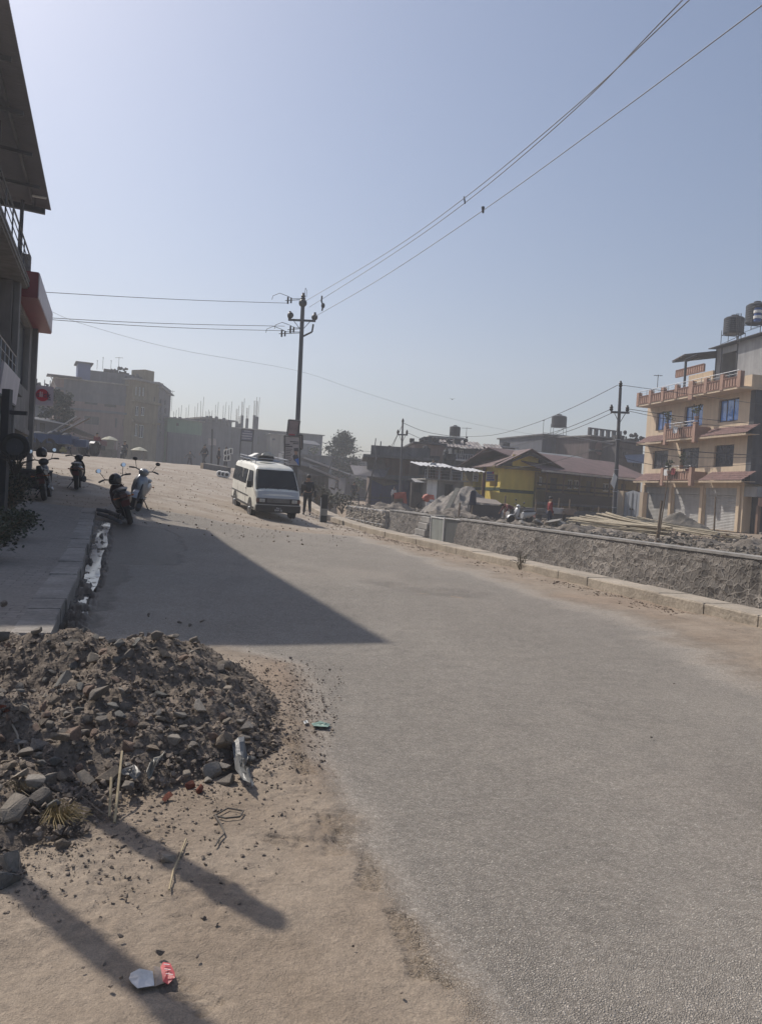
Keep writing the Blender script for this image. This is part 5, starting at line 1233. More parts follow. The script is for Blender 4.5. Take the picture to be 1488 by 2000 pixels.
gabion(47.4, 57.0, -1.5, .30, 'pale gabion wall of packed stones in wire beyond the retaining wall')
# embankment rubble beyond the kerb end
M_BANK = mat('bank_rubble', (.13, .115, .095), .95, .45, 1.4, .8, 8, fine=.35)
def mound(name, label, c, rx, ry, h, m, cat='mound', amp=.25, f=.9, seed=0, ang=0, n=60, flat=.0, kind=None):
    vs = []; fs = []; ca, sa = math.cos(ang), math.sin(ang)
    for i in range(n + 1):
        for j in range(n + 1):
            u, v = 2 * i / n - 1, 2 * j / n - 1; r = math.hypot(u, v)
            x = c[0] + (u * rx) * ca - (v * ry) * sa; y = c[1] + (u * rx) * sa + (v * ry) * ca
            z = max(0, min(1 - flat, 1 - r)) / (1 - flat); z = h * z ** .95
            nz = fractal(Vector((x * f + seed, y * f, 0)), .9, 2.1, 5); z += amp * nz * min(1, max(0, 1.08 - r) * 3)
            vs.append((x, y, hxy(x, y) + z - (.3 if r > 1 else .04)))
    for i in range(n):
        for j in range(n):
            a = i * (n + 1) + j; u, v = 2 * (i + .5) / n - 1, 2 * (j + .5) / n - 1
            if math.hypot(u, v) < 1.08: fs.append((a, a + n + 1, a + n + 2, a + 1))
    o = MB().raw(vs, fs).build(name, m, None, smooth=True, base=(c[0], c[1], hxy(c[0], c[1])))
    return tag(o, label, cat, None, kind)
e = W(53, 10.5, 0); mound('rubble_bank', 'dark bank of rubble and scrub beyond the end of the kerb', (e.x, e.y), 2.6, 9, 2.1, M_BANK, amp=.45, f=.7, ang=rad(17), seed=3)
e = W(47, 13.4, 0); mound('rubble_mound', 'low mound of tipped rubble at the foot of the gabion wall', (e.x, e.y), 1.7, 4, 1.0, M_BANK, amp=.35, f=1.0, ang=rad(17), seed=5)
# banded kerb post
b0 = col(632, 31.0); t = thing('banded_post', 'black and white banded concrete post at the end of the right kerb', 'bollard', tuple(b0)); F = FR(b0)
MB(F).box(-.12, .12, -.12, .12, -.2, 1.12).build('shaft', M_DCONC, t, bevel=.02)
for i, z in enumerate((.0, .56)): MB(F).box(-.123, .123, -.123, .123, z, z + .28).build('black_band', M_BLACK, t)
for z in (.28, .84): 
    if z < .8: MB(F).box(-.122, .122, -.122, .122, z, z + .28).build('white_band', M_CONC, t)
MB(F).box(-.126, .126, -.126, .126, .84, 1.13).build('black_band', M_BLACK, t)
MB(F).box(-.16, -.127, -.1, -.03, .0, 1.0).build('white_edge', M_WHITE, t)

# ------------------------------------------------------------------ poles
def ins(F, x, z, t, s=1.0):
    return MB(F).lathe([(.02 * s, 0), (.05 * s, .03 * s), (.075 * s, .08 * s), (.05 * s, .10 * s), (.07 * s, .15 * s), (.04 * s, .19 * s), (.03 * s, .24 * s)], (x, 0, z), 10).build('insulator', M_BLACK, t, smooth=True)
def upole(label, px, Y, toppx, arms=(), r=.11, braces=True, name='utility_pole', cat='utility pole', box=False, m=M_DSTEEL, ps=1.0, group=None, base=None):
    b = base or col(px, Y); tp = P(toppx[0], toppx[1], b.y); t = thing(name, label, cat, tuple(b), group)
    axz = (tp - b); H = axz.length; axz.normalize(); ax = Vector((1, 0, 0)); ax = (ax - axz * ax.dot(axz)).normalized(); ay = axz.cross(ax); F = FR(b, ax, ay, axz)
    mb = MB(F)
    if box:
        mb.loft([[(-r, -r, -.4), (r, -r, -.4), (r, r, -.4), (-r, r, -.4)], [(-r * .72, -r * .72, H), (r * .72, -r * .72, H), (r * .72, r * .72, H), (-r * .72, r * .72, H)]])
    else: mb.tube((0, 0, -.4), (0, 0, H * .45), r, r * .88, 12); mb.tube((0, 0, H * .45), (0, 0, H), r * .8, r * .6, 12)
    mb.build('shaft', m, t)
    for k, (dz, x0, x1) in enumerate(arms):
        z = H - dz; a = MB(F).box(x0, x1, -.05 - r, .05 - r, z - .05, z + .05).build('crossarm', m, t)
        for x in (x0 + .06, x1 - .06): ins(F, x, z + .05, a, ps)
        if braces:
            for x in (x0 * .6, x1 * .6): MB(F).tube((x, -r, z - .04), (0, -r, z - .55), .018, n=5).build('brace', m, a)
    ins(F, 0, H, t, ps)
    return t, F, H
Ym = 41.0
tA, FA, HA = upole('tall steel power pole with one crossarm and notice boards, behind the minibus', 575, Ym, (592, 588), [(1.05, -.72, .72)], .13, box=True, m=mat('pole_grey', (.06, .065, .075), .6, .15, 2, .03, 10, .2), ps=1.8)
for x, z in ((-.62, HA - .95), (.66, HA - 1.0)): MB(FA).ball((x, -.1, z + .15), (.17, .14, .17), 10, 7).build('wire_clamp', M_BLACK, tA, smooth=True)
MB(FA).ball((0, -.05, HA - .12), (.22, .15, .22), 10, 7).build('pole_cap', M_BLACK, tA, smooth=True)
for k, (x, z) in enumerate(((-.75, HA - .02), (-.55, HA - 1.55), (-1.0, HA - 1.78))):
    o = MB(FA).path([(x - .9, 0, z + .02), (x - .85, 0, z + .22), (x - .5, 0, z + .38), (x - .1, 0, z + .25), (x + .2, 0, z + .12), (0, 0, z + .15)], .014, 5).tube((x - .2, 0, z), (0, 0, z + .1), .02, n=5).tube((x - .05, 0, z - .16), (x - .05, 0, z + .2), .05, n=7).tube((x + .12, 0, z - .12), (x + .12, 0, z + .16), .045, n=7); o.build('jumper_loop', M_BLACK, tA)
MB(FA).path([(.1, 0, HA - 1.85), (.55, 0, HA - 1.6), (.6, 0, HA - 1.2)], .05, 6).build('bracket', M_DSTEEL, tA)
MB(FA).path([(.05, 0, HA), (.1, 0, HA + .7), (.18, 0, HA + .55), (.16, 0, HA + .2)], .012, 5).build('loose_wire', M_BLACK, tA)
tB, FB, HB = upole('slim power pole with a single crossarm standing among the houses behind the gabion wall', 780, 55, (786.5, 826), [(.85, -.38, .38)], .10, m=M_DCONC, ps=1.3)
tC, FC, HC = upole('concrete power pole with braced crossarm beside the bamboo pile', 1197, 38.5, (1211, 757), [(1.25, -.46, .46)], .12, m=mat('pole_conc', (.11, .11, .115), .8, .2, 1.5, .1, 20, streak=.2), ps=1.4)
MB(FC).plate([(-.30, -.14, 2.4), (-.16, -.14, 2.95), (.02, -.14, 2.75), (-.10, -.14, 2.15)], (0, -.02, 0)).build('notice_plate', M_WHITE, tC)
for z in (1.2, 2.0, 3.1, 4.6): MB(FC).tube((0, 0, z), (0, 0, z + .04), .13, .13, 12).build('band', M_STEEL, tC)
# small leaning poles on and by the left mid house
for lb, a, b, Y, r in (('thin leaning pole propped at the left corner of the blue-fronted house', (713, 976), (737, 890), 57, .06), ('leaning timber pole rising above the parapet of the blue-fronted house', (740, 905), (744, 862), 62, .06), ('thin crooked pole with wires on the roof corner of the blue-fronted house', (728, 905), (734, 856), 62.5, .05), ('thin hazy pole leaning among the far houses left of the tree crown', (640, 925), (655, 884), 75, .05)):
    p, q = P(*a, Y), P(*b, Y); o = MB().tube(tuple(p), tuple(q), r, r * .7, 8).build('leaning_pole', M_DSTEEL, None); tag(o, lb, 'pole')
for k, (a, b, Y, lb) in enumerate((((1281, 1062), (1292, 978), 29.5, 'stout timber stake standing in front of the bamboo pile'), ((1284, 1060), (1304, 932), 29.8, 'long thin cane leaning against the stout stake by the bamboo pile'), ((1394, 1033), (1397, 970), 42, 'single stake standing before the right shop shutter'), ((919, 1012), (926, 962), 44, 'stake carrying the hanging dark blue coat'), ((895, 1012), (898, 982), 42, 'short stump of stake left of the bent worker'), ((985, 998), (987, 968), 47, 'slim post behind the bent worker'), ((1110, 1005), (1113, 975), 47, 'slim post left of the bamboo pile'), ((1166, 1005), (1169, 990), 46, 'short post in front of the long yellow wing'), ((1045, 998), (1047, 975), 46.5, 'slim post below the yellow gable wall'), ((1090, 990), (1092, 973), 48, 'slim post right of the standing worker'))):
    p, q = P(*a, Y), P(*b, Y); p.z = min(p.z, hxy(p.x, p.y) - .1); o = MB().tube(tuple(p), tuple(q), .055 if k != 1 else .03, .045 if k != 1 else .02, 8).build('stake', M_WOOD, None); tag(o, lb, 'stake')
# ------------------------------------------------------------------ wires
M_WIRE = mat('wire', (.06, .06, .065), .5, .1, 2, 0, 10); M_WIREL = mat('pale_wire', (.28, .28, .29), .5, .1, 2, 0, 10)
def spline(pts, n=8):
    out = []; P_ = [pts[0]] + pts + [pts[-1]]
    for i in range(1, len(P_) - 2):
        a, b, c, d = P_[i - 1:i + 3]
        for k in range(n): t = k / n; out.append(.5 * ((2 * b) + (c - a) * t + (2 * a - 5 * b + 4 * c - d) * t * t + (3 * b - a - 3 * c + d) * t ** 3))
    return out + [pts[-1]]
def wire(label, pts, r=.012, m=M_WIRE, group=None):
    pw = [P(*p) if not isinstance(p, Vector) else p for p in pts]
    o = MB().path([tuple(q) for q in spline(pw)], r, 5).build('overhead_wire', m, None); return tag(o, label, 'wire', group)
def through(p0, a, b):
    """pt behind the camera on the line p0 -> picture point at depth"""
    q = P(*b); return q + (q - P(*a)) * 1.6
for lb, pts in (('upper of the two parallel wires climbing to the top right corner', [(597, 588, 41), (755, 494, 30), (905, 388, 22), (1120, 210, 16), (1345, 0, 12.2)]),
                ('lower of the two parallel wires climbing to the top right corner', [(604, 600, 41), (755, 504, 30), (908, 396, 22), (1120, 216, 16), (1332, 0, 12.4)]),
                ('separate lower wire climbing to the right edge of the sky', [(614, 619, 41), (745, 543, 31), (943, 411, 23), (1200, 225, 16.5), (1488, 10, 12.2)])):
    pw = [P(*p) for p in pts]; pw.append(pw[-1] + (pw[-1] - pw[-2]) * 2.2); wire(lb, pw, .011, M_WIREL)
o = MB().tube(tuple(P(943, 404, 23)), tuple(P(943, 416, 23)), .05, .03, 8).build('wire_weight', M_DSTEEL, None); tag(o, 'small clamp hanging on the lower right wire', 'clamp')
o = MB().tube(tuple(P(906, 384, 22)), tuple(P(908, 398, 22)), .02, .02, 8).build('wire_spacer', M_DSTEEL, None); tag(o, 'small spacer joining the two parallel wires', 'spacer')
kp = [P(629, 578, 36), P(628, 588, 36), P(631, 597, 36), P(629, 607, 36)]
o = MB().path([tuple(p) for p in kp], .04, 6).ball(tuple(P(631, 597, 36)), (.09, .05, .13), 8, 6).build('tangled_kite', M_DSTEEL, None); tag(o, 'dark rag caught on a wire just right of the tall pole top', 'rag')
wire('top wire running left from the tall pole to the shop building', [(560, 592, 41), (400, 587, 37.5), (250, 580, 34), (78, 570, 30.5)], .013)
wire('upper of the two close wires running left from the tall pole', [(556, 637, 41), (400, 634, 37.5), (250, 629, 34), (84, 620, 30.5)], .013)
wire('lower of the two close wires running left from the tall pole', [(556, 646, 41), (400, 642, 37.5), (250, 635, 34), (84, 623, 30.8)], .013)
wire('long thin wire sagging across the sky from the red fascia to the right houses', [(100, 608, 31), (170, 635, 34), (350, 683, 40), (580, 724, 48), (700, 763, 53), (860, 812, 58), (1000, 842, 60), (1200, 868, 60)], .007, M_WIREL)
wire('sagging wire from the right power pole top towards the roof tanks on the left', [(1206, 752, 38.5), (1120, 795, 42), (1040, 828, 48), (960, 850, 56), (880, 853, 66)], .015)
wire('upper wire from the left crossarm of the right power pole towards the low roofs', [(1193, 799, 38.5), (1100, 838, 44), (1010, 862, 52), (975, 866, 60)], .015)
wire('lower wire from the left crossarm of the right power pole towards the low roofs', [(1196, 806, 38.5), (1110, 842, 44), (1015, 868, 52), (940, 884, 60)], .015)
wire('wire from the right power pole top to the top floor of the concrete house', [(1212, 752, 38.5), (1330, 768, 42), (1488, 790, 46)], .013)
wire('upper wire from the right crossarm across the third-floor windows', [(1228, 799, 38.5), (1340, 815, 40), (1488, 829, 42)], .015)
wire('lower wire from the right crossarm across the third-floor windows', [(1228, 803, 38.5), (1340, 825, 40), (1488, 838, 42)], .013)
wire('thick cable crossing the second floor of the concrete house', [(1208, 862, 38.5), (1330, 880, 40), (1488, 890, 42)], .022)
wire('thin cable just below the thick one across the second floor', [(1208, 875, 38.5), (1340, 893, 40), (1488, 893, 42)], .013)
wire('cable running left from the right power pole over the long roof', [(1203, 866, 38.5), (1130, 888, 43), (1060, 906, 50), (985, 916, 57)], .018)
wire('lowest cable sagging in front of the second-floor balcony', [(1206, 892, 38.5), (1300, 912, 40), (1400, 910, 41), (1488, 906, 42)], .013)
for lb, pts in (('wire from the slim pole top to the roofs on the right', [(787, 826, 55), (830, 843, 58), (880, 852, 64)]), ('wire from the right end of the slim pole crossarm', [(795, 845, 55), (830, 860, 60), (862, 869, 66)]), ('low wire from the slim pole to the white porch roof', [(786, 882, 55), (812, 895, 56), (838, 905, 57)]), ('steep stay wire left of the slim pole', [(780, 842, 55), (768, 865, 58), (758, 885, 62)]), ('second stay wire left of the slim pole', [(785, 832, 55), (772, 860, 58), (765, 882, 62)]), ('slack cable looping down the corner of the blue-fronted house', [(733, 865, 61), (735, 905, 60), (745, 932, 60), (757, 934, 60), (765, 925, 61)]), ('upper wire between the tree and the blue-fronted house', [(683, 881, 95), (710, 882, 80), (730, 882, 66)]), ('lower wire between the tree and the blue-fronted house', [(683, 886, 95), (710, 889, 80), (728, 890, 66)]), ('long slack service wire from the cross wires down to the low roofs', [(1203, 868, 39), (1100, 850, 50), (1060, 845, 60)])):
    wire(lb, pts, .018)
bd = thing('bird', 'tiny dark bird flying in the sky above the mid houses', 'bird', tuple(P(883, 780, 60)))
MB(FR(P(883, 780, 60))).ball((0, 0, 0), (.05, .14, .04), 8, 6).plate([(0, -.04, .02), (.2, .0, .07), (.12, .06, .05), (0, .05, .02)], (0, 0, .01)).plate([(0, -.04, .02), (-.2, .0, .07), (-.12, .06, .05), (0, .05, .02)], (0, 0, .01)).build('body', M_BLACK, bd)

# ------------------------------------------------------------------ notice boards on the tall pole and by the road
def board_px(name, label, cat, corners, Y, m, frame=M_FR_DARK, th=.04, fr=.04):
    A, B, C_, D_ = [P(*c, Y) for c in corners]      # top-left, top-right, bottom-right, bottom-left
    base = (A + B + C_ + D_) / 4; t = thing(name, label, cat, tuple(base))
    n = (B - A).cross(D_ - A).normalized(); n = n if n.y < 0 else -n
    MB().plate([tuple(p) for p in (A, B, C_, D_)], tuple(-n * th)).build('panel', m, t)
    mb = MB()
    for p, q in ((A, B), (B, C_), (C_, D_), (D_, A)): mb.tube(tuple(p + n * .01), tuple(q + n * .01), fr, n=4)
    mb.build('frame', frame, t)
    ex = (B - A); ey = (D_ - A)
    return t, A, ex, ey, n
def bars(t, A, ex, ey, n, rects, m, name, off=.008):
    mb = MB()
    for u0, v0, u1, v1 in rects:
        p = [A + ex * u + ey * v + n * off for u, v in ((u0, v0), (u1, v0), (u1, v1), (u0, v1))]; mb.plate([tuple(q) for q in p], tuple(n * .004))
    return mb.build(name, m, t)
Yb = 40.6
PINKB = mat('faded_pink_board', (.20, .15, .15), .8, .3, 2, .03, 10); POST = mat('poster_white', (.36, .33, .33), .8, .1, 2, .03, 10, streak=.15)
INK = mat('poster_ink', (.04, .04, .05), .7, .1, 3, 0, 10)
t, A, ex, ey, n = board_px('faded_board', 'faded pinkish board tied at a slant to the tall pole, above the posters', 'notice board', ((564, 820), (586, 822), (579, 862), (560, 857)), Yb, PINKB)
bars(t, A, ex, ey, n, ((.15, .72, .7, .85),), mat('poster_red', (.4, .04, .05), .7, .1, 3, 0, 10), 'red_band')
t, A, ex, ey, n = board_px('rear_poster', 'pinkish poster board half hidden behind the graduate poster on the tall pole', 'poster', ((560, 848), (591, 850), (591, 877), (558, 875)), Yb + .15, mat('poster_pink', (.34, .27, .27), .8, .15, 2, .02, 10))
bars(t, A, ex, ey, n, ((.6, .2, .9, .35), (.6, .45, .85, .55)), mat('poster_red', (.4, .04, .05), .7, .1, 3, 0, 10), 'red_marks')
t, A, ex, ey, n = board_px('graduate_poster', 'tall white poster with text lines and a figure in a graduation cap', 'poster', ((556, 851), (586, 853), (586, 911), (556, 909)), Yb - .1, POST)
bars(t, A, ex, ey, n, [(.35, .17, .92, .20), (.55, .23, .92, .26)] + [(.06, .27, .34, .30), (.06, .33, .52, .37)] + [(.08, .43 + .055 * i, .5 - .06 * (i % 3), .45 + .055 * i) for i in range(9)], INK, 'printed_text')
def pol(uv, m, nm, off): return MB().plate([tuple(A + ex * u + ey * v + n * off) for u, v in uv], tuple(n * .004)).build(nm, m, t)
pol([(.60, .40), (.88, .38), (.90, .50), (.62, .52)], INK, 'printed_cap', .008); pol([(.64, .50), (.84, .50), (.82, .60), (.74, .64), (.66, .60)], mat('printed_face', (.28, .16, .11), .7, .1, 3, 0, 10), 'printed_face', .013)
pol([(.52, .66), (.68, .60), (.84, .60), (.92, .72), (.94, .95), (.60, .80)], INK, 'printed_gown', .009); pol([(.66, .78), (.92, .72), (.93, .98)], mat('printed_blue', (.02, .12, .45), .6, .1, 3, 0, 10), 'printed_sash', .015)
# notice on two legs beyond the kerb
t, A, ex, ey, n = board_px('notice_board', 'blue-grey notice board on two dark posts with rows of pale lettering', 'notice board', ((472, 838), (496, 840), (494, 862), (470, 860)), 62, mat('board_bluegrey', (.13, .13, .17), .7, .1, 2, 0, 10))
bars(t, A, ex, ey, n, [(.25, .10, .75, .20), (.1, .30, .9, .42), (.08, .52, .92, .64), (.1, .74, .85, .84)], mat('board_letter', (.34, .33, .36), .7, .2, 9, 0, 10), 'lettering')
for x in (470.5, 494): 
    p, q = P(x, 860, 62), P(x - 2.5, 905, 62); MB().tube(tuple(p), tuple(q), .05, n=6).build('post', M_FR_DARK, t)
pz = P(415, 838, 66); bz = P(413, 905, 66)
t = thing('sign_post', 'slim dark post carrying two small white notices beyond the road', 'sign post', tuple(bz)); MB().tube(tuple(bz), tuple(pz), .09, .07, 8).build('post', M_FR_DARK, t)
for a, b in ((407, 413), (416.5, 422.5)):
    c = [P(a, 856, 65.8), P(b, 857, 65.8), P(b, 870, 65.8), P(a, 869, 65.8)]; nt_ = MB().plate([tuple(q) for q in c], (0, .03, 0)).build('notice', POST, t)
# ================================================================== concrete house with shop shutters on the right
M_CREAMW = mat('apricot_wall', (.53, .42, .30), .85, .08, 1.2, .06, 15, streak=.1)
M_BRICKRED = mat('terracotta_band', (.32, .195, .145), .85, .12, 2.5, .1, 20)
M_TILER = mat('roof_tile_red', (.18, .105, .095), .8, .3, 4, .1, 15)
M_CEM = mat('bare_cement', (.075, .078, .085), .9, .22, 1.2, .12, 15, streak=.3)
LZ = .3
A_ = P(1250, 1000, 62.3); B_ = P(1449, 1000, 50.0); A_.z = B_.z = LZ
ax = (B_ - A_); CW = ax.length; ax.normalize(); ay = Vector((-ax.y, ax.x, 0)); HF_ = FR(A_, ax, ay)
CH = HF_.hit(1449, 735)[1]
t = CH_T = thing('concrete_house', 'apricot concrete house with terracotta balconies and three roller shutters on the right', 'house', tuple(A_))
wins = [((1282, 804), (1309, 838)), ((1337, 792), (1370, 831)), ((1404, 779), (1440, 821)), ((1275, 880), (1302, 915)), ((1329, 875), (1362, 914)), ((1395, 869), (1430, 911))]
holes = []
for (a, b), (c, d) in wins:
    x0, z1 = HF_.hit(a, (b + b + (c - a) * .0) / 2); x1, z0 = HF_.hit(c, d); zt = HF_.hit((a + c) / 2, b)[1]; holes.append((x0, x1, z0, zt))
zt2 = [HF_.hit(1266, 946)[1], 3.0]
H1 = min(3.05, max(2.7, HF_.hit(1266, 946)[1]))
sh = [(HF_.hit(1258, 980)[0], HF_.hit(1305, 980)[0]), (HF_.hit(1313, 980)[0], HF_.hit(1366, 980)[0]), (HF_.hit(1374, 980)[0], HF_.hit(1439, 980)[0])]
for a, b in sh: holes.append((a, b, .02, H1 - .15))
mb = MB(HF_); shell(mb, CW, CH, 9, holes, rev=.22); mb.build('wall', M_CREAMW, t)
fins = [glass('sky_blue_pane', (.06, .2, .55), .06), M_GLASS]
for k, h in enumerate(holes[:6]):
    window(HF_, *h, t, fm=M_FR_DARK, gm=fins[0] if k < 3 else glass('dusk_pane', (.03, .035, .05), .1), rev=.2, mull=2 if k < 3 else 1, bar=.08)
for k, (a, b) in enumerate(sh):
    s_ = shutter(HF_, a, b, .02, H1 - .65, t, M_SHUT, y=.16, pitch=.10)
    MB(HF_).box(a, b, .08, .2, H1 - .65, H1 - .15).build('shutter_box', M_SHUT, t)
for x in [sh[0][0] - .3, (sh[0][1] + sh[1][0]) / 2 - .15, (sh[1][1] + sh[2][0]) / 2 - .15, sh[2][1] + .02]:
    MB(HF_).box(x, x + .32, -.12, -.002, .0, H1).build('pillar', M_CREAMW, t, bevel=.01)
def ribs(F, x0, x1, y, z0, z1, root, name, ends=True, dp=None):
    o = MB(F).box(x0, x1, y, y + .12, z0, z1).build(name, M_BRICKRED, root)
    mb = MB(F); n = max(2, int((x1 - x0) / .28))
    for i in range(n + 1): x = x0 + (x1 - x0) * i / n; mb.box(x - .03, x + .03, y - .03, y - .002, z0 + .08, z1 - .06)
    mb.box(x0, x1, y - .04, y - .003, z1 - .05, z1 + .02); mb.box(x0, x1, y - .04, y - .003, z0 - .01, z0 + .06)
    mb.build('rib', mat('terracotta_dark', (.17, .085, .06), .85, .12, 2.5, .1, 20), o)
    return o
def balcony(px0, px1, ptop, pbot, pxm, proud=1.15):
    F = HF_; x0 = F.hit(px0, (ptop + pbot) / 2, -proud)[0]; x1 = F.hit(px1, (ptop + pbot) / 2, -proud)[0]
    z1 = F.hit(pxm, ptop, -proud)[1]; z0 = F.hit(pxm, pbot, -proud)[1]
    MB(F).box(x0, x1, -proud, -.002, z0 - .14, z0).build('balcony_slab', M_CREAMW, t)
    ribs(F, x0, x1, -proud, z0 + .002, z1, t, 'balcony_parapet')
    for x in (x0, x1 - .14): MB(F).box(x, x + .14, -proud + .12, -.002, z0 + .002, z1).build('balcony_side', M_BRICKRED, t)
    for x in (x0 - .02, x1 - .32): MB(F).box(x, x + .34, -proud - .05, -proud + .22, z0 - .4, z1 + .3).build('balcony_post', M_BRICKRED, t, bevel=.015)
    railing(F, x0 + .3, x1 - .3, z1, z1 + .4, t, y=-proud + .06, m=M_STEEL, post=.9, rails=2, r=.022, name='balcony_rail')
    return x0, x1, z0, z1
b2 = balcony(1296, 1357, 836, 856, 1326); b1 = balcony(1290, 1350, 921, 938, 1320)
def pent(px0, px1, pyw, pye, m=M_TILER):
    F = HF_; pr = 1.0; xa = F.hit(px0, pye, -pr)[0]; xb = F.hit(px1, pye, -pr)[0]; pm = (px0 + px1) / 2
    ze = F.hit(pm, pye, -pr)[1]; zw = ze + .62
    n = int((xb - xa) / .25)
    mb = MB(F)
    for i in range(n):
        x = xa + (xb - xa) * i / n; w = (xb - xa) / n
        for j in range(4):
            y0 = -pr + pr * j / 4; z0_ = ze + (zw - ze) * j / 4; y1 = -pr + pr * (j + 1) / 4; z1_ = ze + (zw - ze) * (j + 1) / 4
            mb.plate([(x, y0 - .03, z0_ + .03), (x + w * .5, y0 - .03, z0_ + .07), (x + w, y0 - .03, z0_ + .03), (x + w, y1, z1_), (x + w * .5, y1, z1_ + .045), (x, y1, z1_)], (0, 0, -.03))
    o = mb.build('tiled_pent_roof', m, t); MB(F).box(xa, xb, -pr + .0, -pr + .06, ze - .14, ze - .02).build('fascia_board', M_CREAMW, o)
    MB(F).plate([(xa, -pr, ze - .10), (xb, -pr, ze - .10), (xb, -.01, ze - .06), (xa, -.01, ze - .06)], (0, 0, .03)).build('soffit', M_CREAMW, o)
pent(1366, 1455, 832, 849); pent(1242, 1290, 851, 864); pent(1363, 1447, 925, 938); pent(1236, 1285, 928, 939)
# roof terrace parapet
pr = 1.2; F = HF_; x0 = F.hit(1243, 785, -pr)[0]; x1 = F.hit(1446, 745, -pr)[0]; z0 = F.hit(1344, 772, -pr)[1]; z1 = z0 + .62
MB(F).box(x0, x1, -pr, 9.1, z0 - .16, z0).build('roof_slab', M_CREAMW, t)
ribs(F, x0, x1, -pr, z0 + .002, z1, t, 'roof_parapet')
n = 7
for i in range(n + 1):
    x = x0 + (x1 - x0 - .35) * i / n; big = i in (4,)
    MB(F).box(x, x + (.5 if big else .35), -pr - .05, -pr + .25, z0 - (.35 if big else .1), z1 + .34).build('parapet_post', M_BRICKRED, t, bevel=.015)
railing(F, x0 + .3, x1 - .3, z1, z1 + .42, t, y=-pr + .06, m=M_STEEL, post=1.0, rails=2, r=.022, name='roof_rail')
MB(F).box(x0, x0 + .12, -pr + .12, 8, z0 + .002, z1).build('side_parapet', M_BRICKRED, t)
# top floor in sheet metal, set back, and its lean-to
MSHT = mat('grey_cladding', (.26, .26, .265), .6, .12, 1.5, .04, 12, .2, streak=.15)
yb = 2.0
xa = F.hit(1396, 720, yb)[0]; xb = CW + .3; zt_a = F.hit(1396, 686, yb)[1]; zt_b = F.hit(1470, 668, yb)[1]
ho = (F.hit(1409, 700, yb)[0], F.hit(1437, 700, yb)[0])
mb = MB(F); mb.box(xa, ho[0], yb, yb + .1, z0, zt_a + .1); mb.box(ho[1], xb, yb, yb + .1, z0, zt_a + .2); mb.box(ho[0], ho[1], yb + 2, yb + 2.1, z0, zt_a); mb.box(ho[0], ho[1], yb, yb + .1, zt_a - .35, zt_a + .12)
mb.box(xa, xa + .1, yb + .1, 8, z0, zt_a); mb.build('penthouse_wall', MSHT, t)
for x in (xa, ho[0] - .09, ho[1] + .05, xb - 1.6): MB(F).box(x, x + .08, yb - .04, yb - .002, z0, zt_a + .1).build('penthouse_post', M_FR_DARK, t)
MB(F).plate([(xa - .3, yb - .5, zt_a + .12), (xb + 1.5, yb - .5, zt_a + .32), (xb + 1.5, 9, zt_a + .9), (xa - .3, 9, zt_a + .7)], (0, 0, .06)).build('penthouse_roof', M_DSTEEL, t)
c = [F.hit(1311, 706, -.6), F.hit(1397, 692, yb)]
xq = c[0][0]
MB(F).plate([(xq, -.6, c[0][1]), (xa, -.6, c[0][1] + .25), (xa, 5, c[0][1] + 1.3), (xq, 5, c[0][1] + 1.05)], (0, 0, .05)).build('lean_to_roof', M_ROOFU, t)
mb = MB(F)
for k in range(5): x = xq + (xa - xq) * k / 4; zz = c[0][1] + .25 * k / 4; mb.plate([(x, -.55, zz - .01), (x + .08, -.55, zz - .01), (x + .08, 4.9, zz + 1.03), (x, 4.9, zz + 1.03)], (0, 0, -.09))
mb.box(xq, xa, .6, .7, c[0][1] + .1, c[0][1] + .24); mb.build('lean_to_frame', M_FR_DARK, t)
MB(F).path([(F.hit(1338, 720, -pr + .2)[0], -pr + .2, z1), (F.hit(1338, 715, -pr + .2)[0], -pr + .2, c[0][1] - .3), (F.hit(1342, 709, -pr + .2)[0], -.3, c[0][1] + .05)], .09, 8).build('lean_to_post', M_DSTEEL, t)
xs_ = F.hit(1345, 725, 3.4)[0]
MB(F).box(xs_, xs_ + 3.2, 3.4, 7, z0, c[0][1] - .2).build('stair_tower', M_CREAMW, t)
ribs(F, xs_ - .6, xs_ + 3.2, 2.6, c[0][1] - .35, c[0][1] + .25, t, 'stair_parapet')
# cement end wall that faces the camera, with garage and canopy beside it
E2 = FR(B_, ay, -ax)
ct = thing('cement_building', 'taller bare dark cement building cut by the right edge beside the apricot house', 'building', tuple(B_))
MB(E2).box(-.02, 9, -.5, -.01, 3.2, 9.25).build('wall', M_CEM, ct)
MB(E2).box(.0, 9, -1.25, -.02, 2.35, 3.0).build('canopy_sheet', MSHT, ct)
MB(E2).box(.6, 9, -.9, -.03, -.2, 2.34).build('garage_wall', mat('garage_dark', (.03, .03, .032), .9, .3, 1.5, .05, 15), ct)
MB(E2).box(.2, 9, -1.32, -1.16, 1.75, 2.3).build('lintel', M_BRICKRED, ct)
MB(E2).box(.15, .35, -1.3, -1.1, -.1, 1.8).build('post', mat('brown_post', (.15, .09, .06), .8, .1, 2, .02, 10), ct)
MB(E2).box(.5, 9, -2.3, -1.1, -.3, .12).build('doorstep', M_CONC, ct)
zr = zt_a + .45
q = HF_(F.hit(1431, 655, 3.2)[0], 3.2, zr + .15); tank(tuple(q), .72, 1.35, 'dark ribbed water tank on a steel stand at the left of the right house roof', stand=.75)
q = HF_(F.hit(1474, 655, 2.2)[0], 2.2, zr + .2); tank(tuple(q), .72, 1.45, 'dark ribbed water tank at the right edge beside the striped chimney', stand=.6)
mb = MB()
for px in (1438, 1441.5, 1446): mb.tube(tuple(P(px, 668, 51)), tuple(P(px + .5, 612, 51)), .03, n=5)
o = mb.build('tank_pipes', M_DSTEEL, None); tag(o, 'three thin upright pipes in front of the left roof water tank', 'pipes')
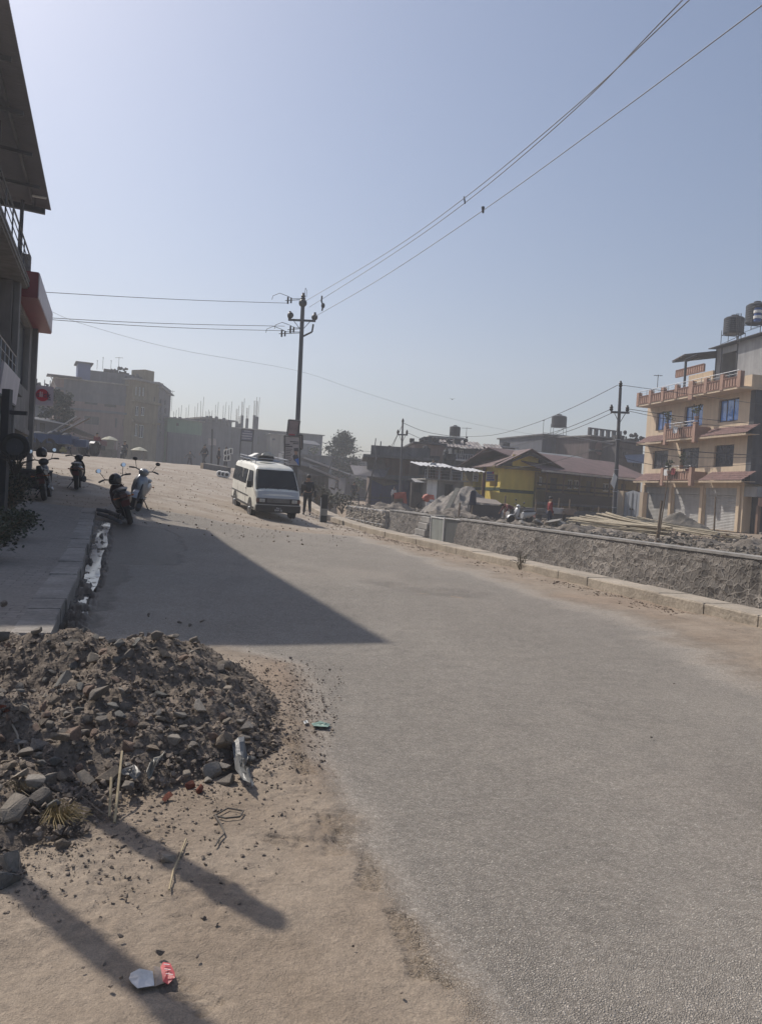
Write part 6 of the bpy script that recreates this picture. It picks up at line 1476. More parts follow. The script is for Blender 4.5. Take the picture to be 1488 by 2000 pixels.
q = P(1478, 628, 50.2); sp = thing('striped_vent', 'blue and white striped roof vent with a flat cap above the right water tank', 'vent', tuple(q)); Fq = FR(q)
for i in range(5): MB(Fq).lathe([(.26 if i % 2 else .22, i * .18), (.26 if i % 2 else .22, i * .18 + .175)], n=14).build('white_band' if i % 2 else 'blue_band', M_WHITE if i % 2 else mat('vent_blue', (.03, .08, .25), .5, .1, 3, 0, 10), sp)
MB(Fq).lathe([(.34, .9), (.34, .96), (.05, 1.05)], n=14).build('cap', M_DSTEEL, sp); MB(Fq).tube((-.3, 0, 1.08), (.5, 0, 1.08), .025).build('vane', M_DSTEEL, sp)
def antenna(c, label, h=1.0, w=.5, group=None):
    mb = MB(FR(c)); mb.tube((0, 0, 0), (0, 0, h), .025, n=5).tube((-w, 0, h * .92), (w, 0, h * .95), .02, n=5)
    for k in range(4): x = -w + 2 * w * (k + .5) / 4; mb.tube((x, -.2, h * .93), (x, .2, h * .93), .012, n=4)
    return tag(mb.build('antenna', M_DSTEEL, None), label, 'antenna', group)
antenna(P(1283, 757, 57), 'television antenna on the roof parapet of the apricot house', .95, .32)
# pots and washing on balconies
for k, (px, py, Y, lb, m_) in enumerate(((1318, 838, 55.5, 'cloth hung over the upper balcony rail of the apricot house', C_WHITE), (1314, 919, 55.8, 'dark red cloth on the lower balcony of the apricot house', C_RED), (1342, 918, 54.6, 'maroon cloth at the right end of the lower balcony', C_MAROON), (1300, 921, 56.6, 'white cloth at the left end of the lower balcony', C_WHITE))):
    p = P(px, py, Y); o = MB(FR(p, ax, ay)).plate([(-.3, -.0, .15), (-.05, -.03, .2), (.28, 0, .12), (.25, -.02, -.28), (0, -.05, -.32), (-.26, -.02, -.25)], (0, .03, 0)).build('hanging_cloth', m_, None); tag(o, lb, 'cloth')
M_LEAF = mat('leaf_green', (.035, .055, .018), .7, .4, 6, .05, 30)
def leafy(c, r, h, n, label, name='potted_plant', cat='plant', seed=1, leaf=.09, m=M_LEAF, pot=True, group=None):
    r_ = random.Random(seed); t = thing(name, label, cat, tuple(c), group); F = FR(c); z0 = 0
    if pot: MB(F).lathe([(r * .4, 0), (r * .55, r * .8), (r * .6, r * .85)], n=12).build('pot', M_BRICKRED, t); z0 = r * .8
    st_ = MB(F); lf = MB(F)
    for _ in range(n):
        a = r_.uniform(0, 6.28); q = r_.uniform(.2, 1) * r; tp = (q * math.cos(a), q * math.sin(a), z0 + h * r_.uniform(.35, 1))
        st_.path([(0, 0, z0 * .8), (tp[0] * .3, tp[1] * .3, z0 + (tp[2] - z0) * .6), tp], .008 + r * .01, 4, .004)
        for _ in range(7):
            c_ = Vector(tp) + Vector((r_.gauss(0, .35) * r * .7, r_.gauss(0, .35) * r * .7, r_.gauss(0, .3) * h * .4)); d = Vector((r_.gauss(0, 1), r_.gauss(0, 1), r_.gauss(0, .6))).normalized() * leaf; s_ = d.cross(Vector((r_.gauss(0, 1), r_.gauss(0, 1), 1))).normalized() * leaf * .4
            lf.quad(tuple(c_), tuple(c_ + d * .5 + s_), tuple(c_ + d), tuple(c_ + d * .5 - s_))
    st_.build('stems', M_WOOD, t); lf.build('leaves', m, t); return t
for px, py, Y, lb, sd in ((1360, 812, 53.6, 'potted plant on the right post of the upper balcony', 1), (1302, 826, 56, 'potted plant at the left of the upper balcony', 2), (1306, 918, 56.3, 'potted plant on the lower balcony beside the white cloth', 3), (1330, 908, 54.9, 'tall potted plant against the lower balcony window', 4)):
    leafy(P(px, py, Y) - Vector((0, 0, .3)), .3, .8, 12, lb, seed=sd, leaf=.16)
# grey double gate left of the shutters
ga = P(1217, 1000, 60.5); gb = P(1249, 1000, 59.0); ga.z = gb.z = LZ - .1; gx = gb - ga; gw = gx.length; gx.normalize(); GF = FR(ga, gx, Vector((-gx.y, gx.x, 0)))
gt = thing('double_gate', 'pale grey double steel gate with an arched top between two apricot pillars', 'gate', tuple(ga)); GH = GF.hit(1232, 958)[1]
MG = mat('gate_grey', (.34, .36, .39), .5, .06, 2, .02, 10, .1)
for k in range(2):
    x0_, x1_ = gw * .5 * k + .02, gw * .5 * (k + 1) - .02
    lz = GH if k == 0 else GH; o = MB(GF).plate([(x0_, 0, .05), (x1_, 0, .05), (x1_, 0, GH * (.93 if k else 1.0)), (x0_, 0, GH * (1.0 if k else .93))], (0, .05, 0)).build('leaf', MG, gt)
    mb = MB(GF); mb.box((x0_ + x1_) / 2 - .02, (x0_ + x1_) / 2 + .02, -.02, -.002, .08, GH * .92); mb.box(x0_, x0_ + .05, -.03, -.002, .06, GH * .92); mb.box(x1_ - .05, x1_, -.03, -.002, .06, GH * .92); mb.build('leaf_rib', M_STEEL, o)
    MB(GF).box((x0_ if k else x1_ - .2) + .03, (x0_ if k else x1_ - .2) + .14, -.07, -.02, GH * .42, GH * .47).build('handle', M_BLACK, o)
for nm, px0_, px1_, hh in (('pillar', -.55, -.02, GH * .98),): MB(GF).box(px0_, px1_, -.15, .3, 0, hh).build(nm, M_CREAMW, gt)
MB(GF).box(gw + .02, gw + .35, -.15, .3, 0, GH * .96).build('pillar', M_CREAMW, gt)
MB(GF).box(-.6, -.56, -.2, -.12, 0, GH * 1.0).build('white_edge', M_WHITE, gt)
# ================================================================== houses of the valley and the far ridge
def wallm(n, c, var=.15, streak=.25): return mat('wall_' + n, c, .88, var, 1.0, .1, 12, streak=streak)
def house(label, pl, Yl, pr, Yr, ytop, m, depth=8, wins=(), slab=None, name='house', cat='house', bz=None, over=.25, parapet=0, group=None, slabz=None, open_front=False, bands=()):
    A = P(pl, 950, Yl); B = P(pr, 950, Yr); z = bz if bz is not None else min(hxy(A.x, A.y), hxy(B.x, B.y)) - .3
    A.z = B.z = z
    for _ in range(3):
        H = P(pl, ytop, Yl).z - z
        A2 = P(pl, ytop + (950 - ytop) * .5, Yl); A.x = A2.x; B2 = P(pr, ytop + (950 - ytop) * .5, Yr); B.x = B2.x
    ax = B - A; Wd = ax.length; ax.normalize(); F = FR(A, ax, Vector((-ax.y, ax.x, 0)))
    t = thing(name, label, cat, tuple(A), group)
    hs = []
    for w in wins:
        (a, b, c, d), kind = w[:4], w[4]; x0, x1 = F.hit(a, (b + d) / 2)[0], F.hit(c, (b + d) / 2)[0]; z1 = F.hit((a + c) / 2, b)[1]; z0 = F.hit((a + c) / 2, d)[1]
        x0 = max(.05, x0); x1 = min(Wd - .05, x1); z0 = max(.05, z0); z1 = min(H - .05, z1)
        if x1 - x0 > .05 and z1 - z0 > .05: hs.append((x0, x1, z0, z1, kind))
    mb = MB(F); shell(mb, Wd, H, depth, [h[:4] for h in hs], rev=.18); mb.build('wall', m, t)
    for x0, x1, z0, z1, kind in hs:
        if kind == 'w': window(F, x0, x1, z0, z1, t, M_FR_DARK, mull=1, rev=.16, bar=.07)
        elif kind == 'W': window(F, x0, x1, z0, z1, t, M_FR_WHITE, mull=1, rev=.16, bar=.08)
        elif kind == 'b': window(F, x0, x1, z0, z1, t, M_FR_WOOD, mull=1, rev=.16, bar=.12)
        elif kind == 's': shutter(F, x0, x1, z0, z1, t, mat('dull_shutter', (.14, .14, .15), .7, .15, 1.5, .03, 10, streak=.2), y=.1, pitch=.14)
        elif kind == 'd': door(F, x0, x1, z0, z1, t, M_FR_DARK)
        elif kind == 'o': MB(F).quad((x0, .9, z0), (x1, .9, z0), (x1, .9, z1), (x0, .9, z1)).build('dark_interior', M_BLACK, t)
    if slab: MB(F).box(-over, Wd + over, -over - .2, depth + over, H + .002, H + slab).build('roof_slab', M_CONC if slabz is None else slabz, t)
    for zf, th, pr_, mm in bands:
        zz = F.hit((pl + pr) / 2, zf)[1]; MB(F).box(-.05, Wd + .05, -pr_, -.003, zz - th, zz).build('floor_band', mm, t)
    if parapet:
        zt = H + (slab or 0); mb = MB(F); mb.box(0, Wd, 0, .12, zt + .002, zt + parapet); mb.box(0, .12, .12, depth, zt + .002, zt + parapet); mb.box(Wd - .12, Wd, .12, depth, zt + .002, zt + parapet); mb.build('parapet', m, t)
    return t, F, Wd, H
def sheet_roof(F, x0, x1, y0, z0, y1, z1, m, root, pitch=.35, nm='roof'):
    return corrugated(F, x0, x1, y0, y1, lambda x, y: z0 + (z1 - z0) * (y - y0) / (y1 - y0), m, root, nm, pitch=pitch, amp=.03, th=.02)
M_WSHEET = mat('pale_sheet', (.42, .42, .43), .5, .12, 1.2, .03, 10, .3, streak=.1)
M_PINKR = mat('dusty_red_roof', (.13, .082, .078), .75, .2, 1.0, .05, 15, streak=.2)
M_RODS = M_RUST
def roof_clutter(F, x0, x1, z, seed, label, n=6, y=1.0):
    r_ = random.Random(seed); mc = mat('clutter', (.05, .05, .05), .9, .4, 3, .2, 20)
    for i in range(n):
        x = x0 + (x1 - x0) * (i + .5) / n + r_.uniform(-.2, .2); h = r_.uniform(.3, .9); w = r_.uniform(.15, .5)
        mb = MB(F)
        if i % 2: mb.lathe([(w * .4, z), (w * .6, z + h * .5), (w * .5, z + h * .55)], (x, y, 0), 8); [mb.ball((x + r_.uniform(-.2, .2), y, z + h * .7 + r_.uniform(0, .3)), r_.uniform(.1, .22), 6, 4) for _ in range(4)]
        else: mb.box(x - w, x + w, y, y + .5, z, z + h * .7)
        tag(mb.build('potted_plant' if i % 2 else 'roof_box', mc, None), 'dark ' + ('potted plant' if i % 2 else 'box') + ' among ' + label, 'plant' if i % 2 else 'box', label)
# --- right side, near to far
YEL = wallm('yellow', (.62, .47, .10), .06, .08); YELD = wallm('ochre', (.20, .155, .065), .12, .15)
# yellow gable house: long side (sunlit) faces left, gable faces the camera
Y0 = 57.0; c0 = P(976, 950, Y0); c1 = P(1054, 950, Y0 + 2.0); cl = P(921, 950, Y0 + 7.0)
for v in (c0, c1, cl): v.z = .1
gx = c1 - c0; GW = gx.length; gx.normalize(); YF = FR(c0, gx, Vector((-gx.y, gx.x, 0)))
t = thing('yellow_house', 'bright yellow gabled house with a dark green band and a red sheet roof', 'house', tuple(c0))
H = YF.hit(1010, 912)[1]; Lx = cl - c0; LL = Lx.length; Lx.normalize(); SF = FR(cl, -Lx, Vector((Lx.y, -Lx.x, 0)) if False else (Vector((0, 0, 1)).cross(-Lx)))
mb = MB(YF); mb.quad((0, 0, -.5), (GW, 0, -.5), (GW, 0, H), (0, 0, H)); apex = YF.hit(1024, 886)
mb.build('gable_wall', YEL, t)
b0_, b1_ = YF.hit(1010, 963)[1], YF.hit(1010, 957)[1]
MB(YF).box(-.02, GW, -.03, -.003, b0_, b1_).build('green_band', mat('green_band', (.02, .045, .02), .7, .1, 2, .02, 10), t)
sw = [SF.hit(933, 925)[0], SF.hit(945, 925)[0], SF.hit(957, 925)[0], SF.hit(972, 925)[0]]
sz = [SF.hit(950, 955)[1], SF.hit(950, 936)[1], SF.hit(950, 922)[1]]
w1 = (SF.hit(929, 930)[0], SF.hit(940, 930)[0], SF.hit(935, 950)[1], SF.hit(935, 920)[1]); w2 = (SF.hit(957, 930)[0], SF.hit(972, 930)[0], SF.hit(965, 950)[1], SF.hit(965, 922)[1])
HS = H
hs = [tuple(w) for w in (w1, w2)]
mb = MB(SF); panel_holes(mb, LL, HS + .5, hs, z0=-.5, rev=.5); mb.build('side_wall', YEL, t)
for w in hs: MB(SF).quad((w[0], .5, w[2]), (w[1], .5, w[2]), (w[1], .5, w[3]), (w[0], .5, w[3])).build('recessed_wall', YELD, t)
for w in hs: MB(SF).box(w[0] + .05, w[1] - .1, -.02, .12, (w[2] + w[3]) / 2 + .35, (w[2] + w[3]) / 2 + .6).build('lintel', YEL, t)
MB(SF).box(-.02, LL + .02, -.03, -.003, b0_ + .1, b1_ + .1).build('green_band', mat('green_band', (0, 0, 0)), t)
dx = SF.hit(947, 930)[0]; MB(SF).tube((dx, -.08, -.4), (dx, -.08, HS), .14, n=8).build('drain_pipe', mat('pipe_brown', (.10, .035, .025), .7, .1, 2, 0, 10), t)
for px in (938, 951, 962): x_ = SF.hit(px, 975)[0]; MB(SF).box(x_ - .25, x_ + .3, -.02, .02, SF.hit(px, 985)[1], SF.hit(px, 976)[1]).build('vent_opening', M_BLACK, t)
# roof of the gable house
ov = .8; ax_x = apex[0]; az = apex[1] + .3; sd_ = Lx.copy(); R0 = YF(ax_x, -ov, az); R1 = R0 + sd_ * (LL + 1.2); outl = Vector((-sd_.y, sd_.x, 0))
EL0 = YF(-1.0, -ov, H - .12); EL1 = EL0 + sd_ * (LL + 1.2); ER0 = YF(GW + 2.0, -ov, H - .05); ER1 = ER0 + sd_ * (LL + 1.2); el = -1.0
for a, b, c, d in ((R0, R1, EL1, EL0), (R0, R1, ER1, ER0)): MB().plate([tuple(v) for v in (a, b, c, d)], (0, 0, .07)).build('roof', M_PINKR, t)
MB(YF).plate([(el, -ov + .1, H - .25), (ax_x, -ov + .1, az - .12), (GW + 2.1, -ov + .1, H - .05), (ax_x, -ov + .1, az - .42)], (0, .06, 0)).build('barge_board', M_FR_DARK, t)
mb = MB(YF); mb.plate([(-.8, -.06, H + .02), (GW + 1, -.06, H + .02), (ax_x, -.06, az - .1)], (0, .05, 0)); mb.build('gable_infill', mat('gable_dark', (.07, .06, .045), .9, .2, 2, .05, 10), t)
MB(YF).box(ax_x - 1.2, ax_x + 1.3, -.12, -.07, H + .05, H + .9).build('gable_panel', YEL, t)
MB(YF).box(-.9, GW, -.35, -.07, H - .2, H - .05).build('eave_ledge', YELD, t)
# signs on the sunlit wall
for (cs, lb, m_, tm, tx) in ((((925, 922), (934, 924), (933, 940), (923, 940)), 'pale upright signboard at the left corner of the yellow house', POST, INK, 'A'), (((950, 921), (966, 921), (965, 939), (949, 939)), 'white and blue signboard fixed to the sunlit wall of the yellow house', POST, mat('sign_blue', (.05, .08, .35), .5, .1, 3, 0, 10), 'B')):
    yq = Y0 + (4.9 if tx == 'A' else 1.5); q_, A1, ex, ey, n = board_px('signboard', lb, 'sign', cs, yq, m_, frame=M_FR_WHITE, fr=.02)
    if tx == 'B': bars(q_, A1, ex, ey, n, [(0, 0, 1, .25)], tm, 'blue_band', .02); bars(q_, A1, ex, ey, n, [(0, .82, 1, 1)], tm, 'blue_band', .02); bars(q_, A1, ex, ey, n, [(.7, 0, 1, .24)], mat('poster_red', (.4, .04, .05)), 'red_patch', .04)
    bars(q_, A1, ex, ey, n, [(.12 + .15 * i, .36, .22 + .15 * i, .5) for i in range(5)] + [(.12 + .17 * i, .58, .24 + .17 * i, .74) for i in range(4)], tm, 'lettering', .02)
# long wing
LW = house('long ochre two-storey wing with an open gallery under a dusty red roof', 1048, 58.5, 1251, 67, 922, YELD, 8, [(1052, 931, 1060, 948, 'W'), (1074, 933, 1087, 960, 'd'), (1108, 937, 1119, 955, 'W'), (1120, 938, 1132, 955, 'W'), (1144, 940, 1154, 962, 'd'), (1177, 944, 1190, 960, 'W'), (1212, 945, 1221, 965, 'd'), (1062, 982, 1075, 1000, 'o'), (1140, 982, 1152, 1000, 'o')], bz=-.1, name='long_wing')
t, F, Wd, H = LW
za = F.hit(1150, 962)[1]
MB(F).box(-.1, Wd, -1.1, -.003, za - 1.2, za - 1.0).build('gallery_floor', M_DCONC, t)
MB(F).box(-.1, Wd, -1.12, -1.04, za - .998, za - .25).build('gallery_parapet', mat('parapet_dark', (.05, .04, .035), .9, .2, 1, .05, 10), t)
for i in range(8): x = Wd * i / 7; MB(F).tube((x - .02, -1.0, -.2), (x - .02, -1.0, H + .1), .07, n=8).build('gallery_post', M_FR_WOOD, t)
for zz in (H - .9, H - 1.3): MB(F).box(0, Wd, -.02, -.002, zz, zz + .13).build('painted_band', mat('band_dark', (.03, .02, .02), .8, .1, 2, 0, 10), t)
zr = F.hit(1150, 898, 3)[1]
MB(F).plate([(-1.2, -1.4, H + .12), (Wd + .4, -1.4, H + .12), (Wd + .4, 3.2, zr), (-2.2, 3.2, zr)], (0, 0, .07)).plate([(-2.2, 3.2, zr), (Wd + .4, 3.2, zr), (Wd + .4, 8, H), (-1.2, 8, H)], (0, 0, .07)).build('roof', M_PINKR, t)
MB(F).box(-1.2, Wd + .4, -1.5, -1.41, H + .0, H + .14).build('gutter', M_WSHEET, t)
# low yard wall and stacks in front
yw = house('low grey yard wall in front of the yellow house and its wing', 955, 54, 1200, 57.5, 988, M_DCONC, .25, bz=-.1, name='yard_wall', cat='wall')
# blue-fronted brown house
BRN = wallm('brown', (.13, .095, .078)); PNK = wallm('dusty_pink', (.21, .15, .135)); BLU = mat('blue_boards', (.03, .04, .10), .7, .15, 1.5, .05, 12, streak=.2)
t, F, Wd, H = house('brown two-storey house with a dark blue boarded shop front behind the gabion wall', 722, 62, 838, 62.2, 893, BRN, 9, [(737, 903, 755, 922, 'b'), (791, 906, 799, 926, 'b'), (818, 906, 834, 928, 'w'), (760, 948, 778, 985, 's'), (784, 948, 808, 985, 'o')], slab=.2, over=.6, slabz=M_DCONC, bz=.2, bands=((929, .35, .5, M_DCONC),))
zb = F.hit(775, 937)[1]
MB(F).box(.2, F.hit(800, 950)[0], -.08, -.003, 0, zb).build('blue_front', BLU, t)
MB(F).plate([(-1.2, -.9, zb + .1), (1.2, -.9, zb + .1), (1.6, 0, zb + .9), (-1.6, .4, zb + .9)], (0, 0, .05)).build('porch_canopy', M_ROOFU, t)
MB(F).plate([(-.3, -.12, H), (1.0, -.12, H), (1.6, -.3, H * .62), (2.4, -.12, H * .5), (1.2, -.1, H * .45), (-.2, -.1, H * .6)], (0, -.06, 0)).build('draped_tarpaulin', mat('tarp', (.10, .09, .08), .8, .25, 2, .2, 6), t)
MB(F).box(.2, 4.8, -.2, -.09, zb * .35, zb * .36 + .04).build('shelf', M_DSTEEL, t)
MB(F).box(0, Wd, .3, .45, H + .2, H + 1.0).build('roof_parapet', M_DCONC, t)
roof_clutter(F, .5, 7, H + .2, 3, 'plant pots and junk along the roof of the blue-fronted house', 9)
t, F, Wd, H = house('dusty pink upper house with one brown window, behind the blue-fronted house', 808, 69, 864, 69.2, 866, PNK, 8, [(821, 875, 841, 893, 'b')], slab=.15, slabz=M_DSTEEL, bz=.5)
roof_clutter(F, -.5, 5, H + .15, 9, 'dark plants crowding the roof of the dusty pink house', 8)
t, F, Wd, H = house('brown tank house with a pale top storey behind the dusty pink house', 838, 76, 897, 76.2, 855, wallm('brown2', (.16, .115, .10)), 8, [(842, 862, 850, 866, 'w')], slab=.2, bz=.5)
tank(tuple(F(2.6, 1.5, H + .2)), .55, 1.0, 'dark water tank standing on the brown tank house', stand=.3)
antenna(F(3.6, .5, H + .2), 'antenna right of the mid water tank', 1.1, .5)
BGR = wallm('blue_grey', (.075, .085, .105))
t, F, Wd, H = house('blue-grey house with a ribbed gable roof and a white-framed balcony', 884, 70, 976, 70.6, 874, BGR, 9, [(886, 878, 893, 893, 'W'), (896, 878, 905, 893, 'W'), (948, 880, 956, 890, 'w'), (883, 925, 895, 940, 'w')], bz=.4)
zt = H + .75
sheet_roof(F, -1.3, F.hit(940, 870)[0], -1.0, H + .0, 1.5, zt, mat('striped_sheet', (.24, .21, .20), .7, .35, 1.5, .1, 10, streak=.5), t)
sheet_roof(F, F.hit(950, 870)[0], Wd + .2, -.5, H - .05, 1.5, zt - .1, mat('striped_sheet', (.24, .21, .20)), t, nm='roof_right')
MB(F).box(-.1, 1.7, -.9, -.003, F.hit(900, 901)[1], F.hit(900, 898)[1]).build('balcony_slab', M_WHITE, t); railing(F, -.1, 1.6, F.hit(900, 898)[1], F.hit(900, 890)[1] + .1, t, y=-.85, m=M_WSHEET, post=.25, rails=1, r=.03, name='balcony_railing')
for px in (932, 940): x_ = F.hit(px, 890)[0]; MB(F).tube((x_, -.1, H * .45), (x_ + .05, -.1, H), .08, n=6).build('drain_pipe', M_WSHEET, t)
MB(F).box(F.hit(930, 880)[0], Wd + .1, -.25, -.003, H * .5, H * .98).build('brick_bay', wallm('dark_brick', (.10, .055, .045)), t)
t, F, Wd, H = house('dark brick annex with a small tank right of the blue-grey house', 953, 74, 1003, 74.5, 872, wallm('dark_brick', (.10, .055, .045)), 8, [(960, 880, 968, 890, 'w')], slab=.12, slabz=M_WSHEET, bz=.4)
tank(tuple(F(Wd - .6, 1, H + .12)), .42, .55, 'small water tank on the dark brick annex')
# porch and white room
t, F, Wd, H = house('small white-fronted room with an open porch of pale sheet roofing', 834, 57, 905, 57.6, 937, wallm('greyblock', (.19, .185, .175)), 5, [(842, 939, 847, 943, 'w'), (868, 946, 885, 972, 'o')], bz=0, slab=.1)
MB(F).box(0, F.hit(853, 950)[0], -.06, -.003, 0, H).build('white_front', M_WHITE, t)
za, zb = F.hit(850, 912)[1], F.hit(850, 902)[1]
sheet_roof(F, -.8, F.hit(885, 908)[0], -1.0, za, 2.5, zb, M_WSHEET, t, nm='porch_roof'); sheet_roof(F, F.hit(890, 908)[0], Wd + 1.6, -.6, za - .15, 2.5, zb - .2, M_WSHEET, t, nm='porch_roof')
for px in (833, 856, 878, 900): x_ = F.hit(px, 920)[0]; MB(F).tube((x_, -.3, H), (x_, -.3, za + .1), .05, n=6).build('porch_post', M_WSHEET, t)
railing(F, -.3, Wd, H + .1, H + .75, t, y=-.35, m=M_STEEL, post=1.0, rails=3, r=.02, name='porch_railing')
t, F, Wd, H = house('open iron-roofed shed with brick base left of the white-fronted room', 804, 58, 834, 58, 942, mat('dark_shed', (.06, .05, .045), .9, .3, 2, .1, 10), 4, [(808, 945, 830, 962, 'o')], bz=.0)
MB(F).plate([(0.2, -.8, H), (Wd + .1, -.8, H), (Wd, 2, H + .3), (0, 2, H + .3)], (0, 0, .05)).build('roof', M_WSHEET, t)
# behind: long dark house, block with battlement parapet, cream tower
t, F, Wd, H = house('long dark blue-grey house with a water tank high on its roof', 1056, 84, 1150, 86, 850, wallm('slate', (.085, .09, .11), .2), 10, [(1107, 866, 1122, 882, 'o'), (1135, 868, 1143, 876, 'w'), (1060, 888, 1075, 895, 'w')], slab=.15, slabz=M_DCONC, bz=.8)
tank(tuple(F(F.hit(1104, 848)[0], 1.5, H + .15)), .85, 1.35, 'large dark water tank on a tall stand above the long dark house', stand=1.1)
antenna(F(.2, .3, H + .15), 'thin aerial on the left corner of the long dark house', 1.6, .1)
t, F, Wd, H = house('brown block with a battlemented parapet and tall windows behind the right pole', 1148, 80, 1206, 82, 852, wallm('umber', (.12, .09, .085)), 10, [(1164, 862, 1171, 874, 'w'), (1175, 862, 1184, 876, 'w'), (1182, 888, 1200, 904, 's')], slab=.12, bz=.7, bands=((880, .2, .3, M_DCONC),))
mb = MB(F)
for i in range(6): x = Wd * i / 5; mb.box(x - .2, x + .2, -.1, .15, H + .12, H + .8)
mb.box(-.2, Wd + .2, -.1, .15, H + .8, H + .92); mb.build('battlement', M_DCONC, t)
MB(F).lathe([(.75, 0), (.7, .1)], (1.4, -.2, H - 1.1), 16, (Vector((1, 0, 0)), Vector((0, 0, 1)), Vector((0, 1, 0)))).build('satellite_dish', mat('dish', (.20, .13, .12), .6, .1, 2, 0, 10), t)
t, F, Wd, H = house('dark terrace house with pots and open blocks along its roof, right of the pole', 1204, 78, 1253, 79, 862, wallm('umber2', (.075, .065, .065)), 10, [(1216, 882, 1224, 890, 'w'), (1235, 895, 1246, 912, 'w'), (1210, 872, 1214, 880, 'w')], slab=.15, slabz=M_DCONC, bz=.6)
roof_clutter(F, 0, Wd, H + .15, 12, 'row of pots and planks on the dark terrace house roof', 10, y=.2)
MB(F).plate([(Wd - 2.5, -1, H * .72), (Wd + .5, -1, H * .72), (Wd + .5, 0, H * .86), (Wd - 2.2, 0, H * .82)], (0, 0, .04)).build('awning', mat('blue_awning', (.16, .2, .28), .6, .1, 2, 0, 10), t)
t, F, Wd, H = house('narrow cream stair tower left of the long dark house', 1047, 95, 1059, 95.5, 862, wallm('cream', (.36, .30, .25), .05, .05), 4, [(1050, 873, 1053, 880, 'w')], slab=.15, bz=.8, over=.7)
t, F, Wd, H = house('pale roof-terrace house with two flues, seen over the yellow gable', 1003, 92, 1048, 93, 882, wallm('olive', (.17, .17, .14)), 6, slab=.1, bz=.8)
MB(F).box(2.5, Wd, -.1, .0, H + .1, H + .35).build('red_rail', M_BRICKRED, t); MB(F).box(1.0, 2.4, 0, 1, H + .1, H + .6).tube((1.2, .5, H + .6), (1.2, .5, H + 1.3), .1).build('flue', M_WSHEET, t)
t, F, Wd, H = house('low slate-roofed shed in front of the long dark house', 1030, 70, 1165, 74, 893, mat('shed_green', (.075, .085, .08), .9, .2, 1, .1, 8), 5, bz=.5)
MB(F).plate([(-1, -.8, H - .1), (Wd, -.8, H - .1), (Wd, 3, H + .75), (-.5, 3, H + .75)], (0, 0, .06)).build('roof', mat('slate_roof', (.13, .14, .15), .7, .2, 1, .05, 10), t)
AXW = (Vector((1, 0, 0)), Vector((0, 0, 1)), Vector((0, 1, 0)))
# --- left ridge and hazy centre
GRY = wallm('ridge_grey', (.10, .105, .125)); RZ = 2.2
t, F, Wd, H = house('large grey-pink flat-roofed house with a blue stair tower on the left ridge', 104, 96, 257, 100, 738, wallm('ridge_pink', (.19, .13, .12)), 14, [(166, 771, 192, 790, 'w'), (205, 770, 228, 795, 'o'), (165, 813, 194, 829, 'w'), (225, 816, 229, 835, 'w'), (240, 818, 245, 832, 'w')], slab=.15, bz=RZ, bands=((763, .35, .15, GRY), (800, .3, .3, GRY)))
MB(F).box(1.0, Wd, -.04, -.003, H - 2.6, H).build('grey_upper_storey', GRY, t)
MB(F).plate([(-1.0, -1.3, H + .2), (3.0, -1.3, H + .2), (3.0, 3, H + .4), (-1.0, 3, H + .4)], (0, 0, .1)).build('roof_canopy', GRY, t); MB(F).path([(-.7, -1, H + .2), (.1, -.1, H - 1.1)], .06).build('canopy_brace', M_WSHEET, t)
xa, xb = F.hit(153, 720)[0], F.hit(178, 720)[0]; hz = F.hit(165, 709)[1]
o = MB(F).box(xa, xb, .3, 3.5, H + .15, hz).build('stair_tower', mat('blue_tower', (.07, .11, .24), .7, .1, 1, .05, 10), t); MB(F).box(xa - .3, xb + .3, 0, 3.8, hz, hz + .15).build('tower_roof', M_DCONC, o)
MB(F).box(xb, Wd, .2, 9, H + .15, H + 1.5).build('roof_block', GRY, t)
roof_clutter(F, xb + 2, Wd - .5, H + 1.5, 21, 'tanks and pots on the large ridge house roof', 9)
for k, px in enumerate((190, 201, 217, 232)): p = P(px, 722, 97.5); antenna(p, ('first', 'second', 'third', 'fourth')[k] + ' thin aerial from the left on the large ridge house', 1.2 + .4 * (k % 2), .04 if k != 3 else .5)
TAN = wallm('ridge_tan', (.21, .165, .095))
t, F, Wd, H = house('tan four-storey ridge house with tall paired windows, beside the grey-pink house', 256, 99, 307, 103, 741, TAN, 8, [(265, 755, 269, 772, 'W'), (272, 756, 276, 774, 'W'), (279, 757, 283, 774, 'W'), (265, 793, 272, 812, 'W'), (276, 795, 284, 812, 'W'), (264, 828, 270, 852, 'W'), (272, 830, 282, 855, 'W'), (301, 775, 304, 784, 'w')], slab=.2, bz=RZ, bands=((783, .3, .5, TAN), (822, .3, .5, TAN)))
o = MB(F).box(2.4, 4.0, .5, 3, H + .2, H + 1.7).build('stair_tower', TAN, t)
roof_clutter(F, .2, 2.2, H + .2, 31, 'clutter left of the tan house stair tower', 5)
t, F, Wd, H = house('grey side block with columns of small windows ending the left ridge houses', 307, 103, 330, 112, 757, wallm('ridge_shade', (.11, .105, .115)), 6, [(303 + 9 * (k % 3), 776 + 16 * (k // 3) + 2 * (k % 3), 307 + 9 * (k % 3), 788 + 16 * (k // 3) + 2 * (k % 3), 'w') for k in range(1, 15) if k % 3], slab=.15, bz=RZ, parapet=.6)
antenna(P(335, 803, 110), 'tall television antenna just right of the grey side block', 3.0, .35)
GRN = wallm('mint', (.14, .25, .16), .06, .1)
t, F, Wd, H = house('pale green house on the ridge right of the tall houses', 325, 108, 392, 112, 816, GRN, 8, [(345, 826, 350, 832, 'w')], slab=.12, bz=RZ)
MB(F).box(0, Wd, -.3, -.003, 0, F.hit(350, 846)[1]).build('grey_lower_wall', GRY, t)
t, F, Wd, H = house('small pale house end with two narrow windows between the green and the grey houses', 378, 112, 396, 113, 824, wallm('ridge_pale', (.24, .25, .23)), 6, [(382, 832, 385, 842, 'w'), (388, 833, 391, 843, 'w')], slab=.12, bz=RZ)
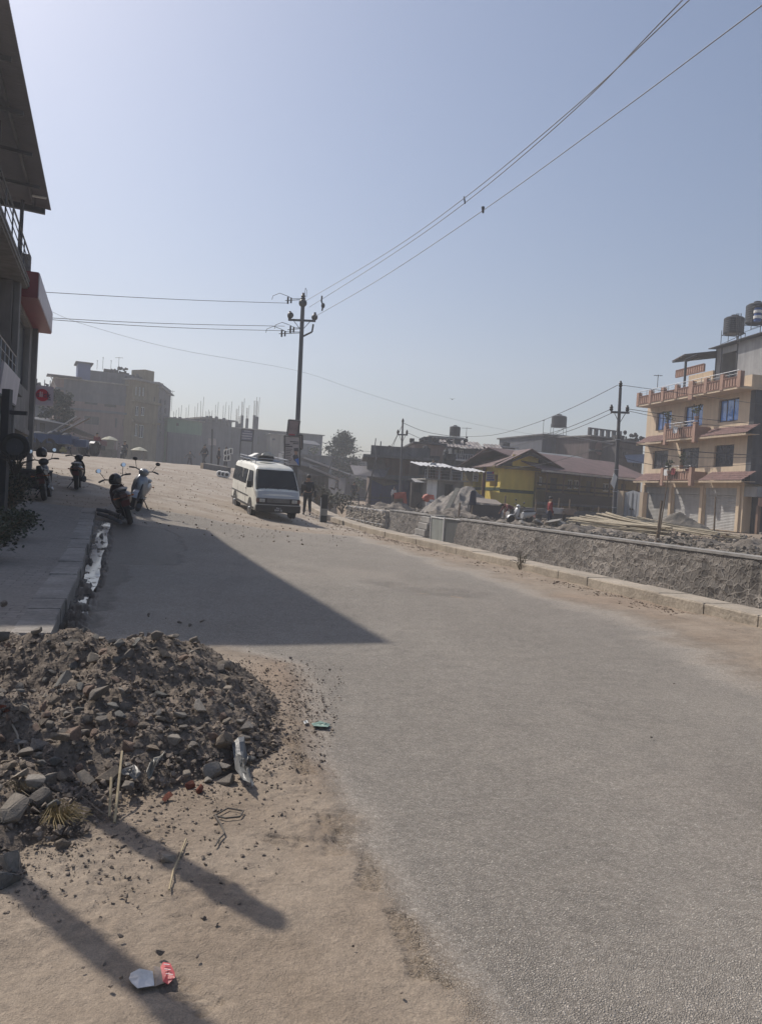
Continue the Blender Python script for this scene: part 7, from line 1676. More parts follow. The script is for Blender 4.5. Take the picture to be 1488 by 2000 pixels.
t, F, Wd, H = house('grey house with a raised square upper storey behind the dark sign post', 392, 112, 450, 115, 817, wallm('ridge_slate', (.10, .105, .125)), 8, [(443, 826, 447, 832, 'w')], slab=.2, bz=RZ, over=.4)
t, F, Wd, H = house('long low grey wall house with half-built columns behind the notice board', 420, 118, 628, 124, 833, wallm('ridge_slate2', (.09, .095, .12)), 8, [(503, 852, 507, 868, 'w'), (540, 858, 545, 866, 'w')], slab=.12, bz=RZ - .6)
cx_ = (465, 470, 483, 498, 504)
for i, px in enumerate((464, 470, 474, 484, 498, 503.5)):
    x_ = F.hit(px, 830)[0]; hh = (1.0, .7, 2.0, 1.6, 2.2, 2.0)[i]; o = MB(F).box(x_ - .2, x_ + .2, .5, .9, H + .12, H + .12 + hh).build('column', M_DCONC, t)
    mb = MB(F)
    for a, b in ((-.13, .57), (.13, .57), (0, .8)): mb.tube((x_ + a, b, H + hh), (x_ + a * 1.5, b, H + hh + (2.6, 1.6, 2.8, 2.2, 3.0, 3.2)[i] * (.8 + .2 * (a > 0))), .03, n=4)
    mb.build('steel_rods', M_RODS, o)
rodgrp = 'starter rods over the ridge roofs'
for i, (px, py, h) in enumerate(((342, 818, 1.3), (352, 818, 2.0), (366, 820, 2.2), (383, 822, 2.6), (394, 818, 3.2), (405, 816, 1.2), (412, 816, 1.1), (423, 817, 2.4), (438, 820, 2.6), (449, 824, 3.0))):
    p = P(px, py, 112); mb = MB(FR(p)); mb.box(-.2, .2, -.2, .2, -.6, .25)
    for a in (-.14, .14): mb.tube((a, -.1, .2), (a * 1.4, -.1, h * (1 if a > 0 else .8)), .028, n=4)
    tag(mb.build('column_stub', M_DCONC, None), ('concrete stub with upright steel rods, number %d from the left along the ridge roofs' % (i + 1)) if False else 'concrete stub with thin upright rods on the roofs of the hazy ridge', 'column stub', rodgrp)
t, F, Wd, H = house('beige house with a projecting roof seen left of the tall pole', 527, 118, 562, 119, 848, wallm('ridge_beige', (.26, .23, .20), .05), 8, [(532, 856, 538, 860, 'o')], slab=.15, bz=2)
t, F, Wd, H = house('grey house with an open roof pavilion just right of the tall pole', 566, 100, 612, 101, 879, wallm('haze_grey', (.16, .165, .19)), 8, bz=1)
mb = MB(F); x0 = F.hit(592, 875)[0]; 
for i in range(3): mb.tube((x0 + i * .8, .3, H), (x0 + i * .8, .3, H + .9), .07)
mb.plate([(x0 - .5, -.4, H + .9), (x0 + 2.3, -.4, H + .8), (x0 + 1.9, 1.5, H + 1.4), (x0 - .2, 1.5, H + 1.4)], (0, 0, .1)); mb.build('pavilion', GRY, t)
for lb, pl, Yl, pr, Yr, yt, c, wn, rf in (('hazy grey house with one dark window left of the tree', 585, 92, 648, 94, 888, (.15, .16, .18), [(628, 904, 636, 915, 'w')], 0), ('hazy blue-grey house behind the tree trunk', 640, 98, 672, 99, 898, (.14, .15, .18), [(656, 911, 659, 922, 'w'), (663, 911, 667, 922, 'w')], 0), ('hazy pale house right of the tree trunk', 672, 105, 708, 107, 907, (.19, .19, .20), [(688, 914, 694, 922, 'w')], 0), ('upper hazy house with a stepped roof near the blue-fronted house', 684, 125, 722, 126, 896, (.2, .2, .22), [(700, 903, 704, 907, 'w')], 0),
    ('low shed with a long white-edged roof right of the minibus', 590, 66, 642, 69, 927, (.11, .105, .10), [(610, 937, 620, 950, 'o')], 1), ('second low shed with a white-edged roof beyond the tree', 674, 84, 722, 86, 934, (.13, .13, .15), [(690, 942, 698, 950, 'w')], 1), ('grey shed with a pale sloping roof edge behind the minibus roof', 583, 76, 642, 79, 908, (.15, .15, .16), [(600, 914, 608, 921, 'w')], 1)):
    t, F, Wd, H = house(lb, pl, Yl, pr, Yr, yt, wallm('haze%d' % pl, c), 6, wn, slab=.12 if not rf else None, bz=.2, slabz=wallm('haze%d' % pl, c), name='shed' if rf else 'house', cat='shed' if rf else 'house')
    if rf: MB(F).plate([(-.3, -1, H + .62 if 'pale' in lb or 'long' in lb else H + .4), (Wd + .3, -1, H - .3), (Wd + .3, 3, H + .3), (-.3, 3, H + 1.2)], (0, 0, .06)).build('roof', GRY, t); MB(F).plate([(-.3, -1.05, H + .62 if 'pale' in lb or 'long' in lb else H + .4), (Wd + .3, -1.05, H - .3), (Wd + .3, -1.05, H - .12), (-.3, -1.05, H + .8 if 'pale' in lb or 'long' in lb else H + .58)], (0, .04, 0)).build('roof_edge', M_WSHEET, t)
# near left: workshop with pale eave, corner house
t, F, Wd, H = house('grey workshop with a thin white roof edge behind the blue trailer', 52, 62, 126, 64, 818, wallm('workshop', (.14, .15, .18), .2), 6, [(78, 826, 88, 860, 'd'), (60, 828, 72, 850, 's')], bz=2.5)
MB(F).plate([(-.8, -1.2, H + .0), (Wd + .1, -1.2, H - .25), (Wd + .1, 5, H + .5), (-.8, 5, H + .5)], (0, 0, .05)).build('roof', GRY, t); MB(F).plate([(-.8, -1.26, H + .0), (Wd + .1, -1.26, H - .25), (Wd + .1, -1.26, H - .17), (-.8, -1.26, H + .08)], (0, .04, 0)).build('roof_edge', M_WSHEET, t)
t, F, Wd, H = house('hazy house with laundry frames on its roof beside the far end of the shop building', 62, 72, 96, 73, 757, wallm('laundry', (.16, .17, .19)), 5, [(72, 765, 78, 775, 'w')], slab=.15, bz=2.4)
mb = MB(F); 
for x in (.3, 1.0, 1.5): mb.tube((x, .2, H), (x, .2, H + .9), .04)
mb.plate([(.2, .2, H + .5), (.6, .1, H + .6), (.75, .2, H + .2), (.3, .2, H + .15)], (0, .03, 0)).plate([(.95, .2, H + .6), (1.4, .1, H + .5), (1.3, .2, H + .15)], (0, .03, 0)); mb.build('laundry', GRY, t)
t, F, Wd, H = house('low plank hut with a sloping roof left of the parasol carts', 136, 72, 182, 74, 853, mat('plank_hut', (.16, .11, .09), .9, .3, 3, .1, 12, streak=.5), 4, [(150, 862, 160, 880, 'd')], bz=2.5)
MB(F).plate([(-.4, -.8, H + .9), (Wd + .8, -.8, H - .1), (Wd + .8, 3, H + .3), (-.4, 3, H + 1.3)], (0, 0, .05)).build('roof', GRY, t)
# ------------------------------------------------------------------ trees
def tree(label, c, H, R, seed, m, name='tree', shape='cone', nb=60, leaf=.35, dens=60, trunk_r=.22, trunk_h=.35, group=None):
    r_ = random.Random(seed); t = thing(name, label, 'tree', tuple(c), group); F = FR(c)
    tr = MB(F); pts = [(r_.uniform(-.1, .1) * k, r_.uniform(-.1, .1) * k, H * .96 * k / 6) for k in range(7)]; tr.path(pts, trunk_r, 8, .04); lf = MB(F)
    for b in range(nb):
        u = (b + .5) / nb; z = H * (trunk_h + (1 - trunk_h) * u); rr = R * (math.sin(math.pi * min(1, .22 + u * .8)) ** .8) * r_.uniform(.6, 1.12) if shape != 'cone' else R * (1 - .75 * u ** 1.5) * min(1, .55 + 2.2 * u) * r_.uniform(.55, 1.1)
        a = r_.uniform(0, 6.28); e = (rr * math.cos(a), rr * math.sin(a), z + rr * r_.uniform(-.05, .35)); tr.path([(0, 0, z - .2), (e[0] * .5, e[1] * .5, (z + e[2]) / 2 - .08), e], .045, 5, .012)
        for _ in range(3):
            cc = Vector((e[0] * r_.uniform(.45, 1.05), e[1] * r_.uniform(.45, 1.05), e[2] + r_.uniform(-.3, .3))); cr_ = R * r_.uniform(.12, .22)
            for _ in range(dens // 3):
                p = cc + Vector((r_.gauss(0, .5), r_.gauss(0, .5), r_.gauss(0, .38))) * cr_; d = Vector((r_.gauss(0, 1), r_.gauss(0, 1), r_.gauss(0, .7))).normalized() * leaf; s_ = d.cross(Vector((r_.gauss(0, 1), r_.gauss(0, 1), r_.gauss(0, 1)))).normalized() * leaf * .33
                lf.quad(tuple(p), tuple(p + d * .5 + s_), tuple(p + d), tuple(p + d * .5 - s_))
    tr.build('trunk', M_WOOD, t); lf.build('crown', m, t); return t
M_CON = mat('conifer', (.05, .065, .045), .85, .4, .9, .1, 8)
c = col(662, 98); top = P(660, 849, c.y); tree('dark bushy evergreen rising above the hazy houses in the centre', c, top.z - c.z, 3.3, 5, M_CON, nb=70, leaf=.3, dens=75, trunk_h=.30)
c = P(112, 850, 66); c.z = hxy(c.x, c.y); tree('dark tree between the click sign and the pink ridge house', c, P(112, 768, 66).z - c.z, 1.9, 9, mat('dark_foliage', (.035, .045, .03), .85, .4, 1, .1, 8), shape='round', nb=40, leaf=.25, dens=60, trunk_h=.4)
c = P(700, 955, 100); 
for k, (px, Y, hh, lb) in enumerate(((612, 97, 1.2, 'small bare shrub tops on the hazy roofs left of the tree'), (700, 82, 1.4, 'low dark bush beside the leaning pole'))):
    q = P(px, 883 if k == 0 else 950, Y); q.z -= .6; leafy(q, .8, hh, 14, lb, name='shrub', cat='shrub', seed=k + 5, leaf=.25, pot=False)
# plants in shade at the left of the pavement
for k, (px, py, r, h, lb) in enumerate(((18, 1075, .55, .5, 'dark leafy plant nearest on the left edge of the pavement'), (30, 1015, .6, .8, 'tall dark shrub beside the pavement at the left edge'), (-30, 1120, .6, .6, 'leafy plant half outside the left edge of the picture'), (48, 1045, .35, .3, 'low weed spreading onto the pavement'), (8, 985, .5, 1.0, 'dark shrub below the hanging tyre'))):
    g = G(px, py) ; leafy(g + Vector((-.1, 0, .12)), r * .75, h, 150, lb, name='shrub', cat='shrub', seed=k + 40, leaf=.065, pot=False, m=mat('shade_leaf', (.03, .04, .018), .7, .4, 6, .05, 30))
# low wall and hanging tyre by the shop pillar
g = G(35, 955); t = thing('low_wall', 'low dark brick wall behind the leftmost motorcycle', 'wall', tuple(g)); MB(rotz(g + Vector((0, .8, 0)), rad(-3))).box(-1.9, .55, 0, .25, -.1, .55).build('body', mat('wall_dark', (.055, .045, .04), .9, .3, 3, .1, 12), t)
MB(rotz(g + Vector((0, .8, 0)), rad(-3))).box(-1.92, .57, -.02, .27, .55, .60).build('coping', M_DCONC, t)
tc_ = P(31, 873, 15.2); pb_ = Vector((P(10, 900, 15.4).x, 15.4, 0)); pb_.z = hxy(pb_.x, pb_.y)
t = thing('hanging_post', 'dark wooden post carrying the large tyre beside the shop building', 'post', tuple(pb_)); MB(FR(pb_)).box(-.10, .06, -.05, .08, 0, 2.75).box(.06, .4, -.02, .03, 2.25, 2.33).build('shaft', M_FR_DARK, t)
t = thing('spoked_tyre', 'large dark tyre with a spoked rim hung on a post at the left edge', 'tyre', tuple(tc_))
FT = rotz(tc_, rad(12)); ty = MB(FT).lathe([(.17, -.07), (.23, -.08), (.27, -.05), (.27, .05), (.23, .08), (.17, .07)], (0, 0, 0), 28, AXW).build('tyre', M_RUB, t, smooth=True)
m_ = MB(FT).lathe([(.172, -.05), (.16, -.05), (.16, .05), (.172, .05)], (0, 0, 0), 24, AXW); m_.lathe([(.04, -.06), (.04, .06)], (0, 0, 0), 10, AXW)
for k in range(12): a = k * math.pi / 6; m_.tube((0, 0, 0), (.165 * math.cos(a), 0, .165 * math.sin(a)), .008, n=4)
m_.build('rim', M_DSTEEL, t)
tuft(P(30, 925, 15.0), 60, .34, .38, 'tangle of dry twigs under the hanging tyre', (.06, .05, .04), name='twig_tangle', seed=12, rad_=.008, droop=-.2)
# ------------------------------------------------------------------ blue trailer, tractor, carts, riders and walkers on the crest
M_BLUE = paint('trailer_blue', (.02, .05, .13), .5)
def wheel_at(F, x, y, r, w, t, nm='wheel', hub=M_DSTEEL):
    o = MB(F).lathe([(r * .55, -w / 2), (r * .9, -w / 2), (r, -w * .3), (r, w * .3), (r * .9, w / 2), (r * .55, w / 2)], (x, y, r), 20, AXW).build(nm, M_RUB, t, smooth=True); MB(F).lathe([(r * .56, -w * .3), (r * .2, -w * .45), (r * .2, w * .45), (r * .56, w * .3)], (x, y, r), 14, AXW).build('rim', hub, o); return o
g = P(112, 889, 50); g.z = hxy(g.x, g.y); F = rotz(g, rad(4))
t = thing('trailer', 'blue farm trailer loaded with odds and ends, parked on the crest at the left', 'trailer', tuple(g))
MB(F).box(-1.9, 1.1, -.8, .8, .62, .72).build('bed', M_BLUE, t); mb = MB(F)
for y in (-.8, .76): mb.box(-1.9, 1.1, y, y + .04, .72, 1.18)
mb.box(-1.9, -1.86, -.76, .76, .72, 1.18); mb.box(1.06, 1.1, -.76, .76, .72, 1.18)
for x in (-1.9, -1.15, -.4, .35, 1.04): mb.box(x, x + .06, -.85, -.8, .60, 1.22)
mb.build('side_boards', M_BLUE, t); MB(F).box(1.1, 1.9, -.35, .3, .5, 1.0).build('tool_box', M_BLUE, t, bevel=.03)
for x in (-1.25, -.25): 
    for y in (-.7, .7): wheel_at(F, x, y, .47, .26, t)
ld = thing('trailer_load', 'dark bundles piled in the blue trailer', 'bundle', tuple(F(0, 0, .75))); MB(F).ball((-1.2, 0, .95), (.6, .6, .42), 10, 6).ball((-.2, .1, 1.0), (.7, .5, .5), 10, 6).ball((.6, -.1, .98), (.4, .5, .4), 10, 6).build('bundle', mat('load_dark', (.05, .055, .065), .9, .4, 3, .3, 10), ld, smooth=True)
for k, (a, b) in enumerate((((72, 862), (150, 813)), ((76, 864), (158, 816)), ((80, 865), (166, 819)), ((86, 864), (176, 817)), ((74, 866), (122, 838)), ((90, 866), (148, 836)))):
    o = MB().tube(tuple(P(*a, 49.8 + k * .12)), tuple(P(*b, 49.9 + k * .12)), .045, .035, 7).build('long_pole', M_WSHEET if k % 2 == 0 else M_WOOD, None); tag(o, 'long pale pole sloping up to the right out of the blue trailer', 'pole', 'poles sticking out of the blue trailer')
o = thing('yellow_sacks', 'small pile of yellowish sacks by the right end of the blue trailer', 'sacks', tuple(P(124, 880, 49))); MB(FR(P(124, 884, 49))).ball((-.1, 0, .12), (.16, .12, .12), 8, 6).ball((.12, 0, .12), (.15, .12, .12), 8, 6).ball((0, 0, .27), (.15, .12, .1), 8, 6).build('sacks', mat('sack_yellow', (.25, .23, .11), .9, .2, 4, .1, 20), o, smooth=True)
g = P(174, 891, 56); g.z = hxy(g.x, g.y); F = rotz(g, rad(-6))
t = thing('tractor', 'dark tractor with pale mudguards seen from behind on the crest', 'tractor', tuple(g))
for sg in (-1, 1):
    wheel_at(FR(F(sg * .42, 0, 0), -F.y, F.x), 0, 0, .56, .32, t, 'rear_wheel')
    MB(FR(F(sg * .42, 0, 0), -F.y, F.x)).loft([[(.62 * math.cos(a), -.18, .56 + .62 * math.sin(a)), (.62 * math.cos(a), .18, .56 + .62 * math.sin(a)), (.66 * math.cos(a), .18, .56 + .66 * math.sin(a)), (.66 * math.cos(a), -.18, .56 + .66 * math.sin(a))] for a in [rad(40 + 20 * k) for k in range(6)]]).build('mudguard', M_WHITE, t)
MB(F).box(-.28, .28, -.1, 2.0, .55, .95).build('body', M_DSTEEL, t, bevel=.05); MB(F).box(-.24, .24, 1.0, 2.3, .9, 1.35).build('bonnet', paint('tractor_red', (.10, .02, .02)), t, bevel=.05); MB(F).box(-.22, .22, .1, .5, .95, 1.05).build('seat', M_BLACK, t, bevel=.03)
MB(F).box(-.45, .75, -.3, -.1, 1.12, 1.2).build('rear_bar', M_DSTEEL, t)
person(F(.28, .3, .55) + Vector((.1, 0, 0)), rad(180), 'tractor driver in a red top sitting high on the crest', C_RED, C_DARK, 1.65, 'sit')
def cart(px, py, Y, label, w, h, capw):
    g = P(px, py, Y); g.z = hxy(g.x, g.y); F = rotz(g, rad(-5)); t = thing('market_cart', label, 'stall', tuple(g), 'parasol carts on the crest')
    MB(F).box(-w / 2, w / 2, -.5, .5, .3, .95).build('counter', mat('cart_board', (.17, .155, .13), .8, .2, 2, .05, 10), t); mb = MB(F)
    for x in (-w / 2 + .04, w / 2 - .04):
        for y in (-.46, .46): mb.tube((x, y, 0), (x, y, h), .025, n=5)
    mb.build('posts', M_WSHEET, t)
    MB(F).plate([(-capw * .42, -.5, .95), (capw * .42, -.5, .95), (capw * .42, -.5, h), (-capw * .42, -.5, h)], (0, .02, 0)).build('side_sheet', mat('cart_sheet', (.22, .21, .17), .8, .1, 2, .05, 10), t)
    n = 10; rim = [(capw / 2 * math.cos(2 * math.pi * i / n), capw / 2 * math.sin(2 * math.pi * i / n), h) for i in range(n)]; mid = [(x * .5, y * .5, h + .22) for x, y, _ in rim]; top = [(x * .04, y * .04, h + .32) for x, y, _ in rim]
    MB(F).loft([rim, mid, top], cap=True).build('parasol', mat('canvas', (.36, .35, .27), .8, .08, 2, .03, 10), t); return t
cart(213, 893, 66, 'left cart under a pale canvas parasol on the crest', 1.0, 1.75, 1.5); cart(272, 894, 66, 'right cart under a pale canvas parasol on the crest', 1.0, 1.0, 1.5)
def bike_rider(px, py, Y, label, plabel, top):
    g = P(px, py, Y); g.z = hxy(g.x, g.y); b = two_wheeler('motorcycle', label, None, P_BLACK, (0, 0, 0), rad(-80), 0, 0); b.location = g; p = person(g + Vector((.12, -.28, .28)), rad(-10 + 20), plabel, top, C_DARK, 1.68, 'sit'); return b
bike_rider(243, 893, 62, 'motorcycle coming over the crest towards the camera', 'rider in dark clothes on the motorcycle coming over the crest', C_DARK)
for px, Y, pose, lb, yw, tp, hgt in ((371, 73, 'wide', 'smallest distant walker, legs apart, on the crest left of the sign post', 20, C_GREY, 1.5), (399, 62, 'walk', 'larger dark walker with swinging arms on the crest below the sign post', -30, C_DARK, 1.75), (427, 58, 'stand', 'dark figure standing behind the barrier right of the sign post', 90, C_DARK, 1.45), (441, 62, 'stand', 'dark figure behind the white crates on the crest', 150, C_DARK, 1.6)):
    g = P(px, 900, Y); g.z = hxy(g.x, g.y) + (.1 if px > 420 else 0); person(g, rad(yw), lb, tp, C_DARK, hgt, pose)
# barrier, crates and whitewashed tyres
a, b = P(398, 908, 52), P(446, 912, 51); a.z = hxy(a.x, a.y); b.z = hxy(b.x, b.y); d = b - a; L_ = d.length; d.normalize(); F = FR(a, d, Vector((-d.y, d.x, 0)).normalized())
t = thing('road_barrier', 'low dark concrete barrier with a pale near end on the crest', 'barrier', tuple(a)); MB(F).box(0, L_, 0, .3, -.1, .34).build('body', M_DCONC, t); MB(F).box(-.25, -.003, -.02, .32, -.1, .36).build('pale_end', M_CREAMW, t); MB(F).box(0, L_, -.02, .32, .34, .38).build('coping', M_CONC, t)
for k, (px, py) in enumerate(((441, 900), (446.5, 899), (441, 889), (446.5, 888), (451, 886))):
    q = P(px, py, 54); t = thing('wire_crate', 'white framed crate of dark produce in a stack behind the barrier', 'crate', tuple(q), 'white framed crates behind the barrier'); Fq = FR(q); mb = MB(Fq)
    for x in (-.11, .11):
        for y in (-.11, .11): mb.tube((x, y, 0), (x, y, .36), .022, n=4)
    for z in (0, .36):
        for s_ in (-.11, .11): mb.tube((-.11, s_, z), (.11, s_, z), .022, n=4); mb.tube((s_, -.11, z), (s_, .11, z), .022, n=4)
    mb.build('frame', M_WHITE, t); MB(Fq).box(-.085, .085, -.085, .085, .03, .24).ball((0, 0, .28), .07, 6, 4).build('contents', M_FR_DARK, t)
for k, px in enumerate((430, 437, 444)):
    q = P(px, 914 + k * .4, 46); q.z = hxy(q.x, q.y); t = thing('painted_tyre', ('left', 'middle', 'right')[k] + ' of the three whitewashed tyres laid at the roadside behind the minibus', 'tyre', tuple(q)); MB(rotz(q, rad(10))).lathe([(.1, -.09), (.17, -.09), (.20, 0), (.17, .09), (.1, .09)], (0, 0, .19), 16, AXW).build('tyre', M_WHITE, t, smooth=True); MB(rotz(q, rad(10))).lathe([(.1, -.1), (.1, .1)], (0, 0, .19), 12, AXW).build('hub_plug', M_RUB, t)
# ------------------------------------------------------------------ building site on the right bank
SAND = mat('grey_sand', (.21, .19, .17), .95, .22, 1.2, .6, 6, fine=.3)
c = P(905, 985, 49); mound('sand_heap', 'tall grey heap of sand beside the yellow house', (c.x, c.y), 3.0, 2.8, 1.75, SAND, 'sand heap', .38, 1.3, 2, flat=.16)
c = P(960, 995, 50.5); mound('sand_heap', 'lower flat-topped sand heap sloping down to the right of the tall one', (c.x, c.y), 2.6, 2.2, 1.05, SAND, 'sand heap', .15, .8, 4)
c = P(1325, 1012, 47.5); mound('gravel_heap', 'dark gravel heap in front of the roller shutters', (c.x, c.y), 2.3, 1.6, 1.25, M_BANK, 'gravel heap', .12, 1.2, 6)
for k, (px, py, Y, rx, ry, h, lb) in enumerate(((1140, 1030, 33.5, 3.0, 1.5, .38, 'long mound of dug earth left of the right power pole'), (1255, 1050, 31, 2.6, 1.3, .15, 'dug earth mound under the near end of the bamboo'), (1400, 1062, 29, 2.6, 1.5, .25, 'dug earth mound in front of the shop shutters'), (1480, 1075, 27.5, 2.0, 1.6, .35, 'dug earth mound cut by the right edge'), (1030, 1022, 37.5, 3.5, 1.5, .3, 'rough earth mound under the standing worker'), (880, 1005, 44, 2.6, 1.4, .6, 'rubble mound left of the sand heap behind the wall'), (775, 985, 54, 2.6, 1.6, .7, 'junk-strewn mound at the foot of the slim pole'))):
    c = P(px, py, Y); mound('earth_mound', lb, (c.x, c.y), rx, ry, h, mat('dug_earth', (.17, .145, .12), .95, .4, 1.4, .7, 8, fine=.35), 'earth mound', .28, 1.1, 10 + k)
r2 = random.Random(11)
for k in range(64):
    u = r2.random(); px = 1000 + 470 * u; Y = 41 - 11 * u + r2.uniform(-1.5, 1.5); q = P(px, 1030, Y); q.z = hxy(q.x, q.y) + r2.uniform(.15, .5) * (.9 if k % 2 else .6)
    put_rock(r2.choice(rocks), q, r2.uniform(.2, .55) * (1 if px < 1130 else .6), 'loose grey boulder lying behind the retaining wall', 'boulders behind the retaining wall', name='boulder', cat='boulder')
for k, (px, py, s, lb) in enumerate(((1082, 1026, 1.0, 'upright pale slab leaning beside the standing worker'), (1097, 1030, .9, 'dark grey angular boulder right of the pale slab'), (1020, 1030, .8, 'pale broken slab at the feet of the bent worker'), (1050, 1028, .9, 'flat pale boulder between the two workers'))):
    q = P(px, py, 37); put_rock(rocks[k * 3], q, s, lb, None, name='boulder', cat='boulder', m=mat('pale_rock', (.20, .19, .175), .9, .25, 5, .3, 20))
def smp_bank(r_):
    s = r_.uniform(12, 60); tt = 16 + r_.random() ** 1.5 * 14; x, y = xy(s, tt); return (x, y, hxy(x, y) + .25 * .3 + .1 * r_.random())
gravel('site_rubble', 7000, smp_bank, .05, .32, M_BANK, 12, 'broken rubble strewn over the ground behind the retaining wall')
def smp_kerb(r_):
    s = r_.uniform(4, 38); x, y = xy(s, 7.62 - abs(r_.gauss(0, .28))); return (x, y, hxy(x, y) + .03)
gravel('kerb_dirt', 3500, smp_kerb, .015, .07, mat('kerb_crumbs', (.21, .16, .12), .95, .3, 3, .2, 20), 14, 'dirt crumbs swept along the foot of the right kerb')
def smp_road(r_):
    x, y = r_.uniform(-14, -1), r_.uniform(19, 46); return (x, y, hxy(x, y) + .01)
gravel('road_stones', 2200, smp_road, .02, .09, mat('kerb_crumbs', (0, 0, 0)), 15, 'stones scattered over the unpaved slope')
# bamboo
M_BAM = mat('bamboo_pole', (.33, .28, .20), .7, .25, 2.5, .08, 20)
def cane(p, q, r, lb, grp, k):
    d = q - p; L = d.length; mb = MB(); n = 7; pts = [p + d * (i / n) + Vector((0, 0, -.05 * math.sin(math.pi * i / n))) for i in range(n + 1)]
    for i in range(n): mb.tube(tuple(pts[i]), tuple(pts[i + 1]), r * (1 - .3 * i / n), r * (1 - .3 * (i + 1) / n), 7); mb.tube(tuple(pts[i + 1] - d * .002), tuple(pts[i + 1] + d * .002), r * 1.15 * (1 - .3 * i / n), None, 7)
    tag(mb.build('bamboo_pole', M_BAM, None), lb, 'bamboo pole', grp)
r3 = random.Random(4)
for k in range(80):
    u = r3.random(); v = r3.random() ** 1.3
    a = P(1108 + 75 * u + r3.uniform(-8, 8), 1023 - 24 * v * (.5 + .5 * u) - 3 * u, 37.5 + 1.5 * u); b = P(1296 + 16 * r3.random(), 1053 - 25 * v, 32.5 + 1.4 * u)
    cane(a, b, r3.uniform(.026, .04), 'bamboo pole in the large pile behind the right power pole', 'bamboo poles in the large pile', k)
for k in range(26):
    u = r3.random(); v = r3.random(); a = P(1180 + 70 * u, 1003 + 6 * v + 6 * u, 39 - u); b = P(1385 + 62 * r3.random(), 1042 + 11 * r3.random(), 33.5 + u)
    cane(a, b, r3.uniform(.024, .036), 'bamboo pole lying across the top and reaching further right than the pile', 'long bamboo poles on top of the pile', k)
# stacked planks and sheets
def stack(px0, px1, py0, py1, Y, label, m, n):
    a, b = P(px0, py1, Y), P(px1, py1, Y); h = P(px0, py0, Y).z - a.z; t = thing('plank_stack', label, 'plank stack', tuple(a)); d = b - a; d.z = 0; L = d.length; d.normalize(); F = FR(a, d, Vector((-d.y, d.x, 0)))
    for i in range(n): j = r3.uniform(-.15, .15); MB(F).box(j, L + j, r3.uniform(-.1, .05), .9, h * i / n, h * (i + 1) / n - .02).build('plank', m, t)
    MB(F).box(.1, L - .1, .1, .8, -1.2, -.003).build('trestle', M_FR_DARK, t)
stack(1003, 1062, 989, 1002, 47, 'pale stack of long boards behind the standing worker', mat('pale_board', (.20, .18, .16), .85, .25, 3, .1, 20), 5)
stack(1078, 1101, 991, 1003, 46.5, 'silvery stack of sheets right of the standing worker', M_WSHEET, 5); stack(1101, 1124, 992, 1005, 46.4, 'tan stack of boards at the right end of the row', mat('tan_board', (.24, .18, .14), .85, .25, 3, .1, 20), 6)
a = P(936, 1012, 45.5); a.z = hxy(a.x, a.y); t = thing('timber_shutter_box', 'open dark plywood box with a pale canvas top in front of the low sand heap', 'box', tuple(a)); F = rotz(a, rad(4)); MB(F).box(-.6, 1.3, 0, .9, 0, .9).build('body', M_FR_DARK, t); MB(F).plate([(-.8, -.2, 1.0), (1.4, -.2, .92), (1.1, 1.0, 1.2), (-.5, 1.0, 1.3)], (0, 0, .04)).build('top_sheet', mat('canvas_dull', (.22, .19, .165), .9, .15, 3, .1, 20), t)
pA, pB = P(860, 1012, 43), P(889, 955, 47); t = thing('loading_plank', 'long dark plank leaning up the left side of the sand heap', 'plank', tuple(pA)); MB().plate([tuple(pA), tuple(pA + Vector((.28, 0, 0))), tuple(pB + Vector((.28, 0, 0))), tuple(pB)], (0, 0, .08)).build('plank', mat('plank_grey', (.11, .105, .09), .9, .2, 3, .1, 20), t)
ORG = mat('orange_tarp', (.32, .06, .03), .6, .15, 3, .1, 12)
a = P(777, 990, 54); a.z = hxy(a.x, a.y) + .4; F = FR(a); t = thing('orange_tarpaulin', 'orange tarpaulin draped over a frame at the foot of the slim pole', 'tarpaulin', tuple(a)); MB(F).plate([(-.35, -.2, .85), (.5, -.25, .95), (.62, -.2, .2), (.38, -.3, -.1), (.3, -.25, .55), (-.3, -.25, .45)], (0, -.04, 0)).plate([(-.35, -.2, .85), (.5, -.25, .95), (.4, .5, .95), (-.3, .5, .85)], (0, 0, .03)).build('sheet', ORG, t); MB(F).box(-.3, .3, 0, .5, -.3, .8).build('frame', M_WOOD, t)
a = P(831, 992, 52); a.z = hxy(a.x, a.y) + .3; F = FR(a); t = thing('concrete_mixer', 'small orange concrete mixer left of the sand heap', 'mixer', tuple(a)); MB(F).lathe([(.08, -.22), (.24, -.16), (.28, .03), (.16, .25), (.15, .28)], (0, 0, .75), 14, (Vector((.8, 0, -.6)), Vector((0, 1, 0)), Vector((.6, 0, .8)))).build('drum', ORG, t, smooth=True); MB(F).path([(-.5, 0, 0), (-.25, 0, .6), (.35, 0, .5), (.5, 0, 0)], .04).build('frame', M_DSTEEL, t)
for s_ in (-.42, .42): wheel_at(F, s_, .1, .2, .08, t)
a = P(833, 974, 53); o = MB(FR(a)).plate([(-.3, 0, 0), (.55, 0, -.05), (.5, .3, .25), (-.15, .3, .3)], (0, 0, .03)).build('orange_sheet', ORG, None); tag(o, 'orange sheet stretched above the concrete mixer', 'sheet')
# simple pole fence above the gabion wall
t = thing('pole_fence', 'thin two-rail pole fence above the gabion wall', 'fence', tuple(P(700, 985, 60)))
for k, px in enumerate((657, 684, 700, 722, 742)): p, q = P(px, 992, 60.5), P(px + (3 if k % 2 else 1), 965, 60.5); MB().tube(tuple(p), tuple(q), .05, n=6).build('post', M_FR_DARK, t)
for y0_, y1_ in ((968, 974), (975, 980)): MB().tube(tuple(P(640, y0_, 60.6)), tuple(P(745, y1_, 60.4)), .03, n=5).build('rail', M_DSTEEL, t)
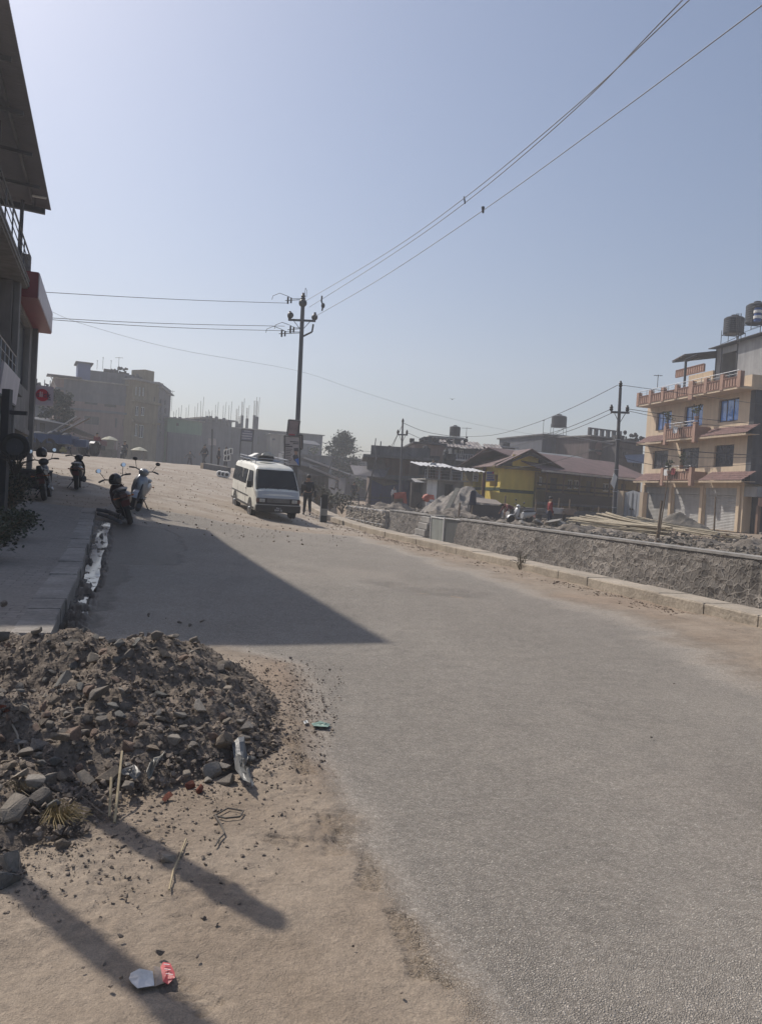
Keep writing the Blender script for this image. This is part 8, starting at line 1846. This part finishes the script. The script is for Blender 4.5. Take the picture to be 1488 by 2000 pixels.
# workers and walkers on the right bank
def worker(px, py, Y, yaw, lb, tp, lw, H_, pose): g = P(px, py, Y); person(g, rad(yaw), lb, tp, lw, H_, pose)
worker(1071, 1034, 38, 100, 'worker in a red shirt and dark trousers standing behind the retaining wall', C_RED, C_NAVY, 1.62, 'stand')
worker(999, 1028, 40, -80, 'worker in a maroon shirt bending over behind the retaining wall', C_MAROON, C_GREY, 1.6, 'bend')
worker(768, 985, 58, 20, 'small figure in a white top near the orange tarpaulin', C_WHITE, C_DARK, 1.3, 'stand'); worker(690, 978, 64, 0, 'dark figure beside the pole fence above the gabion', C_DARK, C_DARK, 1.6, 'stand'); worker(657, 958, 84, 30, 'tiny distant figure on the dirt track below the tree', C_GREY, C_DARK, 1.6, 'walk')
worker(844, 936, 57.5, 0, 'person in a white shirt on the porch of the white-fronted room', C_WHITE, C_DARK, 1.5, 'stand')
a = P(924, 962, 44); t = thing('hanging_coat', 'dark blue coat hung on a stake before the sand heap', 'coat', tuple(a)); MB(FR(a)).loft([[(.16 * w * math.cos(q), .07 * w * math.sin(q), z) for q in [2 * math.pi * i / 10 for i in range(10)]] for w, z in ((.5, .12), (1.0, .02), (1.15, -.3), (1.35, -.65), (1.2, -.72))]).build('coat', C_NAVY, t, smooth=True)
sw_ = two_wheeler('scooter', 'white motorbike parked on the rubble between the two workers', None, paint('white_scooter', (.5, .5, .5)), (0, 0, 0), rad(-150), .25, .2); sw_.location = P(1030, 1024, 39.5); sw_.scale = (.95,) * 3
# dirt track patch is terrain; thin shrubs by the track
for k, (px, py, Y, lb) in enumerate(((645, 985, 52, 'scrubby bush just behind the banded post'), (668, 992, 50, 'low scrub at the foot of the rubble bank'), (620, 975, 47, 'scrub patch behind the walking person'))):
    q = P(px, py, Y); leafy(q - Vector((0, 0, .4)), 1.0, 1.3, 30, lb, name='shrub', cat='shrub', seed=60 + k, leaf=.2, pot=False, m=mat('dull_scrub', (.07, .068, .045), .9, .4, 4, .1, 20))
# ------------------------------------------------------------------ the air: one even volume round everything
def air():
    mb = MB().box(-290, 290, -80, 345, -4, 60)
    m = bpy.data.materials.new('haze'); m.use_nodes = True; N = m.node_tree.nodes; L = m.node_tree.links
    N.remove(N['Principled BSDF']); v = N.new('ShaderNodeVolumePrincipled'); v.inputs['Color'].default_value = (.90, .93, .985, 1); v.inputs['Density'].default_value = HAZE
    v.inputs['Anisotropy'].default_value = .35
    L.new(v.outputs[0], N['Material Output'].inputs['Volume'])
    o = mb.build('haze', m, base=(0, 0, 0)); o['kind'] = 'stuff'
HAZE = .0018
air()
